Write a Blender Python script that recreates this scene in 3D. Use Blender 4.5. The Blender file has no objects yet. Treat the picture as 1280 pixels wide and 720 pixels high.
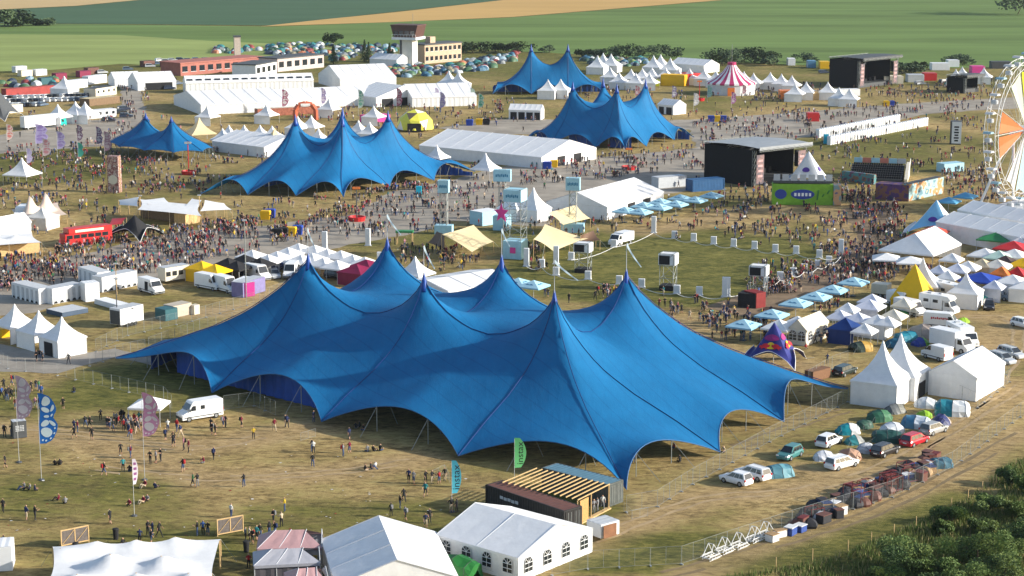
import bpy, bmesh, math, random
import numpy as np
from mathutils import Vector, Matrix
R = random.Random(7)
rad = math.radians
sc = bpy.context.scene
C = sc.collection
# ---------------------------------------------------------------- camera
CAM_H, FPX, HOR = 66.0, 2400.0, -125.0
TH = math.atan((360 - HOR) / FPX)
def W(px, py, z=0.0):
    """world point at height z seen at photo pixel (1280x720)"""
    x, y = (px - 640) / FPX, (360 - py) / FPX
    d = Vector((x, math.cos(TH) + y * math.sin(TH), -math.sin(TH) + y * math.cos(TH)))
    t = (z - CAM_H) / d.z
    return Vector((d.x * t, d.y * t, z))
def proj(p):
    d = Vector(p) - Vector((0, 0, CAM_H))
    f = d.y * math.cos(TH) - d.z * math.sin(TH); u = d.y * math.sin(TH) + d.z * math.cos(TH)
    return 640 + FPX * d.x / f, 360 - FPX * u / f
def yaw(a, b, z=0.0):
    d = W(*b, z) - W(*a, z)
    return math.degrees(math.atan2(d.y, d.x))
cam = bpy.data.objects.new('camera', bpy.data.cameras.new('camera')); C.objects.link(cam)
cam.location = (0, 0, CAM_H); cam.rotation_euler = (math.pi / 2 - TH, 0, 0)
cam.data.lens = 36 * FPX / 1280; cam.data.clip_start = 1; cam.data.clip_end = 9000
sc.camera = cam
# ---------------------------------------------------------------- light
SUN_EL, SUN_AZ = 20.0, -7.0           # azimuth of the sun measured from +X towards +Y
w = bpy.data.worlds.new('World'); sc.world = w; w.use_nodes = True
nt = w.node_tree; bg = nt.nodes['Background']
sky = nt.nodes.new('ShaderNodeTexSky'); sky.sky_type = 'NISHITA'; sky.sun_disc = False
sky.sun_elevation = rad(SUN_EL); sky.sun_rotation = rad(90 - SUN_AZ); sky.altitude = 200; sky.dust_density = 1.5
nt.links.new(sky.outputs[0], bg.inputs[0]); bg.inputs[1].default_value = 0.14
sun = bpy.data.objects.new('sun', bpy.data.lights.new('sun', 'SUN')); C.objects.link(sun)
sun.data.energy = 5.0; sun.data.angle = rad(0.9); sun.data.color = (1, .945, .84)
sd = Vector((math.cos(rad(SUN_EL)) * math.cos(rad(SUN_AZ)), math.cos(rad(SUN_EL)) * math.sin(rad(SUN_AZ)), math.sin(rad(SUN_EL))))
sun.rotation_euler = sd.to_track_quat('Z', 'Y').to_euler()
vs = sc.view_settings; vs.view_transform = 'Standard'; vs.look = 'None'; vs.exposure = 0.6; vs.gamma = 1; vs.use_curve_mapping = False
sc.cycles.max_bounces = 6; sc.cycles.diffuse_bounces = 3; sc.cycles.glossy_bounces = 2; sc.cycles.transparent_max_bounces = 12
sc.cycles.use_adaptive_sampling = True
# ---------------------------------------------------------------- materials
_M = {}
def mat(name, col=None, rough=.7, var=.12, scale=1.5, metal=0., bump=0., transl=0., spec=.3):
    if name in _M: return _M[name]
    m = bpy.data.materials.new(name); m.use_nodes = True
    t = m.node_tree; b = t.nodes['Principled BSDF']
    b.inputs['Roughness'].default_value = rough; b.inputs['Metallic'].default_value = metal
    b.inputs['Specular IOR Level'].default_value = spec
    if var:
        tc = t.nodes.new('ShaderNodeTexCoord'); n = t.nodes.new('ShaderNodeTexNoise')
        n.inputs['Scale'].default_value = scale; n.inputs['Detail'].default_value = 5; n.inputs['Roughness'].default_value = .65
        t.links.new(tc.outputs['Object'], n.inputs['Vector'])
        r = t.nodes.new('ShaderNodeValToRGB')
        r.color_ramp.elements[0].position = .3; r.color_ramp.elements[1].position = .7
        r.color_ramp.elements[0].color = (*[c * (1 - var) for c in col], 1)
        r.color_ramp.elements[1].color = (*[min(1, c * (1 + var)) for c in col], 1)
        t.links.new(n.outputs['Fac'], r.inputs[0]); t.links.new(r.outputs[0], b.inputs['Base Color'])
        if bump:
            bp = t.nodes.new('ShaderNodeBump'); bp.inputs['Strength'].default_value = bump; bp.inputs['Distance'].default_value = .1
            t.links.new(n.outputs['Fac'], bp.inputs['Height']); t.links.new(bp.outputs[0], b.inputs['Normal'])
        csrc = r.outputs[0]
    else:
        b.inputs['Base Color'].default_value = (*col, 1); csrc = None
    if transl:
        tr = t.nodes.new('ShaderNodeBsdfTranslucent'); mx = t.nodes.new('ShaderNodeMixShader'); mx.inputs[0].default_value = transl
        if csrc: t.links.new(csrc, tr.inputs[0])
        else: tr.inputs[0].default_value = (*col, 1)
        t.links.new(b.outputs[0], mx.inputs[1]); t.links.new(tr.outputs[0], mx.inputs[2])
        t.links.new(mx.outputs[0], t.nodes['Material Output'].inputs[0])
    _M[name] = m
    return m
def srgb(r, g, b):
    f = lambda c: (c / 255 / 12.92) if c / 255 <= .04045 else ((c / 255 + .055) / 1.055) ** 2.4
    return (f(r), f(g), f(b))
white = mat('white_canvas', (.84, .84, .84), .55, .06, .9, bump=.35, transl=.12)
cream = mat('cream_canvas', (.74, .68, .55), .6, .07, .6, bump=.2, transl=.12)
wpaint = mat('white_paint', (.8, .8, .79), .35, .04, .8, spec=.5)
wpanel = mat('white_panel', (.74, .75, .76), .5, .06, .7)
grey = mat('grey_metal', (.36, .38, .4), .4, .15, 3, metal=.6)
steel = mat('galvanised_steel', (.27, .29, .28), .55, .1, 4, metal=.3)
lgrey = mat('light_grey_panel', (.48, .5, .52), .55, .1, 2)
dgrey = mat('dark_grey_panel', (.07, .075, .08), .6, .15, 2)
black = mat('black_fabric', (.018, .018, .02), .8, .2, 2)
glass = mat('dark_glass', (.02, .025, .03), .08, .0, spec=.8)
rubber = mat('black_rubber', (.02, .02, .02), .85, 0)
wood = mat('raw_timber', (.56, .38, .18), .7, .2, 2.5)
dwood = mat('weathered_timber', (.2, .13, .075), .8, .25, 2.5)
bluefab = mat('blue_membrane', (.007, .14, .335), .7, .1, .16, bump=.05, transl=.05, spec=.18)
def weathered(m):
    """panel seams every few metres, fine wrinkles and faint dirt in the cloth"""
    t = m.node_tree; L = t.links.new; b = t.nodes['Principled BSDF']; tc = next(n for n in t.nodes if n.type == 'TEX_COORD'); src = b.inputs['Base Color'].links[0].from_socket
    mp = t.nodes.new('ShaderNodeMapping'); mp.inputs['Rotation'].default_value = (0, 0, rad(-33)); L(tc.outputs['Object'], mp.inputs[0])
    wv = t.nodes.new('ShaderNodeTexWave'); wv.wave_type = 'BANDS'; wv.inputs['Scale'].default_value = .14; wv.inputs['Distortion'].default_value = .15; L(mp.outputs[0], wv.inputs['Vector'])
    r = t.nodes.new('ShaderNodeValToRGB'); r.color_ramp.elements[0].position = .0; r.color_ramp.elements[0].color = (.78, .8, .84, 1); r.color_ramp.elements[1].position = .02; r.color_ramp.elements[1].color = (1, 1, 1, 1); L(wv.outputs['Fac'], r.inputs[0])
    n2 = t.nodes.new('ShaderNodeTexNoise'); n2.inputs['Scale'].default_value = 1.1; n2.inputs['Detail'].default_value = 9; n2.inputs['Roughness'].default_value = .75; mp2 = t.nodes.new('ShaderNodeMapping'); mp2.inputs['Scale'].default_value = (1, .25, .5); mp2.inputs['Rotation'].default_value = (0, 0, rad(-33)); L(tc.outputs['Object'], mp2.inputs[0]); L(mp2.outputs[0], n2.inputs['Vector'])
    r2 = t.nodes.new('ShaderNodeValToRGB'); r2.color_ramp.elements[0].position = .3; r2.color_ramp.elements[0].color = (.9, .91, .92, 1); r2.color_ramp.elements[1].position = .68; r2.color_ramp.elements[1].color = (1.06, 1.05, 1.03, 1); L(n2.outputs['Fac'], r2.inputs[0])
    def mul(a, c):
        x = t.nodes.new('ShaderNodeMix'); x.data_type = 'RGBA'; x.blend_type = 'MULTIPLY'; x.inputs[0].default_value = 1; L(a, x.inputs[6]); L(c, x.inputs[7]); return x.outputs[2]
    L(mul(mul(src, r.outputs[0]), r2.outputs[0]), b.inputs['Base Color'])
    bp = t.nodes.new('ShaderNodeBump'); bp.inputs['Strength'].default_value = .25; bp.inputs['Distance'].default_value = .25; L(n2.outputs['Fac'], bp.inputs['Height']); L(bp.outputs[0], b.inputs['Normal'])
weathered(bluefab)
def mural(name, cols, scale=.6):
    m = bpy.data.materials.new(name); m.use_nodes = True; t = m.node_tree; b = t.nodes['Principled BSDF']; b.inputs['Roughness'].default_value = .6
    tc = t.nodes.new('ShaderNodeTexCoord'); n = t.nodes.new('ShaderNodeTexNoise'); n.inputs['Scale'].default_value = scale; n.inputs['Detail'].default_value = 3; t.links.new(tc.outputs['Object'], n.inputs[0])
    r = t.nodes.new('ShaderNodeValToRGB'); r.color_ramp.interpolation = 'CONSTANT'; e = r.color_ramp.elements
    while len(e) < len(cols): e.new(.5)
    for i, (k, c) in enumerate(zip(e, cols)): k.position = 0 if i == 0 else .34 + .34 * (i - 1) / max(1, len(cols) - 2); k.color = (*c, 1)
    t.links.new(n.outputs['Fac'], r.inputs[0]); t.links.new(r.outputs[0], b.inputs['Base Color']); _M[name] = m; return m
bluedark = mat('navy_membrane', (.008, .035, .16), .45, .1, .6)
bluewall = mat('blue_curtain', (.012, .07, .34), .5, .15, .8, bump=.3)
palebl = mat('pale_blue_panel', (.36, .6, .7), .5, .08, 1.5)
red = mat('red_paint', (.5, .025, .025), .4, .12, 2)
yellow = mat('yellow_canvas', (.85, .5, .01), .5, .06, 1, transl=.1)
orange = mat('orange_canvas', (.75, .2, .04), .5, .08, 1)
pink = mat('pink_vinyl', (.72, .06, .3), .5, .08, 1)
green = mat('green_canvas', (.03, .22, .07), .5, .1, 1)
royal = mat('royal_blue_canvas', (.02, .06, .36), .5, .1, 1)
beige = mat('beige_stretch_canvas', (.86, .72, .44), .6, .07, .5, bump=.2, transl=.3)
maroon = mat('maroon_canvas', (.2, .01, .05), .55, .1, 1)
brown = mat('rust_brown_steel', (.14, .06, .045), .6, .2, 1.2)
# ---------------------------------------------------------------- mesh helper
class MB:
    def __init__(s): s.v, s.f, s.m = [], [], []
    def add(s, vs, fs, m=0):
        o = len(s.v); s.v += [tuple(p) for p in vs]
        for f in fs: s.f.append([o + i for i in f]); s.m.append(m)
        return s
    def box(s, c, d, m=0, rz=0., tilt=None):
        x, y, z = d[0] / 2, d[1] / 2, d[2] / 2
        P = [Vector((a * x, b * y, e * z)) for e in (-1, 1) for a, b in ((-1, -1), (1, -1), (1, 1), (-1, 1))]
        Mx = Matrix.Rotation(rad(rz), 3, 'Z')
        if tilt: Mx = Mx @ Matrix.Rotation(rad(tilt[1]), 3, tilt[0])
        cc = Vector(c)
        return s.add([cc + Mx @ p for p in P], [(3, 2, 1, 0), (4, 5, 6, 7), (0, 1, 5, 4), (1, 2, 6, 5), (2, 3, 7, 6), (3, 0, 4, 7)], m)
    def bar(s, a, b, r, m=0, n=5, r2=None):
        a, b = Vector(a), Vector(b); d = b - a
        if d.length < 1e-6: return s
        q = d.to_track_quat('Z', 'Y'); r2 = r if r2 is None else r2
        ring = [Vector((math.cos(6.28319 * i / n), math.sin(6.28319 * i / n), 0)) for i in range(n)]
        vs = [a + q @ (p * r) for p in ring] + [b + q @ (p * r2) for p in ring]
        return s.add(vs, [(i, (i + 1) % n, n + (i + 1) % n, n + i) for i in range(n)] + [tuple(range(n))[::-1], tuple(range(n, 2 * n))], m)
    def lathe(s, prof, n=12, m=0, c=(0, 0, 0)):
        vs = [(c[0] + r * math.cos(6.28319 * i / n), c[1] + r * math.sin(6.28319 * i / n), c[2] + z) for r, z in prof for i in range(n)]
        fs = [(k * n + i, k * n + (i + 1) % n, (k + 1) * n + (i + 1) % n, (k + 1) * n + i) for k in range(len(prof) - 1) for i in range(n)]
        return s.add(vs, fs + [tuple(range(n))[::-1], tuple(range((len(prof) - 1) * n, len(prof) * n))], m)
    def grid(s, P, m=0):
        h, w_ = len(P), len(P[0])
        return s.add([p for r in P for p in r], [(a * w_ + b, a * w_ + b + 1, (a + 1) * w_ + b + 1, (a + 1) * w_ + b) for a in range(h - 1) for b in range(w_ - 1)], m)
    def loft(s, secs, m=0, cap=True):
        n = len(secs[0])
        vs = [p for q in secs for p in q]
        fs = [(k * n + i, k * n + (i + 1) % n, (k + 1) * n + (i + 1) % n, (k + 1) * n + i) for k in range(len(secs) - 1) for i in range(n)]
        if cap: fs += [tuple(range(n))[::-1], tuple(range((len(secs) - 1) * n, len(secs) * n))]
        return s.add(vs, fs, m)
    def prism(s, poly, axis, a, b, m=0):
        """poly of 2d points extruded along axis 0/1/2 from a to b"""
        def P(p, t):
            q = list(p); q.insert(axis, t); return q
        return s.loft([[P(p, a) for p in poly], [P(p, b) for p in poly]], m)
    def build(s, name, mats, parent=None, loc=None, rz=0., smooth=False, bevel=0., fix=True):
        me = bpy.data.meshes.new(name); me.from_pydata(s.v, [], s.f)
        for x in (mats if isinstance(mats, (list, tuple)) else [mats]): me.materials.append(x)
        if any(s.m): me.polygons.foreach_set('material_index', s.m)
        if fix or bevel:
            b = bmesh.new(); b.from_mesh(me); bmesh.ops.recalc_face_normals(b, faces=b.faces)
            if bevel: bmesh.ops.bevel(b, geom=list(b.edges), offset=bevel, segments=1, affect='EDGES', clamp_overlap=True)
            b.to_mesh(me); b.free()
        if smooth: me.polygons.foreach_set('use_smooth', [True] * len(me.polygons))
        return obj(name, me, parent, loc, rz)
def obj(name, me, parent=None, loc=None, rz=0.):
    o = bpy.data.objects.new(name, me); C.objects.link(o)
    if parent: o.parent = parent
    if loc is not None: o.location = loc
    if rz: o.rotation_euler.z = rad(rz)
    return o
def tag(o, label=None, cat=None, group=None, kind=None):
    for k, v in (('label', label), ('category', cat), ('group', group), ('kind', kind)):
        if v: o[k] = v
    return o
def thing(name, label, cat, loc=(0, 0, 0), rz=0., group=None):
    o = bpy.data.objects.new(name, None); C.objects.link(o); o.location = loc; o.rotation_euler.z = rad(rz)
    o.empty_display_size = .3
    return tag(o, label, cat, group)
_kids = {}
def kid(parent, ch): pass
def copy_tree(o, parent=None, src=None):
    c = o.copy(); C.objects.link(c)
    if parent: c.parent = parent
    for ch in o.children: copy_tree(ch, c)
    return c
# labels that single one thing out: the look plus its rank from a landmark
LAND, LATER = {}, []
def land(name, p): LAND[name] = Vector((p[0], p[1], 0))
ORD = ['nearest', 'second nearest', 'third nearest', 'fourth nearest', 'fifth nearest', 'sixth nearest', 'seventh nearest', 'eighth nearest', 'ninth nearest', 'tenth nearest',
       'eleventh nearest', 'twelfth nearest', 'thirteenth nearest', 'fourteenth nearest', 'fifteenth nearest', 'sixteenth nearest', 'seventeenth nearest', 'eighteenth nearest', 'nineteenth nearest', 'twentieth nearest']
def later(o, look, among=None): LATER.append((o, look, among)); return o
def resolve_labels():
    by = {}
    for o, look, among in LATER:
        p = Vector((o.location.x, o.location.y, 0))
        if among: k = among
        else: k = min(LAND, key=lambda n: (LAND[n] - p).length)
        by.setdefault((look, k), []).append(((LAND[k] - p).length, o))
    for (look, k), L in by.items():
        L.sort(key=lambda t: t[0])
        for i, (d, o) in enumerate(L):
            if len(L) == 1: o['label'] = f'{look} near the {k}'
            elif i < len(ORD): o['label'] = f'{look}, {ORD[i]} the {k}'
            else:
                o['label'] = f'{look}, farther from the {k}'
FOOT = []
def foot(*pts): FOOT.append([(p[0], p[1]) for p in pts])
def inside(p, poly):
    x, y = p[0], p[1]; r = False; n = len(poly)
    for i in range(n):
        x1, y1 = poly[i]; x2, y2 = poly[i - 1]
        if (y1 > y) != (y2 > y) and x < (x2 - x1) * (y - y1) / (y2 - y1) + x1: r = not r
    return r
# ---------------------------------------------------------------- ground
def in_px(poly, px, py):
    r = np.zeros(px.shape, bool); n = len(poly)
    for i in range(n):
        x1, y1 = poly[i]; x2, y2 = poly[i - 1]
        if y1 == y2: continue
        c = ((y1 > py) != (y2 > py)) & (px < (x2 - x1) * (py - y1) / (y2 - y1) + x1)
        r ^= c
    return r
def seg_dist(P, a, b):
    a, b = np.array(a), np.array(b); d = b - a
    t = np.clip(((P - a) @ d) / (d @ d), 0, 1)
    return np.linalg.norm(P - (a + t[:, None] * d), axis=1)
def ground():
    xs = [-9000, -4000, -1500, -700, -400] + list(np.arange(-260, 261, 2.)) + [400, 700, 1500, 4000, 9000]
    ys = [-1500, -300, 0, 90] + list(np.arange(150, 905, 2.)) + [1000, 1200, 1500, 2000, 3000, 5000, 9000]
    X, Y = np.meshgrid(xs, ys); nx, ny = len(xs), len(ys)
    P = np.stack([X.ravel(), Y.ravel()], 1)
    f = P[:, 1] * math.cos(TH) + CAM_H * math.sin(TH); u = P[:, 1] * math.sin(TH) - CAM_H * math.cos(TH)
    ok = f > 60; fs = np.where(ok, f, 60)
    px = 640 + FPX * P[:, 0] / fs; py = np.where(ok, 360 - FPX * u / fs, 900)
    g = np.full(len(P), .25)
    for cx, cy, rx, ry, s in ((835, 335, 190, 42, 1.), (215, 485, 130, 30, .7), (60, 500, 120, 14, .3), (110, 625, 150, 34, .35), (250, 690, 220, 40, .35), (450, 650, 160, 26, .4),
                              (700, 640, 90, 30, .5), (830, 690, 190, 26, .55), (1120, 190, 140, 26, .45), (60, 207, 110, 22, .6), (720, 262, 50, 20, .2), (1200, 560, 90, 20, .3), (860, 640, 60, 20, .35),
                              (1200, 690, 190, 60, .9), (700, 130, 300, 14, .12), (860, 260, 60, 12, .3), (600, 300, 140, 14, .3), (940, 570, 160, 30, .12), (1080, 680, 120, 28, .35), (640, 55, 900, 18, .4), (205, 400, 60, 25, .2)):
        d = ((px - cx) / rx) ** 2 + ((py - cy) / ry) ** 2
        g = np.maximum(g, np.where(ok, .25 + s * np.clip(1.6 - d, 0, 1), g))
    g = np.where(py < 150, np.maximum(g, np.clip((150 - py) / 90, .2, .9)), g)
    t = np.zeros(len(P))
    for line, wd in (([(640, 715), (760, 668), (880, 622), (1010, 610), (1130, 570), (1280, 480)], 3.2), ([(860, 718), (990, 672), (1120, 625), (1280, 540)], 2.4), ([(1230, 450), (1270, 400), (1180, 395)], 5.),
                     ([(0, 535), (120, 555), (260, 600), (420, 590), (520, 575)], 3.5), ([(120, 540), (240, 560), (330, 545), (410, 530)], 4.), ([(700, 420), (840, 400), (900, 440), (1010, 460)], 4.),
                     ([(200, 395), (330, 385), (420, 330)], 4.), ([(1000, 590), (1100, 600), (1200, 545)], 3.), ([(800, 290), (950, 262), (1060, 262), (1080, 330), (1000, 370)], 6.)):
        Q = [W(*p) for p in line]
        for a, b in zip(Q, Q[1:]):
            t = np.maximum(t, np.clip(1.4 - seg_dist(P, (a.x, a.y), (b.x, b.y)) / wd, 0, 1))
    me = bpy.data.meshes.new('ground')
    V = np.column_stack([P, np.zeros(len(P))])
    idx = np.arange(nx * ny).reshape(ny, nx)
    F = np.stack([idx[:-1, :-1], idx[:-1, 1:], idx[1:, 1:], idx[1:, :-1]], -1).reshape(-1, 4)
    me.vertices.add(len(V)); me.vertices.foreach_set('co', V.ravel())
    me.loops.add(F.size); me.loops.foreach_set('vertex_index', F.ravel())
    me.polygons.add(len(F)); me.polygons.foreach_set('loop_start', np.arange(0, F.size, 4)); me.update()
    for nm, a in (('green', g), ('dirt', t)):
        at = me.attributes.new(nm, 'FLOAT', 'POINT'); at.data.foreach_set('value', a.astype(np.float32))
    m = bpy.data.materials.new('dry_grass'); m.use_nodes = True; T = m.node_tree; L = T.links.new; bs = T.nodes['Principled BSDF']
    bs.inputs['Roughness'].default_value = .95; bs.inputs['Specular IOR Level'].default_value = .1
    tc = T.nodes.new('ShaderNodeTexCoord')
    def noise(s, det=6, ro=.6, sx=1, sy=1):
        n = T.nodes.new('ShaderNodeTexNoise'); n.inputs['Scale'].default_value = s; n.inputs['Detail'].default_value = det; n.inputs['Roughness'].default_value = ro
        mp = T.nodes.new('ShaderNodeMapping'); mp.inputs['Scale'].default_value = (sx, sy, 1); mp.inputs['Rotation'].default_value = (0, 0, rad(25))
        L(tc.outputs['Object'], mp.inputs[0]); L(mp.outputs[0], n.inputs['Vector']); return n.outputs['Fac']
    def attr(n):
        a = T.nodes.new('ShaderNodeAttribute'); a.attribute_name = n; return a.outputs['Fac']
    def mth(op, a, b, c=None, clamp=False):
        n = T.nodes.new('ShaderNodeMath'); n.operation = op; n.use_clamp = clamp
        for i, v in enumerate((a, b, c)):
            if v is None: continue
            if isinstance(v, (int, float)): n.inputs[i].default_value = v
            else: L(v, n.inputs[i])
        return n.outputs[0]
    def ramp(f, pts):
        r = T.nodes.new('ShaderNodeValToRGB'); e = r.color_ramp.elements
        while len(e) < len(pts): e.new(.5)
        for k, (p, c) in zip(e, pts): k.position = p; k.color = (*c, 1)
        L(f, r.inputs[0]); return r.outputs[0]
    def mix(f, a, b):
        n = T.nodes.new('ShaderNodeMix'); n.data_type = 'RGBA'
        L(f, n.inputs[0]) if not isinstance(f, float) else setattr(n.inputs[0], 'default_value', f)
        L(a, n.inputs[6]); L(b, n.inputs[7]); return n.outputs[2]
    big = noise(.035, 7, .62, 1, .6); mid = noise(.2, 7, .75, .6, 1.25); fine = noise(.9, 8, .78, .7, 1.4)
    dry = ramp(mth('MULTIPLY_ADD', fine, .62, mth('MULTIPLY', mid, .42)), [(.39, (.09, .065, .028)), (.46, (.21, .15, .062)), (.53, (.395, .28, .118)), (.62, (.6, .445, .205))])
    grn = ramp(mth('MULTIPLY_ADD', fine, .62, mth('MULTIPLY', mid, .42)), [(.38, (.026, .035, .01)), (.46, (.075, .082, .02)), (.54, (.15, .14, .036)), (.64, (.27, .235, .068))])
    f = mth('ADD', attr('green'), mth('MULTIPLY', mth('SUBTRACT', big, .5), 2.1))
    f = mth('ADD', f, mth('MULTIPLY', mth('SUBTRACT', mid, .5), 1.5))
    f = mth('ADD', f, mth('MULTIPLY', mth('SUBTRACT', fine, .5), .8))
    f = mth('SUBTRACT', f, mth('MULTIPLY', attr('dirt'), .35))
    col = mix(mth('MULTIPLY_ADD', f, 1.6, -.14, True), dry, grn)
    dirt = ramp(fine, [(.3, (.24, .16, .085)), (.7, (.47, .335, .18))])
    col = mix(mth('MULTIPLY', attr('dirt'), mth('MULTIPLY_ADD', mid, 2.2, -.6, True), None, True), col, dirt)
    L(col, bs.inputs['Base Color'])
    bp = T.nodes.new('ShaderNodeBump'); bp.inputs['Strength'].default_value = .8; bp.inputs['Distance'].default_value = .35
    L(fine, bp.inputs['Height']); L(bp.outputs[0], bs.inputs['Normal'])
    me.materials.append(m)
    tag(obj('ground', me), kind='structure')
ground()
def sheet(name, pts, m, z, sub=None):
    me = bpy.data.meshes.new(name); b = bmesh.new()
    f = b.faces.new([b.verts.new((p.x, p.y, z)) for p in pts])
    bmesh.ops.recalc_face_normals(b, faces=[f])
    if f.normal.z < 0: f.normal_flip()
    bmesh.ops.triangulate(b, faces=[f]); b.to_mesh(me); b.free(); me.materials.append(m)
    return tag(obj(name, me), kind='structure')
def rough_edge(px, step=3., amp=.7):
    P = [W(*p) for p in px]; out = []
    for a, b in zip(P, P[1:] + P[:1]):
        n = max(1, int((b - a).length / step))
        for k in range(n):
            q = a.lerp(b, k / n); out.append(q + Vector((R.uniform(-amp, amp), R.uniform(-amp, amp), 0)))
    return out
asph = mat('worn_concrete', (.3, .262, .212), .9, .3, .14, bump=.05)
asph2 = mat('grey_gravel_path', (.28, .25, .21), .9, .25, .25)
sheet('apron_pavement', rough_edge([(-60, 345), (90, 320), (230, 288), (330, 282), (440, 268), (490, 240), (560, 226), (650, 203), (780, 194), (860, 186), (960, 168), (1000, 200), (880, 236), (700, 262), (690, 284), (560, 276), (520, 292), (440, 306), (330, 332), (240, 346), (130, 352), (40, 392), (-60, 400)]), asph, .02)
sheet('gravel_path', rough_edge([(-30, 424), (50, 440), (112, 441), (142, 436), (205, 449), (192, 457), (142, 447), (72, 467), (-30, 463)], 2, .3), asph2, .025)
sheet('side_pavement', rough_edge([(-40, 176), (85, 152), (150, 148), (152, 104), (172, 104), (186, 150), (176, 166), (135, 182), (0, 192), (-40, 196)]), asph, .03)
sheet('runway', rough_edge([(545, 160), (640, 148), (700, 150), (860, 150), (990, 141), (1110, 131), (1330, 118), (1330, 132), (1160, 142), (1060, 166), (970, 176), (870, 184), (862, 162), (700, 168), (600, 168)]), asph, .035)
sheet('market_lane', rough_edge([(1050, 262), (1120, 250), (1125, 300), (1090, 330), (1070, 350), (1000, 385), (930, 395), (880, 385), (960, 355), (1040, 330), (1075, 300)]), mat('trampled_earth', (.2, .14, .085), .95, .3, .3, bump=.2), .015)
def field(name, px, col, var, sc_, z, st=(1, 1)):
    m = bpy.data.materials.new(name); m.use_nodes = True; T = m.node_tree; b = T.nodes['Principled BSDF']; b.inputs['Roughness'].default_value = 1; b.inputs['Specular IOR Level'].default_value = .05
    tc = T.nodes.new('ShaderNodeTexCoord'); mp = T.nodes.new('ShaderNodeMapping'); mp.inputs['Scale'].default_value = (st[0], st[1], 1); mp.inputs['Rotation'].default_value = (0, 0, rad(-8))
    n = T.nodes.new('ShaderNodeTexNoise'); n.inputs['Scale'].default_value = sc_; n.inputs['Detail'].default_value = 8; n.inputs['Roughness'].default_value = .62
    r = T.nodes.new('ShaderNodeValToRGB'); r.color_ramp.elements[0].position = .3; r.color_ramp.elements[1].position = .7
    r.color_ramp.elements[0].color = (*[c * (1 - var) for c in col], 1); r.color_ramp.elements[1].color = (*[c * (1 + var) for c in col], 1)
    T.links.new(tc.outputs['Object'], mp.inputs[0]); T.links.new(mp.outputs[0], n.inputs['Vector']); T.links.new(n.outputs[0], r.inputs[0]); T.links.new(r.outputs[0], b.inputs[0])
    return sheet(name, [W(*p) for p in px], m, z)
field('light_meadow', [(-300, 41), (95, 41), (200, 45), (300, 52), (420, 60), (480, 66), (200, 82), (150, 80), (60, 88), (-300, 96)], (.25, .3, .1), .2, .02, .06, (.5, 2))
field('green_field', [(-400, 28), (120, 30.5), (340, 33.5), (640, 22), (900, 1), (1100, -40), (1800, -40), (1800, 86), (1280, 84), (1120, 86), (960, 80), (760, 70), (600, 62), (470, 62), (400, 57), (260, 51), (150, 44), (-400, 40)], (.13, .195, .06), .3, .012, .09, (.4, 2.5))
field('teal_crop_field', [(-400, 16), (0, 12.5), (95, 8), (190, -1), (330, -8), (740, -8), (640, -1), (500, 14), (420, 23), (340, 32), (120, 30), (-400, 27)], (.07, .125, .07), .15, .01, .12, (.4, 2))
field('wheat_field', [(325, 33.4), (400, 25), (500, 15), (640, -1), (760, -14), (1010, -14), (900, 0.5), (640, 21.5), (500, 27.5)], (.5, .32, .12), .1, .015, .15, (.5, 2))
field('stubble_field', [(-400, 15.5), (0, 12), (95, 7.5), (190, -1.5), (260, -12), (-400, -12)], (.5, .36, .18), .1, .015, .15, (.5, 2))
field('distant_fields', [(-900, -12), (2200, -41), (2600, -100), (-1400, -100)], (.16, .2, .06), .3, .004, .05, (.4, 2))
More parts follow.
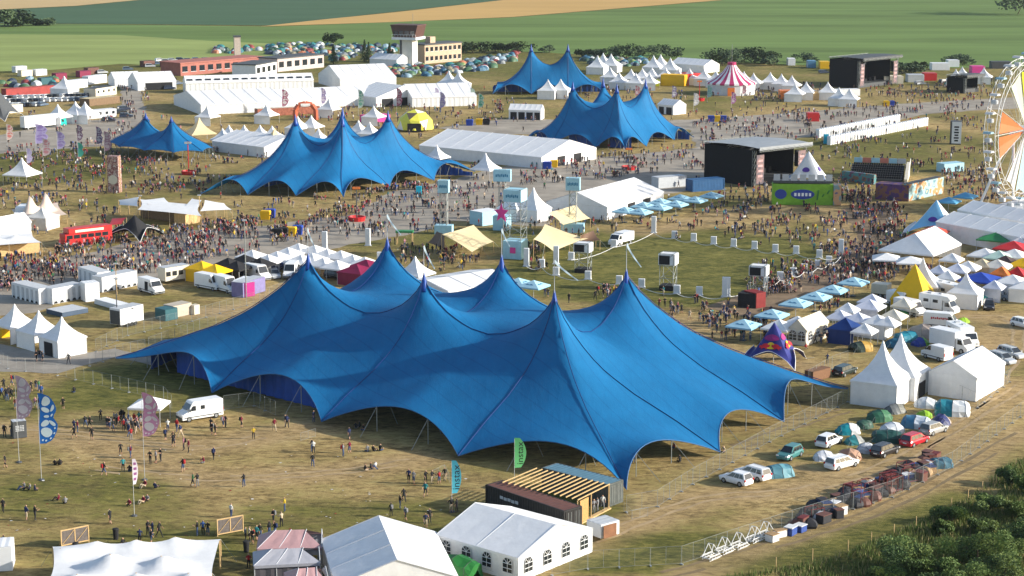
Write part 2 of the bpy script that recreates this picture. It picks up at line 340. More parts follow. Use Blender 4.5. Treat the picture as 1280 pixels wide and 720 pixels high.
# ---------------------------------------------------------------- tensile tents
PROF_T = ([0, .03, .08, .15, .25, .33, .5, .74, 1], [1, .91, .8, .675, .545, .46, .335, .2, .03])
PROF_M = ([0, .04, .1, .2, .35, .5, .65, .8, .9, .96, 1], [1, .92, .83, .73, .64, .61, .64, .73, .83, .92, 1])
def bigtop(label, nodes, h, tipz, arch=4., inset=2.5, n=14, curtains=(), cap=1., fab=None, poles=True, rot=0, rnd=0., name='big_top_tent', guys=True, flags=(), skew={}, full=0.02, aexp=.75):
    ni, nj = len(nodes), len(nodes[0]); A, B = (ni - 1) * n + 1, (nj - 1) * n + 1
    c = sum((q for r in nodes for q in r), Vector((0, 0, 0))) / (ni * nj); c.z = 0
    root = thing(name, label, 'tent', c, 0, 'blue peaked festival tents')
    N = np.array([[(q.x - c.x, q.y - c.y) for q in r] for r in nodes])
    isM = lambda i, j: 0 < i < ni - 1 and 0 < j < nj - 1
    XY = np.zeros((A, B, 2)); Z = np.full((A, B), h * .4); fx = np.zeros((A, B), bool)
    ar = (lambda t: np.sin(np.pi * t) ** aexp)
    for i in range(ni - 1):
        for j in range(nj - 1):
            s = np.linspace(0, 1, n + 1)
            for a in range(n + 1):
                for b in range(n + 1):
                    u, v = s[a], s[b]
                    p = (N[i, j] * (1 - u) * (1 - v) + N[i + 1, j] * u * (1 - v) + N[i, j + 1] * (1 - u) * v + N[i + 1, j + 1] * u * v)
                    o = np.zeros(2)
                    if j == 0: d = (N[i, 1] + N[i + 1, 1] - N[i, 0] - N[i + 1, 0]); o += d / np.linalg.norm(d) * inset * 4 * u * (1 - u) * (1 - v) ** 1.3
                    if j == nj - 2: d = (N[i, j] + N[i + 1, j] - N[i, j + 1] - N[i + 1, j + 1]); o += d / np.linalg.norm(d) * inset * 4 * u * (1 - u) * v ** 1.3
                    if i == 0: d = (N[1, j] + N[1, j + 1] - N[0, j] - N[0, j + 1]); o += d / np.linalg.norm(d) * inset * 4 * v * (1 - v) * (1 - u) ** 1.3
                    if i == ni - 2: d = (N[i, j] + N[i, j + 1] - N[i + 1, j] - N[i + 1, j + 1]); o += d / np.linalg.norm(d) * inset * 4 * v * (1 - v) * u ** 1.3
                    XY[i * n + a, j * n + b] = p + o
    if rnd:                                   # rounded plan (corner tips pulled in)
        for (i, j) in ((0, 0), (0, B - 1), (A - 1, 0), (A - 1, B - 1)): pass
    tz = lambda i, j: tipz.get((i, j), tipz.get('d', .5))
    def line(pts_idx, za, zb, ma, mb):
        m = len(pts_idx); t = np.linspace(0, 1, m)
        if ma and mb: z = np.interp(t, *PROF_M) * h
        elif ma: z = zb + (h - zb) * (np.interp(t, *PROF_T) - .03) / .97
        elif mb: z = (za + (h - za) * (np.interp(1 - t, *PROF_T) - .03) / .97)
        for q, zz in zip(pts_idx, z): Z[q] = zz; fx[q] = True
    seams = []
    for i in range(ni):
        for j in range(nj):
            for di, dj in ((1, 0), (0, 1), (1, 1), (1, -1)):
                k, l = i + di, j + dj
                if not (0 <= k < ni and 0 <= l < nj): continue
                ma, mb = isM(i, j), isM(k, l)
                if not (ma or mb): continue
                if di and dj:
                    corner = (k, l) if ma else (i, j)
                    if not (corner[0] in (0, ni - 1) and corner[1] in (0, nj - 1)): continue
                pts = [(i * n + di * s, j * n + dj * s) for s in range(n + 1)]
                line(pts, tz(i, j), tz(k, l), ma, mb); seams.append(pts)
    edges = []
    def edge(i, j, k, l):
        pts = [(i * n + (k - i) * s, j * n + (l - j) * s) for s in range(n + 1)]; t = np.linspace(0, 1, n + 1)
        z = tz(i, j) * (1 - t) + tz(k, l) * t; a = arch[(i, j, k, l)] if isinstance(arch, dict) and (i, j, k, l) in arch else (arch['d'] if isinstance(arch, dict) else arch)
        sk = skew.get((i, j, k, l), 1.); z = z + (a - z) * ar(t ** sk if sk > 0 else 1 - (1 - t) ** (-sk))
        for q, zz in zip(pts, z): Z[q] = zz; fx[q] = True
        edges.append(pts)
    for i in range(ni - 1): edge(i, 0, i + 1, 0); edge(i, nj - 1, i + 1, nj - 1)
    for j in range(nj - 1): edge(0, j, 0, j + 1); edge(ni - 1, j, ni - 1, j + 1)
    if full:
        for i in range(ni - 1):
            for j in range(nj - 1):
                for (c0, c1, rim) in (((i * n + n // 2, j * n), (i * n + n // 2, j * n + n), 0 if j == 0 else 1 if j == nj - 2 else None), ((i * n, j * n + n // 2), (i * n + n, j * n + n // 2), 0 if i == 0 else 1 if i == ni - 2 else None)):
                    hor = c0[0] == c1[0]
                    if rim is None or (hor and i in (0, ni - 2)) or (not hor and j in (0, nj - 2)): continue
                    za, zb = Z[c0], Z[c1]
                    for s_ in range(1, n):
                        t = s_ / n; q = (c0[0], c0[1] + s_) if hor else (c0[0] + s_, c0[1]); Z[q] = za * (1 - t) + zb * t - full * 4 * t * (1 - t); fx[q] = True
    for _ in range(500):
        Zn = Z.copy(); Zn[1:-1, 1:-1] = .25 * (Z[2:, 1:-1] + Z[:-2, 1:-1] + Z[1:-1, 2:] + Z[1:-1, :-2]); Z = np.where(fx, Z, Zn)
    P = [[(XY[a, b, 0], XY[a, b, 1], Z[a, b]) for b in range(B)] for a in range(A)]
    mb = MB().grid(P); k_ = 0
    for f_ in list(mb.f):
        a_, b_ = f_[0] // B, f_[0] % B; ci, cj = a_ // n, b_ // n
        if ci in (0, ni - 2) and cj in (0, nj - 2):
            i_ = mb.f.index(f_); same = (ci == 0) == (cj == 0)
            if ni == 3: pass
            mb.f[i_] = [f_[0], f_[1], f_[2]] if same else [f_[0], f_[1], f_[3]]; mb.f.append([f_[0], f_[2], f_[3]] if same else [f_[1], f_[2], f_[3]]); mb.m.append(0)
    mb.build('canopy', fab or bluefab, root, smooth=True)
    at = lambda q, up=.05: Vector((XY[q][0], XY[q][1], Z[q] + up))
    dg = lambda pts: pts[0][0] == pts[1][0] or pts[0][1] == pts[1][1]
    for pts in seams:
        b = MB(); 
        for q, r in zip(pts, pts[1:]): b.bar(at(q, .06 if dg(pts) else .16), at(r, .06 if dg(pts) else .16), .055 * cap, 0, 4)
        b.build('ridge_seam', bluedark, root)
    for pts in edges:
        b = MB()
        for q, r in zip(pts, pts[1:]): b.bar(at(q, 0), at(r, 0), .06 * cap, 0, 4)
        b.build('hem', mat('hem_webbing', (.04, .12, .26), .6, 0), root)
    for i in range(1, ni - 1):
        for j in range(1, nj - 1):
            x, y = N[i, j]
            MB().bar((x, y, 0), (x, y, h), .22, 0, 8).build('mast', grey, root)
            MB().lathe([(.7 * cap, h * .9), (.5 * cap, h * .94), (.3 * cap, h * .99), (.12 * cap, h * 1.045), (.02, h * 1.07)], 10, 0, (x, y, 0)).build('peak_cap', mat('cap_vinyl', (.01, .06, .3), .4, .05), root, smooth=True)
    if poles:
        for pts in edges:
            a = at(pts[0]); z = at(pts[-1]); out = at(pts[n // 2]) - (a + z) / 2; out.z = 0; out = -out.normalized()
            for k in (n // 3, 2 * n // 3 + 1):
                q = at(pts[k], 0); MB().bar((q.x, q.y, 0), q, .06, 0, 5).build('side_pole', steel, root)
                if guys: MB().bar(q, (q.x + out.x * 3.4, q.y + out.y * 3.4, 0), .035, 0, 4).build('guy_rope', steel, root)
            i = at(pts[n // 3], 0); 
            for k in (n // 3, 2 * n // 3):
                q = at(pts[k], -.3) - out * 2.6; MB().bar((q.x - out.x * 1.6, q.y - out.y * 1.6, 0), q, .055, 0, 5).build('inner_strut', steel, root)
    for (i, j, k, l, f0, f1, back) in curtains:  # back and inner curtains are added to keep sunlight out of the tent
        p, q = Vector((*N[i, j], 0)), Vector((*N[k, l], 0)); ce = Vector((0, 0, 0))
        nrm = Vector((-(q - p).y, (q - p).x, 0)).normalized()
        if nrm.dot(ce - (p + q) / 2) < 0: nrm = -nrm
        G = [[], []]; m = 28
        for s in range(m + 1):
            r = p.lerp(q, f0 + (f1 - f0) * s / m) + nrm * (back + .18 * math.sin(s * 1.9))
            D = (XY[..., 0] - r.x) ** 2 + (XY[..., 1] - r.y) ** 2; zt = min(5.2, max(.6, Z.ravel()[np.argsort(D.ravel())[:5]].min() - .25))
            G[0].append((r.x, r.y, .05)); G[1].append((r.x, r.y, zt))
        MB().grid(G).build('side_and_shade_curtain', bluewall, root, smooth=True)
    foot(*[nodes[i][j] for i, j in [(i, 0) for i in range(ni)] + [(ni - 1, j) for j in range(1, nj)] + [(i, nj - 1) for i in range(ni - 2, -1, -1)] + [(0, j) for j in range(nj - 2, 0, -1)]])
    return root
def nodes_from(peaks, h, kU, kV, kU2=None, kV2=None):
    """peaks[i][j] photo pixels of the mast tops (i along U, j along V, j=0 front) -> node grid with a rim"""
    P = [[W(*p, h * 1.03) for p in r] for r in peaks]
    for r in P:
        for p in r: p.z = 0
    ni, nj = len(P), len(P[0])
    U = (P[-1][0] - P[0][0]) / (ni - 1) if ni > 1 else kU
    V = (P[0][-1] - P[0][0]) / (nj - 1) if nj > 1 else kV
    if ni > 1: U = U * (kU if not isinstance(kU, Vector) else 1)
    if nj > 1: V = V * (kV if not isinstance(kV, Vector) else 1)
    rows = [[P[i][0] - V] + P[i] + [P[i][-1] + V] for i in range(ni)]
    return [[q - U for q in rows[0]]] + rows + [[q + U for q in rows[-1]]]
# the great tent in front: 3 x 2 masts
nd = nodes_from([[(385, 320), (484, 300)], [(530, 345), (627, 322)], [(693, 367), (783, 340)]], 16, 1.3, 1.25)
for (i, j), (px, py, z) in {(0, 0): (145, 448, 2), (1, 0): (265, 491, .6), (2, 0): (402, 527, .6), (3, 0): (573, 570, .6), (4, 0): (783, 612, .4), (4, 1): (900, 565, .6), (4, 2): (980, 527, .6), (4, 3): (1060, 486, 2.)}.items():
    q = W(px, py, z); q.z = 0; nd[i][j] = q
nd[0][1] = W(208, 438); nd[0][2] = W(300, 415)
big = bigtop('largest blue tent with six peaks standing on dry grass beside the timber container bar', nd, 16, {(0, 0): 2., (4, 3): 2., (4, 0): .4, 'd': .6, (0, 1): 1.2, (0, 2): 1.}, {'d': 3.3, (1, 0, 2, 0): 4.2, (2, 0, 3, 0): 3.7, (3, 3, 4, 3): 3., (0, 0, 0, 1): 3.2, (0, 1, 0, 2): 2.2, (0, 2, 0, 3): 2., (0, 3, 1, 3): 2.5, (4, 2, 4, 3): 4.4, (4, 0, 4, 1): 3.3, (4, 1, 4, 2): 3.2, (0, 0, 1, 0): 4.2}, 3.4, n=16, aexp=.9, skew={(0, 0, 1, 0): 1.5, (4, 2, 4, 3): -1.5, (3, 3, 4, 3): -1.3},
             curtains=((0, 0, 1, 0, .32, 1.0, 5.5), (1, 0, 2, 0, .0, .72, 5.5), (0, 0, 0, 1, .2, 1, 4), (0, 1, 0, 2, 0, 1, 4), (1, 3, 2, 3, 0, 1, 4), (2, 3, 3, 3, 0, 1, 4), (0, 3, 1, 3, 0, 1, 4), (0, 2, 0, 3, 0, 1, 4), (3, 0, 3, 1, .4, 1, .1), (3, 1, 3, 2, 0, 1, .1), (3, 2, 3, 3, 0, .8, .1)))  # last three cross the inside, added to block the low sun
land('largest blue tent', W(600, 500)); 
BTI = dict(poles=True, guys=False, n=12, aexp=1.05)
nb = nodes_from([[(369, 146), (428, 137)], [(428, 147), (485, 141)]], 16, .98, .98)
bigtop('wide blue tent with four clustered peaks behind the paved square', nb, 16, {'d': .5, (0, 0): .4, (3, 0): .4}, 3.6, 2.2, curtains=((0, 3, 1, 3, 0, 1, 4), (1, 3, 2, 3, 0, 1, 4), (2, 3, 3, 3, 0, 1, 4), (0, 1, 0, 2, 0, 1, 4), (0, 2, 0, 3, 0, 1, 4)), **BTI)
nc = nodes_from([[(716, 104), (754, 100)], [(771, 107), (807, 101)]], 16, .68, .68)
bigtop('blue tent with four peaks and low scalloped arches beyond the long white marquee', nc, 16, {'d': .4}, 3.4, 1.4, curtains=tuple((i, 0, i + 1, 0, .2, .9, 5) for i in range(3)) + tuple((i, 3, i + 1, 3, 0, 1, 3) for i in range(3)), **BTI)
U = (W(710, 57, 16.4) - W(664, 57, 16.4)); V = Vector((-U.y, U.x, 0)) * .6
nt_ = nodes_from([[(664, 57)], [(710, 57)]], 16, 1.05, V)
bigtop('blue two peaked tent farthest back, closest to the green field', nt_, 16, {'d': .5}, 3.6, 1.8, curtains=((0, 2, 1, 2, 0, 1, 3), (1, 2, 2, 2, 0, 1, 3), (2, 2, 3, 2, 0, 1, 3)), **BTI)
U = (W(214, 147, 10) - W(182, 143, 10)); V = Vector((-U.y, U.x, 0)).normalized() * 9
ne = nodes_from([[(182, 143)], [(214, 147)]], 10, 1.15, V)
for j in (0, 2):
    s = 1 if j == 0 else -1
    ne[0][j] = ne[0][j].lerp(ne[1][1], .3); ne[3][j] = ne[3][j].lerp(ne[2][1], .3)
bigtop('small blue two peaked tent with straight rim beside the butterfly flags', ne, 10, {'d': 2.5}, 2.9, .4, n=12, guys=True)
land('small blue tent', W(198, 190)); land('wide blue tent', W(412, 245)); land('scalloped blue tent', W(770, 186)); land('farthest blue tent', W(690, 108))
# ---------------------------------------------------------------- canvas builders
SEAM = mat('canvas_seam', (.5, .52, .55), .6, 0)
FRAMEM = mat('aluminium_frame', (.55, .56, .57), .4, .05, metal=.4)
def marquee(label, p0, p1, depth, h=2.8, ridge=4.8, axis='u', m=None, wm=None, walls='nsew', bays=None, windows=None, hip=False, group=None, openings=(), z=None, name='marquee_tent', cat='tent', over=.12, loc=None, rz=None, L=None):
    """p0,p1: photo pixels of the near eave corners at height h; depth: metres away (or a pixel whose distance gives it)"""
    m = m or white; wm = wm or m
    if loc is None:
        A, B = W(*p0, h), W(*p1, h); A.z = B.z = 0
        L = (B - A).length; rz = math.degrees(math.atan2((B - A).y, (B - A).x))
        if isinstance(depth, tuple): q = W(*depth, h); q.z = 0; depth = (q - B).length
    else: A = Vector(loc)
    root = thing(name, label, cat, A, rz, group); D = depth
    nb = bays or max(1, round((L if axis == 'u' else abs(D)) / 5))
    def swap(pts): return [(x, y, zz) if axis == 'u' else (y * L / abs(D) if False else y, x, zz) for x, y, zz in pts]
    # local frame: ridge along a (length La), across b (width Wb)
    La, Wb = (L, D) if axis == 'u' else (D, L)
    T = (lambda a, b, zz: (a, b, zz)) if axis == 'u' else (lambda a, b, zz: (b, a, zz))
    sa = math.copysign(1, La); sb = math.copysign(1, Wb); o = over
    ha = Wb / 2 if not hip else Wb / 2
    hipd = (min(abs(La) * .28, abs(Wb) * .5) * sa) if hip else 0
    n = nb; rows = []
    def sag(t): return -.05 * math.sin(math.pi * ((t * n) % 1.0)) 
    st = [k / (n * 2) for k in range(n * 2 + 1)]
    for side in (0, 1):
        G = [[], [], []]
        for t in st:
            a = La * t
            ar_ = a if not hip else hipd + (La - 2 * hipd) * t if hip == 2 else hipd + (La - hipd) * t
            if hip == 1: ar_ = hipd + (La - hipd) * t
            eb = -o * sb if side == 0 else Wb + o * sb
            ee = a - o * sa if t == 0 else a + o * sa if t == 1 else a
            er = ar_ - o * sa if t == 0 and not hip else ar_ + o * sa if t == 1 and hip != 2 else ar_
            G[0].append(T(ee, eb, h)); G[1].append(T((ee + er) / 2, (eb + Wb / 2) / 2, (h + ridge) / 2 + sag(t) * 1.)); G[2].append(T(er, Wb / 2, ridge))
        MB().grid(G).build('roof_panel', m, root)
    if hip:
        MB().add([T(-o * sa, -o * sb, h), T(-o * sa, Wb + o * sb, h), T(hipd, Wb / 2, ridge)], [(0, 1, 2)]).build('hip_panel', m, root)
    for k in range(n + 1):
        sb_ = MB()
        a = La * k / n; ar2 = a if not hip else hipd + (La - hipd) * k / n
        for b_ in (0, Wb): sb_.bar(T(a, b_, h + .04), T(ar2, Wb / 2, ridge + .04), .035, 0, 4)
        sb_.build('roof_seam', SEAM, root)
    # valance
    vb = MB(); e = .02
    for (a0, b0, a1, b1) in ((0, 0, La, 0), (0, Wb, La, Wb)) + (((0, 0, 0, Wb), (La, 0, La, Wb)) if hip else ()):
        k = o + .02
        oa = (-k * sa if a0 == a1 == 0 else k * sa if a0 == a1 else 0); ob = (-k * sb if b0 == b1 == 0 else k * sb if b0 == b1 else 0)
        vb.add([T(a0 + oa, b0 + ob, h), T(a1 + oa, b1 + ob, h), T(a1 + oa, b1 + ob, h - .28), T(a0 + oa, b0 + ob, h - .28)], [(0, 1, 2, 3)])
    vb.build('valance', m, root)
    # walls: s near side, n far side, w/e ends in the p0->p1 sense
    sides = {'s': ((0, 0), (L, 0)), 'n': ((0, D), (L, D)), 'w': ((0, 0), (0, D)), 'e': ((L, 0), (L, D))}
    for k, (q0, q1) in sides.items():
        q0, q1 = Vector((*q0, 0)), Vector((*q1, 0)); gable = (axis == 'v' and k in 'sn') or (axis == 'u' and k in 'we')
        if k in walls:
            ln = (q1 - q0).length; cnt = max(1, round(ln / 2.5)); wl = MB()
            nv = Vector((-(q1 - q0).y, (q1 - q0).x, 0)).normalized(); cc = Vector((L / 2, D / 2, 0))
            if nv.dot((q0 + q1) / 2 - cc) < 0: nv = -nv
            G = [[], []]
            for s in range(cnt * 4 + 1):
                p = q0.lerp(q1, s / (cnt * 4)) + nv * .04 * math.sin(s * 2.4)
                G[0].append((p.x, p.y, .03)); G[1].append((p.x, p.y, h - .02))
            wl.grid(G); wl.build('wall_panel', wm, root)
            if windows and k in windows:
                nw = windows[k]
                for i in range(nw):
                    c0 = q0.lerp(q1, (i + .5) / nw) + nv * .07; tdir = (q1 - q0).normalized(); wv = .62; zb, zt = .75, 1.7
                    prof = [(-wv, zb), (wv, zb), (wv, zt)] + [(wv * math.cos(t), zt + wv * math.sin(t)) for t in (.5, 1., 1.57, 2.1, 2.64)] + [(-wv, zt)]
                    win = MB().add([(c0 + tdir * x) + Vector((0, 0, y)) for x, y in prof], [tuple(range(len(prof)))]).build('window', glass, root)
                    fr = MB(); f0 = c0 + nv * .03
                    for x0, y0, x1, y1 in ((0, zb, 0, zt + wv), (-wv, zb + .45, wv, zb + .45), (-wv, zt, wv, zt), (0, zt, -.44, zt + .44), (0, zt, .44, zt + .44)):
                        fr.bar(f0 + tdir * x0 + Vector((0, 0, y0)), f0 + tdir * x1 + Vector((0, 0, y1)), .035, 0, 4)
                    for (x0, y0), (x1, y1) in zip(prof, prof[1:] + prof[:1]): fr.bar(f0 + tdir * x0 + Vector((0, 0, y0)), f0 + tdir * x1 + Vector((0, 0, y1)), .03, 0, 4)
                    fr.build('window_frame', wpaint, win)
        if gable and not (hip and ((axis == 'u' and k == 'w') or (axis == 'v' and k == 's'))) and k.upper() not in walls:
            mid = (q0 + q1) / 2
            MB().add([(q0.x, q0.y, h), (q1.x, q1.y, h), (mid.x, mid.y, ridge - .03)], [(0, 1, 2)]).build('gable_panel', wm, root)
    for (k, f0, f1, ht) in openings:
        q0, q1 = Vector((*sides[k][0], 0)), Vector((*sides[k][1], 0)); a, b = q0.lerp(q1, f0), q0.lerp(q1, f1)
        nv = Vector((-(q1 - q0).y, (q1 - q0).x, 0)).normalized(); 
        if nv.dot((q0 + q1) / 2 - Vector((L / 2, D / 2, 0))) < 0: nv = -nv
        a, b = a + nv * .06, b + nv * .06
        MB().add([(a.x, a.y, .04), (b.x, b.y, .04), (b.x, b.y, ht), (a.x, a.y, ht)], [(0, 1, 2, 3)]).build('doorway', black, root)
    lg = 0
    for i in range(n + 1):
        for bb in (0, Wb):
            q = T(La * i / n, bb, 0)
            if set('nsew') - set(walls): MB().bar((q[0], q[1], 0), (q[0], q[1], h), .06, 0, 5).build('leg', FRAMEM, root)
    Mx = Matrix.Rotation(rad(rz), 3, 'Z')
    foot(*[A + Mx @ Vector(p) for p in ((0, 0, 0), (L, 0, 0), (L, D, 0), (0, D, 0))])
    return root
def pagoda_parts(root, s=5., h=2.5, top=5.4, walls='', m=None, wm=None, conc=.62, detail=True, legs=True):
    m = m or white; wm = wm or m; k = 9; t_ = s / 2 + .08
    prof = [(1, h), (.82, h + (top - h) * .1), (.62, h + (top - h) * .22), (.42, h + (top - h) * .385), (.24, h + (top - h) * .58), (.1, h + (top - h) * .8), (.02, top)] if conc > 0 else [(1, h), (.5, (h + top) / 2), (.01, top)]
    roof = MB()
    for (ax, ay, bx, by) in ((-1, -1, 1, -1), (1, -1, 1, 1), (1, 1, -1, 1), (-1, 1, -1, -1)):
        roof.grid([[((ax * (1 - q / 4) + bx * q / 4) * t_ * r, (ay * (1 - q / 4) + by * q / 4) * t_ * r, z - .1 * math.sin(math.pi * q / 4) * (1 - r) * r * 3) for q in range(5)] for r, z in prof])
    roof.build('roof', m, root)
    vl = MB()
    for (ax, ay, bx, by) in ((-1, -1, 1, -1), (1, -1, 1, 1), (1, 1, -1, 1), (-1, 1, -1, -1)):
        vl.add([(ax * t_, ay * t_, h), (bx * t_, by * t_, h), (bx * t_, by * t_, h - .25), (ax * t_, ay * t_, h - .25)], [(0, 1, 2, 3)])
    vl.build('valance', m, root)
    q = s / 2 - .03
    sd_ = {'s': (-1, -1, 1, -1), 'e': (1, -1, 1, 1), 'n': (1, 1, -1, 1), 'w': (-1, 1, -1, -1)}
    for kk in walls.lower():
        ax, ay, bx, by = sd_[kk]
        G = [[], []]
        for i in range(7):
            f = i / 6; x, y = (ax * (1 - f) + bx * f) * q, (ay * (1 - f) + by * f) * q; w_ = .03 * math.sin(i * 2.2)
            x += w_ * (1 if ax == bx else 0); y += w_ * (1 if ay == by else 0)
            G[0].append((x, y, .02)); G[1].append((x, y, h - .03))
        MB().grid(G).build('wall_panel', wm, root)
    for kk in walls:
        if kk.isupper():
            ax, ay, bx, by = sd_[kk.lower()]; e = s / 2 + .03; P = lambda f, z: ((ax * (1 - f) + bx * f) * e, (ay * (1 - f) + by * f) * e, z)
            MB().add([P(.28, .03), P(.72, .03), P(.72, 2.1), P(.28, 2.1)], [(0, 1, 2, 3)]).build('doorway', black, root)
    if legs:
        for x in (-1, 1):
            for y in (-1, 1): MB().bar((x * q, y * q, 0), (x * q, y * q, h), .05, 0, 5).build('leg', FRAMEM, root)
_cache = {}
def proto(key, make):
    """first call builds the thing, later calls copy it with its parts (shared meshes)"""
    if key not in _cache: _cache[key] = make(); return _cache[key]
    return copy_tree(_cache[key])
def put(o, p, rz=0., s=1.):
    o.location = (p[0], p[1], p[2] if len(p) > 2 else 0); o.rotation_euler.z = rad(rz); o.scale = (s, s, s); return o
def canopy(apex, s=5., h=2.5, top=5.4, walls='', m=None, wm=None, rz=-44, conc=.62, name='pagoda_tent', look=None, label=None, group='white pagoda tents', cat='tent', among=None, legs=True):
    key = ('pag', s, h, top, walls, (m or white).name, (wm or m or white).name, conc, name)
    def mk():
        r = thing(name, None, cat); pagoda_parts(r, s, h, top, walls, m, wm, conc, legs=legs); return r
    o = proto(key, mk); p = W(*apex, top); p.z = 0; put(o, p, rz)
    o['category'] = cat
    if group: o['group'] = group
    if label: o['label'] = label
    else: later(o, look or f'white peaked pagoda tent', among)
    Mx = Matrix.Rotation(rad(rz), 3, 'Z'); foot(*[p + Mx @ Vector((x * s / 2, y * s / 2, 0)) for x, y in ((-1, -1), (1, -1), (1, 1), (-1, 1))])
    return o
def parasol(apex, label=None, look='pale blue square parasol', m=None, s=4., top=3.4, rz=-30, group='square parasols', among=None):
    mm = m or mat('parasol_canvas', (.42, .68, .8), .5, .08, 1, transl=.15)
    def mk():
        r = thing('parasol', None, 'parasol'); t = s / 2; b = MB()
        for (ax, ay, bx, by) in ((-1, -1, 1, -1), (1, -1, 1, 1), (1, 1, -1, 1), (-1, 1, -1, -1)):
            b.add([(ax * t, ay * t, top - .95), (bx * t, by * t, top - .95), (0, 0, top)], [(0, 1, 2)])
        b.build('canopy', mm, r); b = MB()
        for (ax, ay, bx, by) in ((-1, -1, 1, -1), (1, -1, 1, 1), (1, 1, -1, 1), (-1, 1, -1, -1)):
            b.add([(ax * t, ay * t, top - .95), (bx * t, by * t, top - .95), (bx * t, by * t, top - 1.2), (ax * t, ay * t, top - 1.2)], [(0, 1, 2, 3)])
            if m is None:  # dark brush lettering strip
                pass
        b.build('valance', mat('parasol_valance', (.25, .5, .68), .5, .08, 1) if m is None else mm, r)
        if m is None:
            for i, (ax, ay) in enumerate(((0, -1), (1, 0), (0, 1), (-1, 0))):
                b = MB()
                tx, ty = -ay, ax
                for (u0, u1, v) in ((-.5, .45, .6), (-.42, -.2, .53), (.05, .3, .53)):
                    P = lambda u, vv: (ax * t * vv + tx * u * t * .7, ay * t * vv + ty * u * t * .7, top - .95 * vv + .025)
                    b.add([P(u0, v), P(u1, v + .015), P(u1, v + .09), P(u0, v + .07)], [(0, 1, 2, 3)])
                b.build('lettering', mat('parasol_print', (.05, .2, .36), .5, 0), r)
        MB().bar((0, 0, 0), (0, 0, top - .05), .05, 0, 6).build('pole', FRAMEM, r)
        MB().box((0, 0, .08), (.9, .9, .16)).build('base', dgrey, r)
        return r
    o = proto(('para', s, top, mm.name), mk); p = W(*apex, top); p.z = 0; put(o, p, rz); o['category'] = 'parasol'; o['group'] = group
    if label: o['label'] = label
    else: later(o, look, among)
    return o
def dome(px, py, size=2.4, col=(.1, .3, .4), col2=None, rz=0., label=None, look=None, h=None, long=1.25, group='camping tents pitched by the cars', name='camping_tent', among=None, n=(8, 4), detail=True):
    h = h or size * .52
    def cm(c): return mat('tent_fly_%d_%d_%d' % tuple(int(x * 99) for x in c), c, .5, .1, 2, bump=.1, transl=.1)
    m1 = cm(col); m2 = cm(col2) if col2 else m1
    def mk():
        r = thing(name, None, 'camping tent'); b = MB(); rings, seg = n
        G = []
        rr_ = random.Random(int(size * 100 + col[0] * 999 + col[1] * 777)); kind = rr_.randrange(3) if detail else 1
        ey, ez = ((.22, .2), (.6, .75), (.5, .9))[kind]; wob = .035 * size if detail else 0
        for a in range(rings + 1):
            t = math.pi * a / rings; row = []
            for k in range(seg * 2 + 1):
                f = math.pi * k / (seg * 2); x = -math.cos(t) * size * long / 2; y = math.cos(f) * size / 2 * max(.02, math.sin(t)) ** ey
                if kind == 2: y *= 1 - .35 * math.sin(f) ** 2 if 0 < f < math.pi else 1
                rib = 1 if (a % 2 == 0 or not detail) else .95
                z = math.sin(f) ** (.85 if kind != 2 else 1.1) * h * max(.02, math.sin(t)) ** ez * rib
                row.append((x + rr_.uniform(-wob, wob), y + rr_.uniform(-wob, wob), z + (rr_.uniform(-wob, wob) if 0 < k < seg * 2 else 0)))
            G.append(row)
        if detail:
            s = rings // 2
            MB().grid(G[:s + 1]).build('fly_sheet', m1, r); MB().grid(G[s:]).build('inner_tent', m2, r)
            for a in (rings // 4, rings // 2, rings - rings // 4):
                b = MB()
                for p, q in zip(G[a], G[a][1:]): b.bar(Vector(p) * 1.01, Vector(q) * 1.01, .02, 0, 4)
                b.build('pole_sleeve', dgrey, r)
            P = [Vector(p) * 1.015 for p in (G[rings - 2][2], G[rings - 2][seg], G[rings - 2][seg * 2 - 2])]
            MB().add([Vector((P[0].x, P[0].y * .6, .03)), Vector((P[1].x * 1.01, 0, P[1].z * .9)), Vector((P[2].x, P[2].y * .6, .03))], [(0, 1, 2)]).build('door', mat('tent_door', (.05, .06, .07), .7, .1), r)
            for sx, sy in ((-1, -1), (-1, 1), (1, -1), (1, 1)): MB().bar((sx * size * .45, sy * size * .32, h * .5), (sx * size * .95, sy * size * .8, 0), .012, 0, 3).build('guy_rope', steel, r)
        else:
            MB().grid(G).build('fly_sheet', m1, r, smooth=True)
        return r
    def mk1():
        r = mk()
        return r
    o = proto(('dome', size, h, long, m1.name, m2.name, name, detail), mk1); p = W(px, py); put(o, p, rz); o['category'] = 'camping tent'; o['group'] = group
    if label: o['label'] = label
    else: later(o, look, among)
    foot(*[p + Vector((x * size * .6, y * size * .6, 0)) for x, y in ((-1, -1), (1, -1), (1, 1), (-1, 1))])
    return o
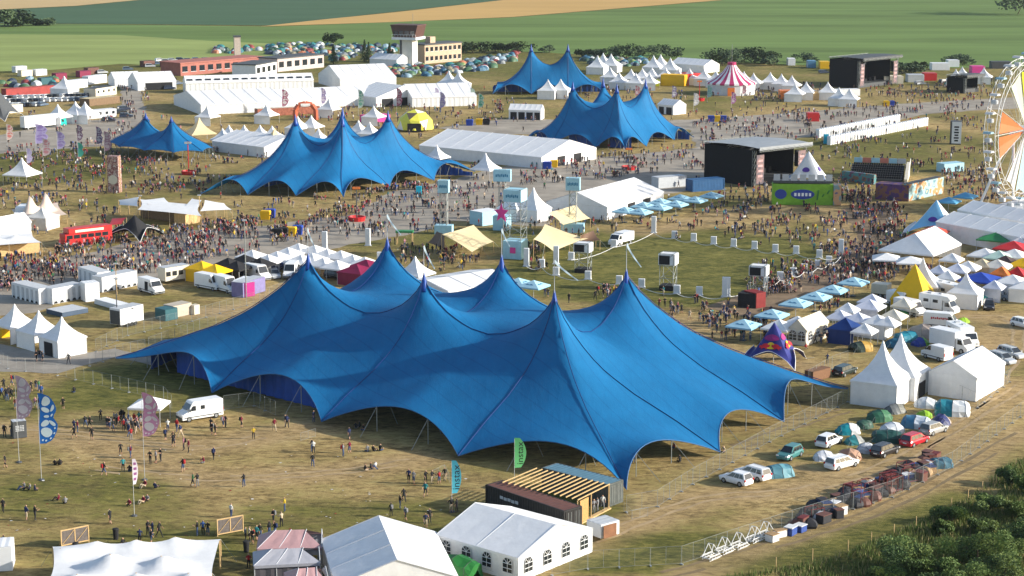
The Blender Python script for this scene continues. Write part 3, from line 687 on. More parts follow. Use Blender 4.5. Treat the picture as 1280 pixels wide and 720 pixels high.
def stretch(label, pts, poles, m, name='stretch_tent', z0=None, n=14, sagp=1., cat='tent', group=None):
    """pts: 4 corner (px,py,z) in order; poles: inner peaks (u,v,extra height)"""
    Q = [W(*p) for p in pts]; c = sum(Q, Vector((0, 0, 0))) / 4; c.z = 0
    root = thing(name, label, cat, c, 0, group); G = []
    for a in range(n + 1):
        row = []
        for b in range(n + 1):
            u, v = a / n, b / n
            p = Q[0] * (1 - u) * (1 - v) + Q[1] * u * (1 - v) + Q[2] * u * v + Q[3] * (1 - u) * v - c
            e = 4 * u * (1 - u); g = 4 * v * (1 - v)
            # scalloped rim
            cu, cv = u - .5, v - .5
            p = p + (Vector((0, 0, 0)) - Vector((p.x, p.y, 0))) * .1 * (e * abs(2 * cv) ** 3 + g * abs(2 * cu) ** 3) * sagp
            for (pu, pv, hh) in poles:
                d = math.hypot(u - pu, v - pv); p.z += hh * max(0, 1 - d / .22) ** 1.4
            row.append(p)
        G.append(row)
    MB().grid(G).build('canopy', m, root, smooth=True)
    for (pu, pv, hh) in poles:
        p = G[round(pu * n)][round(pv * n)]; MB().bar((p.x, p.y, 0), p, .07, 0, 6).build('pole', wood, root)
    for a, b in ((0, 0), (n, 0), (n, n), (0, n), (n // 2, 0), (n // 2, n), (0, n // 2), (n, n // 2)):
        p = G[a][b]
        if p.z > .6:
            d = Vector((p.x, p.y, 0)).normalized(); MB().bar((p.x, p.y, 0), p, .055, 0, 5).build('edge_pole', wood, root)
            MB().bar(p, (p.x + d.x * 2, p.y + d.y * 2, 0), .02, 0, 4).build('guy_rope', steel, root)
    foot(*Q)
    return root
def star_tent(apex, label, m, h=5., r=5., rz=10, arms=4, logo=None, name='star_tent', group=None):
    p = W(*apex, h); p.z = 0; root = thing(name, label, 'tent', p, rz, group); b = MB(); n = 10
    for k in range(arms):
        a0, a1 = 2 * math.pi * k / arms, 2 * math.pi * (k + 1) / arms; G = []
        for i in range(n + 1):
            t = i / n; row = []
            for j in range(n + 1):
                s = j / n; a = a0 + (a1 - a0) * s; e = 4 * s * (1 - s)
                rr = r * t * (1 - .48 * e * t ** .6); z = h * (1 - t) ** 1.25 + t * (2.3 * (e ** .6) * t ** 2)
                row.append((rr * math.cos(a), rr * math.sin(a), z + .05))
            G.append(row)
        MB().grid(G).build('canopy_panel', m[k % len(m)], root, smooth=True)
        q = Vector((r * math.cos(a0), r * math.sin(a0), .05)); MB().bar(q, q * 1.25, .025, 0, 4).build('guy_rope', steel, root)
        e = MB(); last = G[-1]
        for u, v in zip(last, last[1:]): e.bar(u, v, .05, 0, 4)
        e.build('hem', wpaint, root)
    MB().bar((0, 0, 0), (0, 0, h), .07, 0, 6).build('mast', FRAMEM, root)
    foot(*[p + Vector((x, y, 0)) * r * .6 for x, y in ((-1, 0), (0, -1), (1, 0), (0, 1))])
    return root
# ---------------------------------------------------------------- vehicles
TAIL = mat('tail_light', (.4, .01, .01), .2, 0); HEAD = mat('head_light', (.7, .72, .75), .1, 0, spec=.8); PLATE = mat('number_plate', (.75, .75, .7), .5, 0)
def paint(name, c): return mat('car_paint_' + name, c, .22, .03, 1, spec=.6, metal=.0)
def wheels(r, xs, y, rad_, wd=.2):
    for x in xs:
        for s in (-1, 1):
            w_ = MB(); w_.bar((x, s * y, rad_), (x, s * (y - wd), rad_), rad_, 0, 14); o = w_.build('wheel', rubber, r)
            MB().bar((x, s * (y + .012), rad_), (x, s * (y - .05), rad_), rad_ * .6, 0, 10).build('rim', grey, o)
def quadwin(b, P, ins=.12, off=.015):
    P = [Vector(p) for p in P]; c = sum(P, Vector((0, 0, 0))) / 4; n = (P[1] - P[0]).cross(P[3] - P[0]).normalized()
    if n.dot(c - Vector((c.x * .9, 0, .7))) < 0: n = -n
    b.add([p.lerp(c, ins) + n * off for p in P], [(0, 1, 2, 3)])
def car_parts(r, pm, L=4.2, Wd=1.78, H=1.5, kind='hatch', rack=False):
    w, l = Wd / 2, L / 2; zs = H * .6; zb = .22
    st = {'hatch': [(-l, .8, .5), (-l + .08, .96, .9), (-l + .5, 1, 1.), (l - 1.2, 1, 1.), (l - .5, .97, .86), (l - .1, .88, .74), (l, .74, .5)]}['hatch']
    secs = []
    for x, wf, zf in st:
        ww, z = w * wf, zb + (zs - zb) * zf
        secs.append([(x, -ww * .92, zb), (x, -ww, zb + (z - zb) * .35), (x, -ww, zb + (z - zb) * .7), (x, -ww * .9, z), (x, ww * .9, z), (x, ww, zb + (z - zb) * .7), (x, ww, zb + (z - zb) * .35), (x, ww * .92, zb)])
    MB().loft(secs).build('body', pm, r, smooth=False, bevel=.03)
    xr = {'hatch': (-l + .05, -l + .38), 'estate': (-l + .05, -l + .28), 'sedan': (-l + .55, -l + 1.2)}[kind]
    b0, b1, t0, t1 = xr[0], l - 1.0, xr[1], l - 1.75; wb, wt = w * .9, w * .7
    lo = [(b0, -wb, zs - .02), (b1, -wb, zs - .02), (b1, wb, zs - .02), (b0, wb, zs - .02)]; hi = [(t0, -wt, H), (t1, -wt, H), (t1, wt, H), (t0, wt, H)]
    MB().loft([lo, hi]).build('cabin', pm, r, bevel=.05)
    for s in (0, 1):
        y = -1 if s == 0 else 1; b = MB(); A, B_ = (lo[0], lo[1]) if s == 0 else (lo[3], lo[2]); D_, C_ = (hi[0], hi[1]) if s == 0 else (hi[3], hi[2])
        pt = lambda u, v: (Vector(A).lerp(Vector(B_), u)).lerp(Vector(D_).lerp(Vector(C_), u), v)
        for u0, u1 in ((.07, .3), (.33, .58), (.61, .93)):
            quadwin(b, [pt(u0, .12), pt(u1, .12), pt(u1 - (.06 if u1 > .9 else 0), .86), pt(u0 + (.03 if u0 < .1 else 0), .86)], 0, .02 )
        b.build('side_window', glass, r)
    b = MB(); quadwin(b, [lo[1], lo[2], hi[2], hi[1]], .1, .02); b.build('windscreen', glass, r)
    b = MB(); quadwin(b, [lo[0], lo[3], hi[3], hi[0]], .14, .02); b.build('rear_window', glass, r)
    wheels(r, (-l + .75, l - .82), w + .005, .32)
    for s in (-1, 1):
        MB().box((l - .12, s * w * .68, .62), (.2, .34, .16)).build('headlight', HEAD, r); MB().box((-l + .06, s * w * .84, .8), (.12, .18, .24)).build('tail_light', TAIL, r)
        MB().box((l - 1.25, s * (w + .08), zs + .06), (.14, .2, .14)).build('mirror', pm, r)
    MB().box((-l - .0, 0, .55), (.03, .5, .12)).build('number_plate', PLATE, r)
    if rack:
        for s in (-1, 1): MB().bar((t0 + .2, s * wt * .9, H + .06), (t1 - .1, s * wt * .9, H + .06), .025).build('roof_rail', grey, r)
def car(px, py, to, label, c, kind='hatch', L=4.2, H=1.5, rack=False, look=None, group='cars parked by the tents', rz=None):
    pm = paint('%d_%d_%d' % tuple(int(x * 99) for x in c), c)
    def mk(): r = thing('parked_car', None, 'car'); car_parts(r, pm, L, 1.8, H, kind, rack); return r
    o = proto(('car', pm.name, kind, L, H, rack), mk); p = W(px, py); put(o, p, yaw((px, py), to) if rz is None else rz); o['category'] = 'car'; o['group'] = group
    if label: o['label'] = label
    else: later(o, look)
    Mx = Matrix.Rotation(o.rotation_euler.z, 3, 'Z'); foot(*[p + Mx @ Vector((x * L / 2, y * .95, 0)) for x, y in ((-1, -1), (1, -1), (1, 1), (-1, 1))])
    return o
def van_parts(r, pm, L=5.8, Wd=2.02, H=2.55, side_glass=False, logo=False, camper=False, open_door=False):
    w, l = Wd / 2, L / 2; zb = .3
    prof = [(-l, zb), (-l, H - .12), (-l + .15, H), (l - 1.75, H), (l - 1.5, H - .08), (l - .85, 1.38), (l - .15, 1.05), (l, .8), (l, zb)]
    ins = lambda z: w * (1 if z < 1.3 else 1 - .09 * (z - 1.3) / (H - 1.3))
    secs = [[(x, s * ins(z), z) for x, z in prof] for s in (-1, 1)]
    MB().loft(secs).build('body', pm, r, bevel=.05)
    b = MB(); x0, x1, z0, z1 = l - 1.47, l - .88, H - .2, 1.45
    quadwin(b, [(x0, -w * .82, z0), (x0, w * .82, z0), (x1, w * .9, z1), (x1, -w * .9, z1)], 0, .03); b.build('windscreen', glass, r)
    for s in (-1, 1):
        b = MB(); y = lambda z: s * (ins(z) + .012)
        b.add([(l - 1.95, y(1.42), 1.42), (l - 1.02, y(1.42), 1.42), (l - 1.5, y(2.05), 2.05), (l - 1.95, y(2.05), 2.05)], [(0, 1, 2, 3)])
        if side_glass:
            for u in (-l + .5, -.45): b.add([(u, y(1.5), 1.5), (u + 1.1, y(1.5), 1.5), (u + 1.1, y(2.05), 2.05), (u, y(2.05), 2.05)], [(0, 1, 2, 3)])
        if camper: b.add([(-.3, y(1.5), 1.5), (.3, y(1.5), 1.5), (.3, y(2.), 2.), (-.3, y(2.), 2.)], [(0, 1, 2, 3)])
        b.build('side_window', glass, r)
        MB().box((l - .08, s * w * .76, .92), (.2, .3, .26)).build('headlight', HEAD, r); MB().box((-l - .0, s * w * .9, 1.15), (.06, .14, .5)).build('tail_light', TAIL, r)
        MB().box((l - 1.1, s * (w + .12), 1.55), (.12, .2, .3)).build('mirror', dgrey, r)
        MB().box((0, s * (w + .008), .62), (L * .9, .02, .12)).build('side_trim', dgrey, r)
        if logo:
            k = MB()
            for i in range(9): k.box((-1.6 + i * .3, s * (w + .015), 1.75 if i % 2 else 1.7), (.2, .02, .26 if i % 3 else .34))
            k.build('lettering', red, r)
        if open_door: MB().add([(-.4, s * (w + .02), .5), (.65, s * (w + .02), .5), (.65, s * (ins(2.1) + .02), 2.1), (-.4, s * (ins(2.1) + .02), 2.1)], [(0, 1, 2, 3)]).build('open_door', black, r)
    MB().box((l - .0, 0, .52), (.12, Wd * .94, .26)).build('bumper', dgrey, r)
    wheels(r, (-l + 1.05, l - .95), w + .005, .36, .24)
def van(px, py, to, label, c=(.8, .8, .79), L=5.8, H=2.55, look=None, group='vans parked on the site', rz=None, **k):
    pm = wpaint if c[0] > .75 else paint('%d_%d_%d' % tuple(int(x * 99) for x in c), c)
    def mk(): r = thing('parked_van', None, 'van'); van_parts(r, pm, L, 2.02, H, **k); return r
    o = proto(('van', pm.name, L, H, tuple(sorted(k.items()))), mk); p = W(px, py); put(o, p, yaw((px, py), to) if rz is None else rz); o['category'] = 'van'; o['group'] = group
    if label: o['label'] = label
    else: later(o, look or 'white panel van')
    Mx = Matrix.Rotation(o.rotation_euler.z, 3, 'Z'); foot(*[p + Mx @ Vector((x * L / 2, y * 1.05, 0)) for x, y in ((-1, -1), (1, -1), (1, 1), (-1, 1))])
    return o
def truck(px, py, to, label, cab, box, L=7.5, H=3.3, name='box_truck', cat='truck', windows=False, luton=False, trailer=False, text=False):
    p = W(px, py); r = thing(name, label, cat, p, yaw((px, py), to)); l = L / 2; cm_, bm = cab, box; cl = 2.1
    MB().box((-cl / 2 - .05, 0, (H + .75) / 2), (L - cl - .1, 2.3, H - .75)).build('cargo_box', bm, r, bevel=.04)
    if not trailer:
        pr = [(l - cl, .35), (l - cl, 2.3 if not luton else 2.2), (l - 1.1, 2.3), (l - .55, 1.35), (l - .05, 1.05), (l, .4)] if H < 3.6 else [(l - cl, .4), (l - cl, 3.), (l - .4, 3.), (l - .08, 1.8), (l, .4)]
        MB().loft([[(x, s * 1.02, z) for x, z in pr] for s in (-1, 1)]).build('cab', cm_, r, bevel=.04)
        b = MB()
        if H < 3.6: quadwin(b, [(l - 1.06, -.85, 2.2), (l - 1.06, .85, 2.2), (l - .56, .92, 1.42), (l - .56, -.92, 1.42)], 0, .03)
        else: quadwin(b, [(l - .38, -.9, 2.8), (l - .38, .9, 2.8), (l - .1, .95, 1.9), (l - .1, -.95, 1.9)], 0, .03)
        b.build('windscreen', glass, r)
        for s in (-1, 1):
            MB().add([(l - 1.8, s * 1.035, 1.4), (l - .85, s * 1.035, 1.4), (l - 1.15, s * 1.035, 2.1), (l - 1.8, s * 1.035, 2.1)], [(0, 1, 2, 3)]).build('side_window', glass, r)
            MB().box((l - .04, s * .75, .85), (.12, .3, .22)).build('headlight', HEAD, r)
    if luton:
        MB().loft([[(x, s * 1.1, z) for x, z in [(l - cl - .3, 2.28), (l - cl - .3, H), (l - 1.2, H - .1), (l - .75, 2.6), (l - .9, 2.28)]] for s in (-1, 1)]).build('overcab_bunk', bm, r, bevel=.05)
    if windows:
        for s in (-1, 1):
            for u in (-l + .9, -l + 2.6):
                MB().box((u + .4, s * 1.155, 2.1), (.9, .03, .5)).build('window', glass, r)
            MB().box((-l + 2.1, s * 1.155, 1.7), (.06, .02, 1.7)).build('stripe', lgrey, r)
        MB().box((-l + 1.5, 0, H + .08), (.7, .7, .14)).build('roof_hatch', lgrey, r)
        MB().box((-l + 3.2, .3, H + .08), (.5, .5, .14)).build('roof_hatch', lgrey, r)
    if text:
        for s in (-1, 1):
            b = MB(); R_ = random.Random(3)
            for i in range(5): b.box((-cl / 2 - .6 + i * .26, s * 1.165, 1.9 + (.1 if i % 2 else 0)), (.2, .02, .5))
            b.build('lettering', dgrey, r)
    MB().box((-.2, 0, .62), (L - .6, 1.1, .2)).build('chassis', dgrey, r)
    wheels(r, (-l + 1.2, l - 1.0) if not trailer else (-l + 1.6, -l + 2.5), 1.1, .42, .26)
    if trailer: MB().bar((l - cl, 0, .55), (l - .6, 0, .5), .06).build('drawbar', dgrey, r)
    Mx = Matrix.Rotation(r.rotation_euler.z, 3, 'Z'); foot(*[p + Mx @ Vector((x * l, y * 1.2, 0)) for x, y in ((-1, -1), (1, -1), (1, 1), (-1, 1))])
    return r
# ---------------------------------------------------------------- boxes, cabins, containers
def frame_at(p0, p1, z=0.):
    A, B = W(*p0, z), W(*p1, z); A.z = B.z = 0
    return A, (B - A).length, math.degrees(math.atan2((B - A).y, (B - A).x))
def container(label, p0, p1, depth, h=2.6, m=None, roof=None, name='shipping_container', cat='container', doors='e', corr=True, group=None, windows=0, look=None, among=None, z=0., base=0., stripes=None):
    m = m or dgrey; A, L, rz = frame_at(p0, p1, z); r = thing(name, label, cat, A, rz, group)
    if look: later(r, look, among)
    D = depth; b = MB()
    if corr:
        n = max(4, int(L / .45)); G = [[], []]
        def ribbed(q0, q1, nv, nn):
            G = [[], []]
            for i in range(nn * 4 + 1):
                p = q0.lerp(q1, i / (nn * 4)) + nv * (.05 if i % 4 in (1, 2) else 0)
                G[0].append((p.x, p.y, .12 + base)); G[1].append((p.x, p.y, h - .1))
            b.grid(G)
        c = [Vector((0, 0, 0)), Vector((L, 0, 0)), Vector((L, D, 0)), Vector((0, D, 0))]
        for k, nv in enumerate(((0, -1), (1, 0), (0, 1), (-1, 0))):
            q0, q1 = c[k], c[(k + 1) % 4]; sg = 1 if D > 0 else -1
            ribbed(q0, q1, -Vector((nv[0], nv[1] * sg, 0)) * .5, max(3, int((q1 - q0).length / .4)))
        b.build('side_wall', m, r)
        fr = MB()
        for x in (0, L):
            for y in (0, D): fr.box((x, y, h / 2), (.16, .16, h))
        for z_ in (.09 + base, h - .06):
            for y in (0, D): fr.box((L / 2, y, z_), (L - .16, .14, .16))
            for x in (0, L): fr.box((x, D / 2, z_), (.14, abs(D) - .16, .16))
        fr.build('corner_frame', m, r)
    else:
        b.box((L / 2, D / 2, (h + base) / 2), (L, abs(D), h - base - .06)).build('side_wall', m, r, bevel=.03)
    rf = MB(); n = max(3, int(L / .6)) * 2; G = [[], []]
    for i in range(n + 1):
        x = L * i / n; zz = h + (.02 if i % 2 else -.01); G[0].append((x, 0, zz)); G[1].append((x, D, zz))
    rf.grid(G); rf.build('roof', roof or m, r)
    if 'e' in doors:
        for y0, y1 in ((.06, .49), (.51, .94)):
            o = MB().box((L + .1, D * (y0 + y1) / 2, h / 2), (.05, abs(D) * (y1 - y0), h - .4)).build('door', m, r)
            for t in (.3, .7): MB().bar((L + .15, D * (y0 + (y1 - y0) * t), .3), (L + .15, D * (y0 + (y1 - y0) * t), h - .3), .03).build('locking_bar', steel, o)
    for i in range(windows):
        x = L * (i + .5) / windows; MB().box((x, -.04 if D > 0 else .04, h * .6), (.9, .04, .8)).build('window', glass, r)
    if stripes:
        for i in range(stripes): MB().box((L * (i + .5) / stripes, -.05 if D > 0 else .05, h * .48), (.62, .03, h * .74)).build('door', lgrey, r); MB().prism([(L * (i + .5) / stripes + .4 * math.cos(a), .12 + .42 * math.sin(a)) for a in (0, .8, 1.57, 2.35, 3.14)], 1, -.07 if D > 0 else .04, -.03 if D > 0 else .07).build('step_arch', black, r)
    Mx = Matrix.Rotation(rad(rz), 3, 'Z'); foot(*[A + Mx @ Vector(p) for p in ((0, 0, 0), (L, 0, 0), (L, D, 0), (0, D, 0))])
    return r
def fence(pts, look=None, label=None, h=2., mesh=True, name='mesh_fence', feet=True, post=3.4, r_=.013, posts_only=False, screen=None):
    P = [W(*p) for p in pts]; c = P[0]; root = thing(name, label, 'fence', c)
    if look: later(root, look)
    infill = screen
    if mesh and not infill:
        infill = bpy.data.materials.get('wire_mesh')
        if not infill:
            infill = bpy.data.materials.new('wire_mesh'); infill.use_nodes = True; T = infill.node_tree; b = T.nodes['Principled BSDF']; b.inputs['Base Color'].default_value = (.45, .47, .46, 1); b.inputs['Alpha'].default_value = .035
    for a, b in zip(P, P[1:]):
        n = max(1, round((b - a).length / post))
        for i in range(n):
            p, q = a.lerp(b, i / n) - c, a.lerp(b, (i + .98) / n) - c; up = Vector((0, 0, h))
            if posts_only:
                MB().bar(p, p + up, .05, 0, 5).build('post', wood, root); continue
            f = MB(); lo = Vector((0, 0, .15))
            for u, v in ((p, p + up), (q, q + up), (p + up, q + up), (p + lo, q + lo), ((p + q) / 2 + lo, (p + q) / 2 + up)): f.bar(u, v, r_, 0, 4)
            o = f.build('fence_panel', steel, root)
            if infill: MB().add([p + lo, q + lo, q + up, p + up], [(0, 1, 2, 3)]).build('wire_infill', infill, o)
            if feet: MB().box(p + Vector((0, 0, .07)), (.42, .16, .1), 0, math.degrees(math.atan2((b - a).y, (b - a).x)) + 90).build('block_foot', grey, root)
    return root
def lattice(b, p, q, wd=.5, n=6, r=.03, m=0):
    """square truss"""
    p, q = Vector(p), Vector(q); d = (q - p).normalized(); a = d.orthogonal().normalized() if abs(d.z) < .99 else Vector((1, 0, 0)); c = d.cross(a).normalized()
    k = [a * wd / 2 + c * wd / 2, -a * wd / 2 + c * wd / 2, -a * wd / 2 - c * wd / 2, a * wd / 2 - c * wd / 2]
    for v in k: b.bar(p + v, q + v, r, m, 4)
    for i in range(n):
        s, e = p.lerp(q, i / n), p.lerp(q, (i + 1) / n)
        for j in range(4): b.bar(s + k[j], e + k[(j + 1) % 4], r * .7, m, 3)
    return b
def feather_flag(base, top, wid, label, cols, pattern='butterfly', text=None, name='feather_flag', group=None, rz=10, h=None, f0=.42):
    """tall bow flag on a pole; size from its foot pixel and the pixel height of its top"""
    p = W(*base); s = (base[1] - HOR) / CAM_H * math.cos(TH); H = (base[1] - top) / s; w_ = wid / s
    r = thing(name, label, 'flag', p, rz, group); z0 = H * f0
    MB().bar((0, 0, 0), (0, 0, H * .98), .04, 0, 5, .02).build('pole', FRAMEM, r)
    MB().lathe([(.35, 0), (.3, .12), (.05, .16)], 10).build('base', dgrey, r)
    m1 = mat('flag_%d_%d_%d' % tuple(int(x * 99) for x in cols[0]), cols[0], .6, .06, 1, transl=.25); m2 = mat('flag_%d_%d_%d' % tuple(int(x * 99) for x in cols[1]), cols[1], .6, .06, 1, transl=.2)
    hh = H - z0; n = 16
    def edge(t):  # right edge, wing shaped
        if pattern == 'butterfly': return w_ * (.35 + .75 * math.sin(math.pi * min(1, t * 1.02)) ** .5 - .28 * math.exp(-((t - .52) / .1) ** 2)) * (1 if t < .96 else .6)
        return w_ * (math.sin(math.pi * (.12 + .8 * t)) ** .6)
    left = lambda t: w_ * .32 * math.sin(math.pi * t) * (1 if pattern == 'butterfly' else .3) * (t - .35)
    yv = lambda x, t: .1 * math.sin(3 * t + x)
    G = [[(left(t) + (edge(t) - left(t)) * k / 4, yv(k / 4, t), z0 + hh * t) for k in range(5)] for t in [i / n for i in range(n + 1)]]
    b = MB().grid(G); b.build('banner', m2 if pattern == 'butterfly' else m1, r, smooth=True)
    def P(u, t, side): return (left(t) + (edge(t) - left(t)) * u, yv(u, t) + side * .03, z0 + hh * t)
    b = MB()
    for side in (-1, 1):
        if pattern == 'butterfly':
            for (cu, ct, ru, rt, sk) in ((.5, .84, .36, .085, .1), (.34, .665, .26, .05, -.05), (.78, .70, .14, .05, .1), (.5, .535, .2, .028, .0), (.85, .56, .07, .03, 0), (.34, .4, .24, .06, .06), (.74, .4, .16, .05, -.06), (.45, .22, .34, .095, -.05), (.86, .3, .05, .02, 0), (.9, .2, .05, .02, 0), (.82, .1, .07, .02, 0), (.55, .06, .08, .018, 0), (.28, .07, .08, .02, 0)):
                b.add([P(cu, ct, side)] + [P(min(.97, max(.03, cu + ru * math.cos(a))), min(.985, max(.015, ct + rt * math.sin(a) + sk * math.cos(a) * .5)), side) for a in [6.2832 * i / 12 for i in range(13)]], [(0, i, i + 1) for i in range(1, 13)])
        elif pattern == 'bars':
            for i in range(4): t0 = .15 + i * .2; b.grid([[P(u, t0 + k * .05, side) for u in (.25, .5, .75)] for k in range(3)])
    if b.f: b.build('wing_pattern', m1 if pattern == 'butterfly' else m2, r)
    if text:
        cu = bpy.data.curves.new('t', 'FONT'); cu.body = text; cu.size = w_ * 1.05; cu.align_x = 'CENTER'; cu.align_y = 'CENTER'; cu.extrude = .01
        to = bpy.data.objects.new('t', cu); C.objects.link(to); me = bpy.data.meshes.new_from_object(to.evaluated_get(bpy.context.evaluated_depsgraph_get())); bpy.data.objects.remove(to)
        me.materials.clear(); me.materials.append(m2)
        for side in (-1,):
            o = obj('lettering', me, r); o.rotation_euler = (math.pi / 2, -math.pi / 2, 0); o.location = (w_ * .48, side * .2, z0 + hh * .5)
            sx = hh * .74 / max(.01, o.dimensions.x); o.scale = (sx, sx * .9, 1)
    return r
def text_mesh(body, size, m, parent, loc, rot, name='lettering', bold=0.):
    cu = bpy.data.curves.new('t', 'FONT'); cu.body = body; cu.size = size; cu.align_x = 'CENTER'; cu.align_y = 'CENTER'; cu.extrude = .008; cu.offset = bold
    to = bpy.data.objects.new('t', cu); C.objects.link(to); me = bpy.data.meshes.new_from_object(to.evaluated_get(bpy.context.evaluated_depsgraph_get())); bpy.data.objects.remove(to)
    me.materials.clear(); me.materials.append(m); o = obj(name, me, parent, loc); o.rotation_euler = rot; return o
# ---------------------------------------------------------------- plants
def leaf_crown(b, c, rx, rz_, n, size, seed, m=(0, 1, 2)):
    rr = random.Random(seed)
    lob = [(Vector((rr.gauss(0, .45) * rx, rr.gauss(0, .45) * rx, rr.uniform(-.35, .55) * rz_)), rr.uniform(.35, .6)) for _ in range(9)]
    for i in range(n):
        l, s = lob[i % 9]; d = Vector((rr.gauss(0, 1), rr.gauss(0, 1), rr.gauss(0, 1))).normalized() * (rr.random() ** .4)
        p = Vector(c) + l + Vector((d.x * rx * s, d.y * rx * s, d.z * rz_ * s)); p.z = max(.05, p.z)
        a = Vector((rr.gauss(0, 1), rr.gauss(0, 1), rr.gauss(0, .6))).normalized(); q = a.orthogonal().normalized(); k = size * rr.uniform(.6, 1.4)
        b.add([p - a * k, p + q * k * .55, p + a * k, p - q * k * .55], [(0, 1, 2, 3)], m[(i % 9 + (rr.random() < .3)) % len(m)])
LEAF = [mat('leaf_dark', (.05, .09, .026), .7, .25, 3, transl=.25), mat('leaf_mid', (.09, .15, .036), .7, .25, 3, transl=.3), mat('leaf_light', (.16, .215, .055), .7, .2, 3, transl=.3)]
LEAFD = [mat('far_leaf_dark', (.035, .06, .026), .8, .2, 3), mat('far_leaf', (.06, .095, .038), .8, .2, 3)]
bark = mat('bark', (.09, .065, .045), .9, .3, 4)
def bush(px, py, w_, h, label=None, look='leafy green bush', n=3000, size=.16, far=False, name='bush', cat='bush', var=0, group=None, among=None, loc=None):
    def mk():
        r = thing(name, None, cat); b = MB(); leaf_crown(b, (0, 0, h * .52), w_ / 2, h * .5, n, size, var + 5); b.build('crown', LEAFD if far else LEAF, r, fix=False)
        b = MB()
        for i in range(1 if far else 5):
            a = i * 1.3; b.bar((0, 0, 0), (math.cos(a) * w_ * .22, math.sin(a) * w_ * .22, h * .6), .09 if not far else .25, 0, 5, .03)
        b.build('trunk', bark, r); return r
    o = proto(('bush', w_, h, n, far, var, name), mk); p = loc or W(px, py); put(o, p, R.uniform(0, 360), R.uniform(.9, 1.12)); o['category'] = cat
    if group: o['group'] = group
    if label: o['label'] = label
    else: later(o, look, among)
    return o
# ---------------------------------------------------------------- people
def skel_mesh(key, joints, bones, sub=1):
    """joints: name -> (pos, radius); bones: (a, b, region). Skin modifier, then a material region per face"""
    names = list(joints); ix = {n: i for i, n in enumerate(names)}
    me = bpy.data.meshes.new('sk'); me.from_pydata([joints[n][0] for n in names], [(ix[a], ix[b]) for a, b, _ in bones], [])
    o = bpy.data.objects.new('sk', me); C.objects.link(o); md = o.modifiers.new('s', 'SKIN'); md.use_smooth_shade = True
    if sub: s = o.modifiers.new('d', 'SUBSURF'); s.levels = sub; s.render_levels = sub
    for n, sv in zip(names, me.skin_vertices[0].data): rr = joints[n][1]; sv.radius = (rr, rr) if not isinstance(rr, tuple) else rr; sv.use_root = n == names[0]
    out = bpy.data.meshes.new_from_object(o.evaluated_get(bpy.context.evaluated_depsgraph_get())); bpy.data.objects.remove(o); out.name = 'person_' + key
    seg = [(Vector(joints[a][0]), Vector(joints[b][0]), reg, (max(joints[a][1]) if isinstance(joints[a][1], tuple) else joints[a][1])) for a, b, reg in bones]
    for p in out.polygons:
        c = p.center; best = min(seg, key=lambda s: (c - s[0] - (s[1] - s[0]) * max(0, min(1, (c - s[0]).dot(s[1] - s[0]) / max(1e-9, (s[1] - s[0]).length_squared)))).length - s[3] * .5)
        reg = best[2]
        if best[2] == 4:  # head: hair on the top and back
            reg = 3 if (c.z > HZ[0] + .02 or c.x < HZ[1] - .03) else 0
        p.material_index = reg
    return out
HZ = [1.62, .02]
# material slots: 0 skin, 1 shirt, 2 trousers, 3 hair, 5 shoes
def standing(key, stride=0., arm=(0, 0), shorts=False, lean=0., bend=(0., 0.)):
    J = {}; J['pel'] = ((0, 0, .95), (.15, .11)); J['bel'] = ((lean * .3, 0, 1.1), (.15, .1)); J['che'] = ((lean * .7, 0, 1.3), (.17, .11)); J['nec'] = ((lean, 0, 1.47), .06); J['hd0'] = ((lean + .02, 0, 1.58), .085); J['hd1'] = ((lean + .03, 0, 1.7), .09)
    J['nos'] = ((lean + .13, 0, 1.6), .02)
    B = [('pel', 'bel', 1), ('bel', 'che', 1), ('che', 'nec', 1), ('nec', 'hd0', 0), ('hd0', 'hd1', 4), ('hd0', 'nos', 0)]
    for s, t in ((-1, 'l'), (1, 'r')):
        f = stride * s
        J['hip' + t] = ((0, s * .1, .88), .095); J['kne' + t] = ((f * .55 + .03, s * .11, .5), .065); J['ank' + t] = ((f - .04 * (f < 0), s * .11, .1 + .06 * (f < 0)), .045); J['toe' + t] = ((f + .16, s * .13, .04 + .02 * (f < 0)), .04)
        B += [('pel', 'hip' + t, 2), ('hip' + t, 'kne' + t, 2), ('kne' + t, 'ank' + t, 0 if shorts else 2), ('ank' + t, 'toe' + t, 5)]
        a = arm[0 if s < 0 else 1]; sh = Vector((lean * .8, s * .2, 1.4)); el = sh + Vector((math.sin(a) * .3, s * .06, -math.cos(a) * .3)); bb = bend[0 if s < 0 else 1]; ha = el + Vector((math.sin(a + bb) * .26, -s * .02, -math.cos(a + bb) * .26))
        J['sho' + t] = (tuple(sh), .065); J['elb' + t] = (tuple(el), .045); J['han' + t] = (tuple(ha), .035); J['fin' + t] = (tuple(ha + (ha - el).normalized() * .12), .03)
        B += [('che', 'sho' + t, 1), ('sho' + t, 'elb' + t, 1), ('elb' + t, 'han' + t, 0), ('han' + t, 'fin' + t, 0)]
    HZ[0], HZ[1] = 1.66, lean + .02
    return skel_mesh(key, J, B)
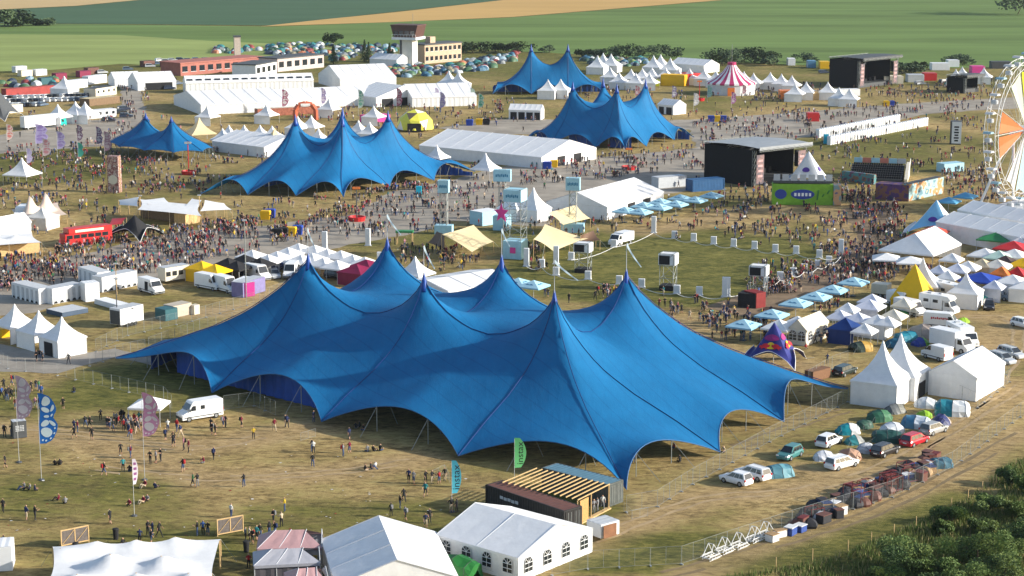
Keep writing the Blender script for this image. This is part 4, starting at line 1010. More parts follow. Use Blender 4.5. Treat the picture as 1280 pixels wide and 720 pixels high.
def sitting(key, lean=-.08, knees=.45, lying=False):
    J = {}; J['pel'] = ((0, 0, .14), (.15, .13)); J['bel'] = ((lean * .4, 0, .3), .13); J['che'] = ((lean, 0, .5), (.16, .12)); J['nec'] = ((lean, 0, .66), .06); J['hd0'] = ((lean + .03, 0, .78), .085); J['hd1'] = ((lean + .04, 0, .9), .09); J['nos'] = ((lean + .14, 0, .8), .02)
    B = [('pel', 'bel', 1), ('bel', 'che', 1), ('che', 'nec', 1), ('nec', 'hd0', 0), ('hd0', 'hd1', 4), ('hd0', 'nos', 0)]
    for s, t in ((-1, 'l'), (1, 'r')):
        J['hip' + t] = ((.03, s * .1, .13), .095); J['kne' + t] = ((.38, s * .2, knees), .068); J['ank' + t] = ((.66 if knees > .3 else .3, s * .12, .09), .045); J['toe' + t] = ((.82 if knees > .3 else .4, s * .13, .05), .04)
        B += [('pel', 'hip' + t, 2), ('hip' + t, 'kne' + t, 2), ('kne' + t, 'ank' + t, 2), ('ank' + t, 'toe' + t, 5)]
        sh = Vector((lean, s * .2, .6)); el = sh + Vector((.1, s * .08, -.24)); ha = el + Vector((.24, -s * .06, -.02))
        J['sho' + t] = (tuple(sh), .065); J['elb' + t] = (tuple(el), .045); J['han' + t] = (tuple(ha), .035); J['fin' + t] = (tuple(ha + Vector((.1, 0, -.02))), .03)
        B += [('che', 'sho' + t, 1), ('sho' + t, 'elb' + t, 1), ('elb' + t, 'han' + t, 0), ('han' + t, 'fin' + t, 0)]
    HZ[0], HZ[1] = .86, lean + .02
    return skel_mesh(key, J, B)
POSE = {
    'standing': [standing('stand_a', .05, (.1, .1), bend=(.3, .2)), standing('stand_b', .08, (.2, .5), True, bend=(.2, 1.2)), standing('stand_c', .03, (.45, .45), bend=(1.5, 1.5))],
    'walking': [standing('walk_a', .3, (-.35, .35), lean=.06, bend=(.3, .5)), standing('walk_b', -.26, (.4, -.35), True, lean=.05, bend=(.5, .3))],
    'raising an arm': [standing('arm_up', .06, (2.7, .2), bend=(.2, .4))],
    'sitting on the grass': [sitting('sit_a'), sitting('sit_b', .06, .2)]}
CL = {'black': (.014, .014, .016), 'white': (.58, .58, .56), 'red': (.3, .018, .022), 'navy': (.015, .025, .08), 'grey': (.2, .2, .21), 'teal': (.02, .2, .22), 'yellow': (.55, .38, .03), 'maroon': (.16, .012, .03), 'pink': (.45, .2, .24), 'blue': (.04, .1, .3), 'green': (.05, .15, .06), 'orange': (.65, .18, .03), 'beige': (.5, .4, .28)}
CM = {k: mat('cloth_' + k, v, .8, .1, 3) for k, v in CL.items()}
TR = {'black trousers': CM['black'], 'blue jeans': mat('denim', (.05, .08, .17), .85, .15, 4), 'grey trousers': CM['grey'], 'beige trousers': CM['beige'], 'dark trousers': mat('dark_cloth', (.03, .03, .035), .85, .1, 3)}
SK = [mat('skin', (.52, .3, .2), .6, .05, 4), mat('tanned_skin', (.4, .22, .14), .6, .05, 4)]
HR = [mat('dark_hair', (.025, .018, .012), .8, .1, 5), mat('brown_hair', (.09, .05, .025), .8, .1, 5), mat('blond_hair', (.4, .28, .13), .8, .1, 5)]
SHOE = mat('shoe', (.05, .05, .05), .8, 0); VERB = {'standing': 'standing', 'walking': 'walking', 'raising an arm': 'waving', 'sitting on the grass': 'seated'}
def pack_mesh():
    b = MB().box((-.2, 0, 1.24), (.2, .3, .46)).box((-.31, 0, 1.14), (.07, .22, .22)); b2 = b
    o = b2.build('backpack', dgrey, None, bevel=.04); me = o.data; bpy.data.objects.remove(o); return me
PACKM = pack_mesh(); NP = 0
def person(p, pose, shirt, trou, rz=None, pack=None, s=None, among=None, hair=None, extra=''):
    global NP
    me = R.choice(POSE[pose]); o = obj('person', me); NP += 1
    while len(me.materials) < 6: me.materials.append(None)
    for i, m in ((0, R.choice(SK)), (1, CM[shirt]), (2, TR[trou]), (3, hair or R.choice(HR)), (5, SHOE)):
        o.material_slots[i].link = 'OBJECT'; o.material_slots[i].material = m
    o.material_slots[4].link = 'OBJECT'; o.material_slots[4].material = HR[0]
    put(o, p, R.uniform(0, 360) if rz is None else rz, s or R.uniform(.94, 1.06)); o['category'] = 'person'; o['group'] = 'people walking and resting on the festival grounds'
    if pack:
        b = obj('backpack', PACKM, o); b.material_slots[0].link = 'OBJECT'; b.material_slots[0].material = CM[pack]
    later(o, f'{VERB[pose]} person in {shirt} top{"," if pack else " and"} {trou}' + (f' and {pack} backpack' if pack else '') + extra, among)
    return o
SH_W = ['black'] * 22 + ['white'] * 3 + ['grey'] * 5 + ['navy'] * 6 + ['red'] * 3 + ['maroon'] * 4 + ['teal', 'yellow', 'pink', 'blue', 'green', 'beige']
TR_W = ['black trousers'] * 4 + ['blue jeans'] * 4 + ['dark trousers'] * 3 + ['grey trousers', 'beige trousers']
def rnd_person(p, pose=None, **k):
    pose = pose or R.choice(['standing'] * 5 + ['walking'] * 4 + ['raising an arm'])
    up = pose != 'sitting on the grass'
    return person(p, pose, R.choice(SH_W), R.choice(TR_W), pack=R.choice(['black', 'navy', 'red', 'grey']) if up and R.random() < .22 else None, **k)
# the rest of the crowd: low figures gathered in one object
def crowd(name, label, pts, sit=0.):
    lows = []
    for src in [POSE['standing'][0], POSE['standing'][2], POSE['walking'][0], POSE['walking'][1], POSE['sitting on the grass'][0]]:
        b = bmesh.new(); b.from_mesh(src)
        o = obj('tmp', src); md = o.modifiers.new('d', 'DECIMATE'); md.ratio = .13
        me = bpy.data.meshes.new_from_object(o.evaluated_get(bpy.context.evaluated_depsgraph_get())); bpy.data.objects.remove(o); b.free()
        v = np.array([q.co for q in me.vertices]); f = [list(q.vertices) for q in me.polygons]; mi = [q.material_index for q in me.polygons]; lows.append((v, f, mi))
    mats = list(SK) + [CM[k] for k in CL] + list(TR.values()) + HR + [SHOE]; ID = {m.name: i for i, m in enumerate(mats)}
    V, F, Mi = [], [], []; off = 0
    for p in pts:
        v, f, mi = lows[4] if R.random() < sit else lows[R.randrange(4)]
        a = R.uniform(0, 6.283); c, s = math.cos(a), math.sin(a); k = R.uniform(.93, 1.07)
        X = np.column_stack([(v[:, 0] * c - v[:, 1] * s) * k + p[0], (v[:, 0] * s + v[:, 1] * c) * k + p[1], v[:, 2] * k]); V.append(X)
        ch = {0: ID[R.choice(SK).name], 1: ID[CM[R.choice(SH_W)].name], 2: ID[TR[R.choice(TR_W)].name], 3: ID[R.choice(HR).name], 4: ID[HR[0].name], 5: ID[SHOE.name]}
        F += [[off + i for i in q] for q in f]; Mi += [ch[i] for i in mi]; off += len(v)
    me = bpy.data.meshes.new(name); me.from_pydata(np.concatenate(V).tolist(), [], F)
    for m in mats: me.materials.append(m)
    me.polygons.foreach_set('material_index', Mi); return tag(obj(name, me), label, 'crowd', kind='stuff')
# ================================================================ FOREGROUND
for n, p in {'lone white van': (250, 522), 'timber bar': (720, 640), 'gravel path pagodas': (80, 440), 'white box trailer': (160, 405), 'bull star tent': (967, 440), 'yellow pyramid tent': (1145, 365),
             'open hall tent': (1160, 325), 'black main stage': (940, 228), 'green hoarding': (1003, 258), 'striped circus tent': (912, 118), 'control tower': (512, 82), 'giant wheel': (1255, 262), 'yellow dome': (520, 160),
             'tall pagoda pair': (1112, 482), 'gabled tent': (1205, 495), 'arched marquee': (640, 715), 'plain marquee': (475, 720), 'stretch canopy': (165, 715), 'blue butterfly flag': (52, 598),
             'pink butterfly flag': (180, 598), 'red bus': (105, 298), 'black dome bar': (172, 290), 'long white marquee': (640, 195), 'parasol marquee': (770, 262), 'left stretch shade': (585, 300), 'right stretch shade': (720, 300),
             'roped lawn': (850, 330), 'toilet rows': (1080, 172), 'far black stage': (1080, 108), 'yellow canopies': (262, 345), 'show tent': (48, 272), 'exhibition halls': (350, 125), 'junk pile': (1090, 625),
             'red fountain stand': (446, 276), 'cinema seating stand': (1095, 220), 'carved totem tower': (146, 232), 'brown chalkboards': (95, 680), 'white motorhomes': (1200, 430)}.items(): land(n, W(*p))
marquee('plain white marquee with one ridge and no windows, beside the arched window marquee', (403, 674), (544, 665), -13.5, 2.6, 4.7, 'v', bays=3)
marquee('white marquee with rows of arched windows in front of the timber container bar', (546, 668), (648, 697), (736, 659), 2.6, 4.5, 'u', bays=2, windows={'s': 4, 'e': 4})
# pale pink pop-up pair at the bottom edge
pk = mat('faded_pink_canvas', (.5, .3, .3), .6, .1, .8, transl=.1); pgrey = mat('grey_canvas', (.42, .42, .46), .6, .08, .8, transl=.1)
for (p0, p1, d, lab, m1) in (((322, 686), (402, 684), 4.2, 'faded pink gabled canopy standing behind its grey pink twin', pk), ((356, 716), (402, 712), -5, 'faded pink pyramid canopy in front, against the plain white marquee', pk)):
    marquee(lab, p0, p1, d, 2.3, 3.5, 'u', m1, pgrey, bays=3, hip=2, walls='n')
marquee('low grey gabled canopy between the two faded pink canopies', (318, 707), (400, 703), 4.0, 2.2, 3.1, 'u', pgrey, mat('dark_side_canvas', (.1, .09, .1), .7), bays=3, hip=2, walls='s')
stretch('white stretch canopy with five soft peaks on timber poles', [(40, 752, 2.2), (66, 686, 2.3), (276, 680, 2.4), (276, 756, 2.2)], [(1, .25, .9), (1, .5, 1.), (1, .75, 1.1), (.96, .98, .7), (.6, .38, 1.7), (.55, .68, 1.7), (.3, .2, 1.2), (.25, .55, 1.6), (.3, .85, 1.4), (.9, .05, .6)], white, n=24)
dome(572, 722, 3.6, (.012, .1, .02), (.02, .15, .03), -30, 'large bright green dome tent beside the arched window marquee', h=2.3)
container('white cabin box at the edge of the grass by the stretch canopy', (-20, 716), (16, 714), 3, 2.6, wpanel, name='cabin', cat='cabin', corr=False, doors='')
# timber bar between containers
cA = container('dark shipping container with rust brown roof, front wall of the timber bar', (608, 634), (705, 668), 2.5, 2.6, mat('black_steel', (.025, .024, .024), .6, .2, 2), brown)
cB = container('dark shipping container with blue grey roof, back wall of the timber bar', (678, 612), (760, 634), 2.5, 2.6, mat('grey_green_steel', (.09, .1, .095), .6, .2, 2), mat('blue_grey_roof', (.1, .2, .26), .6, .15, 1.5))
b = MB()
for i in range(5): b.box((2.6 + i * .62, -.075, 1.75 - .04 * (i % 2)), (.5, .02, .34))
b.build('faded_lettering', lgrey, cA)
P0, P1, P2, P3 = W(628, 603, 2.85), W(722, 625, 2.85), W(671, 585, 2.85), W(762, 605, 2.85)
rt = thing('beam_canopy', 'open roof of pale timber beams bridging the two containers', 'canopy', (P0.x, P0.y, 0)); o = Vector((P0.x, P0.y, 0))
for i in range(14):
    t = i / 13; a, c = P0.lerp(P1, t) - o, P2.lerp(P3, t) - o; d = (c - a); 
    MB().box((a + c) / 2, (d.length, .1, .12), 0, math.degrees(math.atan2(d.y, d.x))).build('beam', mat('pale_pine', (.46, .32, .15), .65, .15, 2), rt)
for q in (P0, P1): 
    pass
a, c = P1 - o, P3 - o
MB().box(a.lerp(c, .2) - Vector((0, 0, 1.5)), ((c - a).length * .26, .08, 2.5), 0, math.degrees(math.atan2((c - a).y, (c - a).x))).build('plank_door', mat('new_planks', (.42, .25, .09), .7, .25, 6), rt)
for k in (.0, .42, .98): q = a.lerp(c, k); MB().bar((q.x, q.y, 0), (q.x, q.y, 2.75), .08).build('post', wood, rt)
MB().box((a + c) / 2 - Vector((0, 0, 2.75)), ((c - a).length, .5, .14), 0, math.degrees(math.atan2((c - a).y, (c - a).x))).build('threshold', wood, rt)
foot(P0, P1, P3, P2)
for x, y, s_, pz in ((747, 640, 'grey', 'standing'), (753, 637, 'white', 'walking'), (742, 642, 'grey', 'standing')): person(W(x, y), pz, s_, 'grey trousers', extra='', among='timber bar')
bt = container('small grey box trailer with a brown end panel, parked by the timber bar', (733, 672), (751, 679), 2.6, 2., wpanel, lgrey, name='box_trailer', cat='trailer', corr=False, doors='', base=.45)
MB().box((2.62 + .0, 1, 1.25), (.05, 1.8, 1.4)).build('end_panel', mat('brown_end', (.22, .1, .05), .7, .2, 2), bt); q = W(757, 672); t = thing('trailer_gear', 'spare wheel and drawbar leaning at the end of the grey box trailer', 'wheel', q); MB().bar((0, 0, .35), (.12, .05, .35), .35, 0, 12).build('tyre', rubber, t); MB().bar((-.3, .3, .4), (.9, -.5, .4), .05).build('drawbar', dgrey, t)
# chalkboards
for (p0, p1, lab) in (((77, 685), (111, 678), 'timber framed chalkboard pair standing nearer the stretch canopy corner'), ((272, 671), (304, 665), 'timber framed chalkboard pair beside the group of standing friends')):
    A, L, rz = frame_at(p0, p1); r = thing('notice_board', lab, 'notice board', A, rz)
    for i in range(2):
        x = L * (i + .5) / 2; MB().box((x, 0, 1.05), (L / 2 - .1, .06, 1.5)).build('panel', mat('chalkboard', (.13, .11, .1), .8, .3, 3), r)
        MB().bar((x - L / 4 + .1, -.06, .4), (x + L / 4 - .1, -.06, 1.7), .04).build('brace', wood, r)
    b = MB(); b.box((L / 2, 0, 1.86), (L + .1, .12, .12)).box((L / 2, 0, .26), (L + .1, .12, .12))
    for x in (0, L / 2, L): b.box((x, 0, 1.05), (.1, .14, 1.5))
    for x in (0, L): b.bar((x, 0, .9), (x, .7, 0), .04); b.bar((x, 0, .3), (x, 0, 0), .05)
    b.build('frame', wood, r)
def bin_(px, py, label=None, look='black rubbish bin', m=None, group='rubbish bins', among=None):
    mm = m or black
    def mk():
        r = thing('rubbish_bin', None, 'bin'); MB().lathe([(.26, 0), (.32, 1.), (.34, 1.02), (.34, 1.08)], 12).build('body', mm, r); MB().lathe([(.36, 1.08), (.3, 1.2), (.02, 1.24)], 12).build('lid', mm if m else rubber, r); return r
    o = proto(('bin', mm.name), mk); put(o, W(px, py)); o['category'] = 'bin'; o['group'] = group
    if label: o['label'] = label
    else: later(o, look, among)
for x, y in ((145, 674), (95, 692), (308, 690)): bin_(x, y)
# feather flags in front
bfg = 'butterfly wing flags'
feather_flag((24, 578), 466, 20, 'mauve and white butterfly wing flag beside the dark poster box', [(.64, .62, .68), (.4, .3, .38)], rz=-6, group=bfg, f0=.5)
feather_flag((52, 600), 488, 22, 'blue and white butterfly wing flag', [(.6, .72, .76), (.01, .12, .42)], rz=4, group=bfg, f0=.42)
feather_flag((181, 600), 487, 20, 'pink and white butterfly wing flag before the small white canopy', [(.68, .64, .66), (.52, .24, .38)], rz=-4, group=bfg, f0=.5)
feather_flag((168, 645), 571, 8, 'narrow drooping white and purple flag on a leaning pole', [(.6, .55, .6), (.25, .08, .22)], 'bars', rz=40, f0=.55)
feather_flag((643, 612), 545, 15, 'light green feather flag with black lettering before the big blue tent', [(.16, .55, .2), (.02, .03, .02)], 'plain', 'instax', rz=8, f0=.42)
feather_flag((565, 640), 573, 12, 'light blue feather flag with dark lettering by the big tent corner', [(.1, .5, .62), (.02, .03, .05)], 'plain', 'instax', rz=8, f0=.36)
o = container('dark poster box with faded white lettering behind the blue butterfly flag', (17, 549), (34, 547), 1.4, 2.2, dgrey, lgrey, name='poster_box', cat='kiosk', corr=False, doors='')
b = MB(); [b.box((.4 + .28 * i, -.02, 1.0 + .2 * j), (.2, .02, .12)) for i in range(4) for j in range(4)]; b.build('lettering', lgrey, o)
canopy((186, 495), 4.2, 2.4, 3.5, '', rz=-8, conc=0, name='popup_canopy', label='small white pop-up canopy over the red crowd left of the white van', group=None, cat='canopy')
van(250, 523, (225, 527), 'white high roof van parked alone on the dry grass by the big blue tent', camper=True)
# the fences
fence([(783, 641), (822, 634), (866, 606), (962, 553), (1060, 503), (1098, 478)], label='wire mesh fence running along the right side of the big blue tent')
fence([(690, 720), (735, 712), (852, 706), (990, 660), (1115, 622), (1190, 585), (1285, 515)], label='wire mesh fence passing the white truss frames and the junk pile')
fence([(970, 712), (1060, 690), (1145, 660), (1210, 625), (1262, 598)], label='row of bare timber fence stakes along the grassy bank', posts_only=True, h=1.3, post=4., name='stake_fence')
fence([(72, 470), (140, 486), (205, 501), (215, 512)], label='low wire mesh fence in the shade near the gravel path')
fence([(-10, 448), (10, 461), (55, 468)], label='mesh fence with a red banner beside the three white pagodas')
fence([(280, 513), (318, 508), (345, 520)], label='mesh fence between the white van and the big blue tent')
fence([(112, 458), (145, 448), (182, 440)], label='wire mesh fence along the gravel path edge')
fence([(120, 440), (160, 420), (240, 402), (325, 378), (372, 360)], label='wire mesh fence in front of the box trailer and generators')
fence([(186, 438), (250, 414), (330, 398), (372, 380)], label='second mesh fence running closer to the big tent than the box trailer')
fence([(1165, 484), (1222, 510), (1262, 478), (1252, 460)], label='mesh fence wrapped round the white gabled tent')
fence([(1010, 480), (1040, 462), (1060, 455)], label='short mesh fence beside the dark estate car')
for pts, lab in (([(780, 640), (790, 650), (810, 646)], 'loose wire barrier leaning at the front corner of the big tent'), ([(540, 600), (556, 592), (562, 604)], 'crowd barrier behind the light blue feather flag'), ([(376, 552), (395, 546)], 'crowd barrier at the second arch of the big tent')): fence(pts, label=lab, h=1.1, name='crowd_barrier', feet=False, post=2.3)
# white stage truss pieces lying by the fence
def truss(px, py, to, label):
    r = thing('stage_truss', label, 'truss', W(px, py), yaw((px, py), to)); b = MB()
    for k in (-1, 1): lattice(b, (-1.1, k * .6, .3), (1.1, k * .6, .3), .4, 4, .035)
    [(b.bar((x, k * .6, .3), (-.1, k * .4, 2.), .05), b.bar((x, -k * .6, .3), (x, k * .6, .3), .045)) for x in (-1.1, 1.1) for k in (-1, 1)]; b.bar((-.1, -.4, 2.), (-.1, .4, 2.), .05); b.build('truss_frame', wpaint, r); r.scale = (.8, .8, .8)
for i, (x, y) in enumerate(((889, 698), (906, 690), (924, 684), (943, 676), (958, 670))): truss(x, y, (x + 20, y - 8), ['white stage truss piece at the low end of its row by the fence', 'second white truss piece from the low end of the row', 'middle white truss piece of the row by the fence', 'fourth white truss piece, next to last towards the crates', 'white truss piece at the end of its row closest to the blue crates'][i])
# ---------------------------------------------------------------- cars and camping, right
carW = (.8, .8, .8)
car(920, 604, (905, 600), 'white hatchback in front of its white twin by the mesh fence', carW, 'hatch', 3.9)
car(941, 597, (924, 592), 'white estate car half behind the white hatchback by the mesh fence', carW, 'estate', 4.5, rack=True)
car(987, 572, (974, 578), 'teal green compact car parked by the teal dome tent', (.06, .2, .2), 'hatch', 4.)
car(1036, 556, (1052, 549), 'white hatchback parked beside the white dome tent nearest the big blue tent', carW, 'hatch', 4.2)
car(1052, 584, (1071, 579), 'white estate car in front of the brown orange tent', carW, 'estate', 4.5, rack=True)
car(1106, 568, (1122, 562), 'black estate car between the dark green tent and the red car', (.02, .02, .025), 'estate', 4.3)
car(1143, 555, (1160, 549), 'bright red car with its boot open', (.5, .015, .03), 'hatch', 4.4)
car(1167, 541, (1183, 536), 'dusty grey pickup car behind the red car', (.35, .35, .34), 'estate', 4.2)
car(1056, 468, (1072, 462), 'dark green estate car beside the pair of tall white pagodas', (.02, .035, .035), 'estate', 4.5)
car(1252, 453, (1270, 458), 'silver estate car in front of the other silver car on the far right', (.42, .45, .48), 'estate', 4.5, rack=True)
car(1264, 446, (1282, 451), 'silver car behind the silver estate on the far right', (.5, .52, .54), 'estate', 4.6, rack=True)
car(1247, 374, (1263, 376), 'blue grey estate car beside the white tent by the blue canopy', (.12, .17, .22), 'estate', 4.6, rack=True)
car(1236, 386, (1237, 394), 'small black car in front of the green and teal dome tent', (.02, .02, .025), 'hatch', 4.)
car(1277, 371, (1290, 372), 'dark red car at the far edge beside the white pyramid tent', (.12, .02, .03), 'hatch', 4.2)
car(1279, 409, (1300, 414), 'white car on the dry field at the far right edge', carW, 'hatch', 4.2)
MB()
camp = [(1119, 515, 2.6, (.16, .17, .17), (.2, .2, .17), 30, 'charcoal dome tent next to the wooden crate'), (1099, 525, 3., (.03, .12, .07), (.07, .2, .1), 20, 'dark green tunnel tent in front of the charcoal dome'), (1080, 534, 2.2, (.04, .1, .07), None, 40, 'olive green small dome tent'),
        (1060, 541, 2.8, (.01, .25, .3), (.6, .62, .62), 10, 'teal dome tent with white end'), (1158, 508, 2.9, (.6, .64, .68), (.7, .72, .72), -15, 'white tunnel tent before the white gabled tent'), (1190, 517, 4., (.02, .2, .26), (.72, .74, .74), -10, 'large teal tent with white flysheet'),
        (1155, 521, 1.9, (.28, .5, .03), None, 0, 'small lime green pop-up tent'), (1145, 533, 3.2, (.6, .66, .72), (.06, .2, .32), 160, 'white tent with dark blue flank'), (1176, 529, 2.8, (.03, .04, .14), (.5, .42, .4), 70, 'navy dome tent with pale door'),
        (1115, 540, 2.8, (.62, .66, .7), None, 20, 'white silver dome tent beside the grey pickup'), (1068, 554, 2.3, (.03, .2, .22), (.35, .36, .34), 20, 'teal and grey dome tent'), (1030, 574, 2.4, (.68, .7, .74), None, 10, 'white dome tent by the white hatchback'),
        (1062, 573, 2.6, (.42, .2, .12), (.5, .3, .2), -20, 'brown orange collapsed tent'), (1082, 564, 2.3, (.5, .52, .54), (.62, .64, .66), 60, 'pale grey dome tent behind the black estate car'), (1108, 551, 3.2, (.02, .08, .07), None, -10, 'dark green ridge tent'),
        (973, 594, 2.9, (.08, .22, .28), (.12, .3, .36), 20, 'blue teal dome tent by the white cars'), (1176, 583, 2.4, (.04, .14, .2), None, 10, 'dark blue dome tent at the end of the junk pile'),
        (1153, 420, 4.2, (.42, .36, .3), (.36, .3, .26), -20, 'large beige dome tent by the white vans'), (1132, 426, 3.2, (.01, .2, .28), None, 30, 'deep teal tent behind the tall pagodas'), (1150, 431, 2.6, (.03, .06, .3), (.1, .35, .05), 40, 'blue dome tent with green end'),
        (1120, 433, 3., (.02, .12, .2), None, 10, 'dark blue low tent in front of the white canopies'), (1076, 438, 3., (.03, .05, .04), (.5, .3, .06), 20, 'black dome tent with orange patch'), (1204, 403, 1.8, (.35, .6, .04), None, 20, 'lime green beach tent by the lettered van'),
        (1226, 377, 2.6, (.3, .55, .05), (.02, .35, .3), 10, 'green and teal dome tent by the small black car'), (1128, 395, 1.9, (.03, .22, .06), None, 0, 'small round green tent beside the white gazebo')]
for x, y, s_, c1, c2, rz, lab in camp: dome(x, y, s_ * .9, c1, c2, rz, lab)
b_ = container('open wooden crate standing by the mesh fence', (1085, 508), (1093, 506), 1.6, 1.6, mat('plywood', (.4, .2, .08), .7, .2, 3), name='wooden_crate', cat='crate', corr=False, doors='')
container('second wooden crate at the corner of the big blue tent', (1016, 478), (1038, 472), 1.5, 1.5, mat('brown_ply', (.2, .1, .05), .7, .2, 3), name='wooden_crate', cat='crate', corr=False, doors='')
canopy((1104, 426), 6.4, 3.3, 8.4, 'swe', rz=-30, label='nearer one of the two tall white pagodas, with the larger grey front wall')
canopy((1126.5, 417), 6.4, 3.3, 8.4, 'sEn', rz=-30, label='farther one of the two tall white pagodas, behind its twin')
marquee('white gabled tent with closed walls at the edge of the car park', (1161, 464), (1221, 472.5), (1250, 452), 3.3, 5.2, 'v', bays=2)
# tall vehicles
van(1178, 410, (1203, 412), 'white long van with red and black lettering on its side', logo=True)
van(1137, 393, (1155, 397), 'white long van behind the lettered van', L=5.6)
van(1171, 449, (1152, 444), 'small white van parked behind the box truck', L=4.6, H=2.2)
van(1127, 383, (1142, 386), 'white van with its side open beside the yellow pyramid tent', L=5.2)
truck(1190, 438, (1217, 444), 'white box truck with a door in its side', wpaint, wpanel, 7., 3.1)
truck(1203, 430, (1232, 445), 'white integrated motorhome behind the box truck', wpaint, wpaint, 7.4, 2.9, 'motorhome', 'motorhome', windows=True)
truck(1174, 391, (1194, 394), 'white motorhome with an overcab bunk', wpaint, wpaint, 6.4, 3.1, 'motorhome', 'motorhome', windows=True, luton=True)
truck(1190, 378, (1214, 384), 'long white motorhome with dark window band beside the blue canopy', wpaint, wpanel, 8.2, 3.2, 'motorhome', 'motorhome', windows=True)
truck(1109, 372, (1128, 374), 'white open topped trailer in front of the yellow pyramid tent', wpaint, cream, 5., 2.4, 'trailer', 'trailer', trailer=True)
truck(1155, 384, (1170, 388), 'black food truck with open hatch under the yellow pyramid tent', black, black, 5.4, 2.8)
# junk pile along the fence: crates, frames and bundles
jr = random.Random(11); jm = [mat('dark_crate', (.03, .03, .035), .7, .2, 2), brown, mat('red_iron', (.13, .02, .02), .6, .2, 2), mat('blue_tarp', (.04, .08, .28), .5, .15, 2), mat('white_sack', (.62, .62, .62), .7, .1, 2), mat('timber_waste', (.34, .22, .11), .8, .25, 3), mat('navy_crate', (.02, .04, .12), .6, .2, 2)]
jn = ['black', 'brown', 'dark red', 'blue', 'white', 'timber', 'navy']
def jink(x, y, i, kind):
    p = W(x, y); n0 = len(LATER)
    if kind == 'frame':
        r = thing('stacking_frame', None, 'frame', p, 35 + jr.uniform(-8, 8)); b = MB(); w_, h_ = 1.7, jr.uniform(1.3, 2.)
        for a in (-1, 1):
            for c in (-1, 1): b.bar((a * w_ / 2, c * .6, 0), (a * w_ / 2, c * .6, h_), .045)
        for z in (.25, h_):
            for c in (-1, 1): b.bar((-w_ / 2, c * .6, z), (w_ / 2, c * .6, z), .045); b.bar((c * w_ / 2, -.6, z), (c * w_ / 2, .6, z), .045)
        b.build('steel_frame', jm[2], r); MB().box((0, 0, .2), (w_, 1.2, .1)).build('deck', dgrey, r); later(r, 'red steel stacking frame', 'junk pile')
    elif kind == 'crate':
        r = thing('storage_crate', None, 'crate', p, 35 + jr.uniform(-25, 25)); d = (jr.uniform(.9, 1.5), jr.uniform(.7, 1.1), jr.uniform(.6, 1.1)); MB().box((0, 0, d[2] / 2), d).build('box', jm[i], r, bevel=.03)
        MB().box((0, 0, d[2] + .04), (d[0] + .06, d[1] + .06, .08)).build('lid', jm[(i + 1) % 7], r); later(r, f'{jn[i]} crate with {jn[(i + 1) % 7]} lid', 'junk pile')
    else:
        r = thing('cargo_bundle', None, 'bundle', p, jr.uniform(0, 180)); b = MB(); n = 8
        G = [[(math.cos(6.283 * k / 10) * rr_ * 1.2 * (1 + .16 * math.sin(k * 3 + i)), math.sin(6.283 * k / 10) * rr_ * (1 + .14 * math.cos(k * 2)), z) for k in range(11)] for rr_, z in ((.75, 0), (.85, .3), (.7, .65), (.4, .9), (.02, .98))]
        b.grid(G).build('tarpaulin', jm[i], r); b = MB()
        for k in (-.3, .3): b.bar((k, -.86, .3), (k, 0, .97), .03); b.bar((k, 0, .97), (k, .86, .3), .03)
        b.build('strap', rubber, r); later(r, f'{jn[i]} strapped bundle', 'junk pile')
    LATER[-1][0]['group'] = 'goods heaped along the fence'
for k in range(100):
    t = jr.random(); base = (1002 + 165 * t + jr.uniform(-8, 8), 658 - 74 * t + jr.uniform(-13, 9))
    jink(base[0], base[1], jr.choice([0, 0, 0, 0, 0, 0, 1, 1, 2, 3, 4, 5, 6]), jr.choice(['crate', 'crate', 'crate', 'frame', 'bundle', 'bundle', 'bundle']))
for x, y, i in ((975, 671, 4), (988, 668, 3), (1000, 664, 3), (965, 676, 4)): jink(x, y, i, 'crate')
# bushes and the tall grass bank
bg_ = 'leafy bushes on the bank'
for k, (x, y, w_, h_) in enumerate(((1130, 715, 5.6, 3.6), (1158, 724, 5.4, 3.), (1222, 712, 6.4, 4.6), (1262, 700, 6.4, 4.), (1188, 655, 3.8, 2.4), (1262, 606, 2.6, 2.6), (1236, 640, 3.4, 2.2), (1250, 728, 7., 4.), (1196, 732, 6, 3.), (1225, 668, 4, 2.4), (1274, 650, 5., 2.8), (1106, 728, 4.4, 2.4), (1287, 618, 4., 3.), (1180, 668, 2.6, 1.8), (1284, 680, 5, 3.4))):
    bush(x, y, w_ * .86, h_ * .84, look='leafy bush on the bank', n=6500, size=.115, var=k % 5, group=bg_, among='junk pile')
def tallgrass():
    rr = random.Random(4); V, F, Mi = [], [], []
    poly = [(900, 726), (1040, 700), (1120, 668), (1210, 625), (1262, 580), (1300, 570), (1300, 760), (900, 760)]
    n = 0
    while n < 26000:
        x, y = rr.uniform(800, 1300), rr.uniform(560, 745)
        if not inside((x, y), poly): continue
        if math.sin(x * .07) + math.sin(y * .11 + x * .02) < rr.uniform(-2, .6): continue
        p = W(x, y); h = rr.uniform(.25, .9); a = rr.uniform(0, 6.3); d = Vector((math.cos(a), math.sin(a), 0)) * .07; ln = Vector((rr.gauss(0, .16), rr.gauss(0, .16), h)); o = len(V)
        V += [p - d, p + d, p + ln]; F.append((o, o + 1, o + 2)); Mi.append(0 if rr.random() < .2 else 1 if rr.random() < .6 else 2); n += 1
    me = bpy.data.meshes.new('tall_grass'); me.from_pydata([tuple(v) for v in V], [], F)
    for m in (mat('straw_blade', (.34, .29, .13), .9, .15, 2, transl=.2), mat('green_blade', (.1, .15, .035), .9, .15, 2, transl=.2), mat('olive_blade', (.17, .19, .055), .9, .15, 2, transl=.2)): me.materials.append(m)
    me.polygons.foreach_set('material_index', Mi); tag(obj('tall_grass', me), 'tall dry and green grass growing along the bank', 'grass', kind='stuff')
tallgrass()

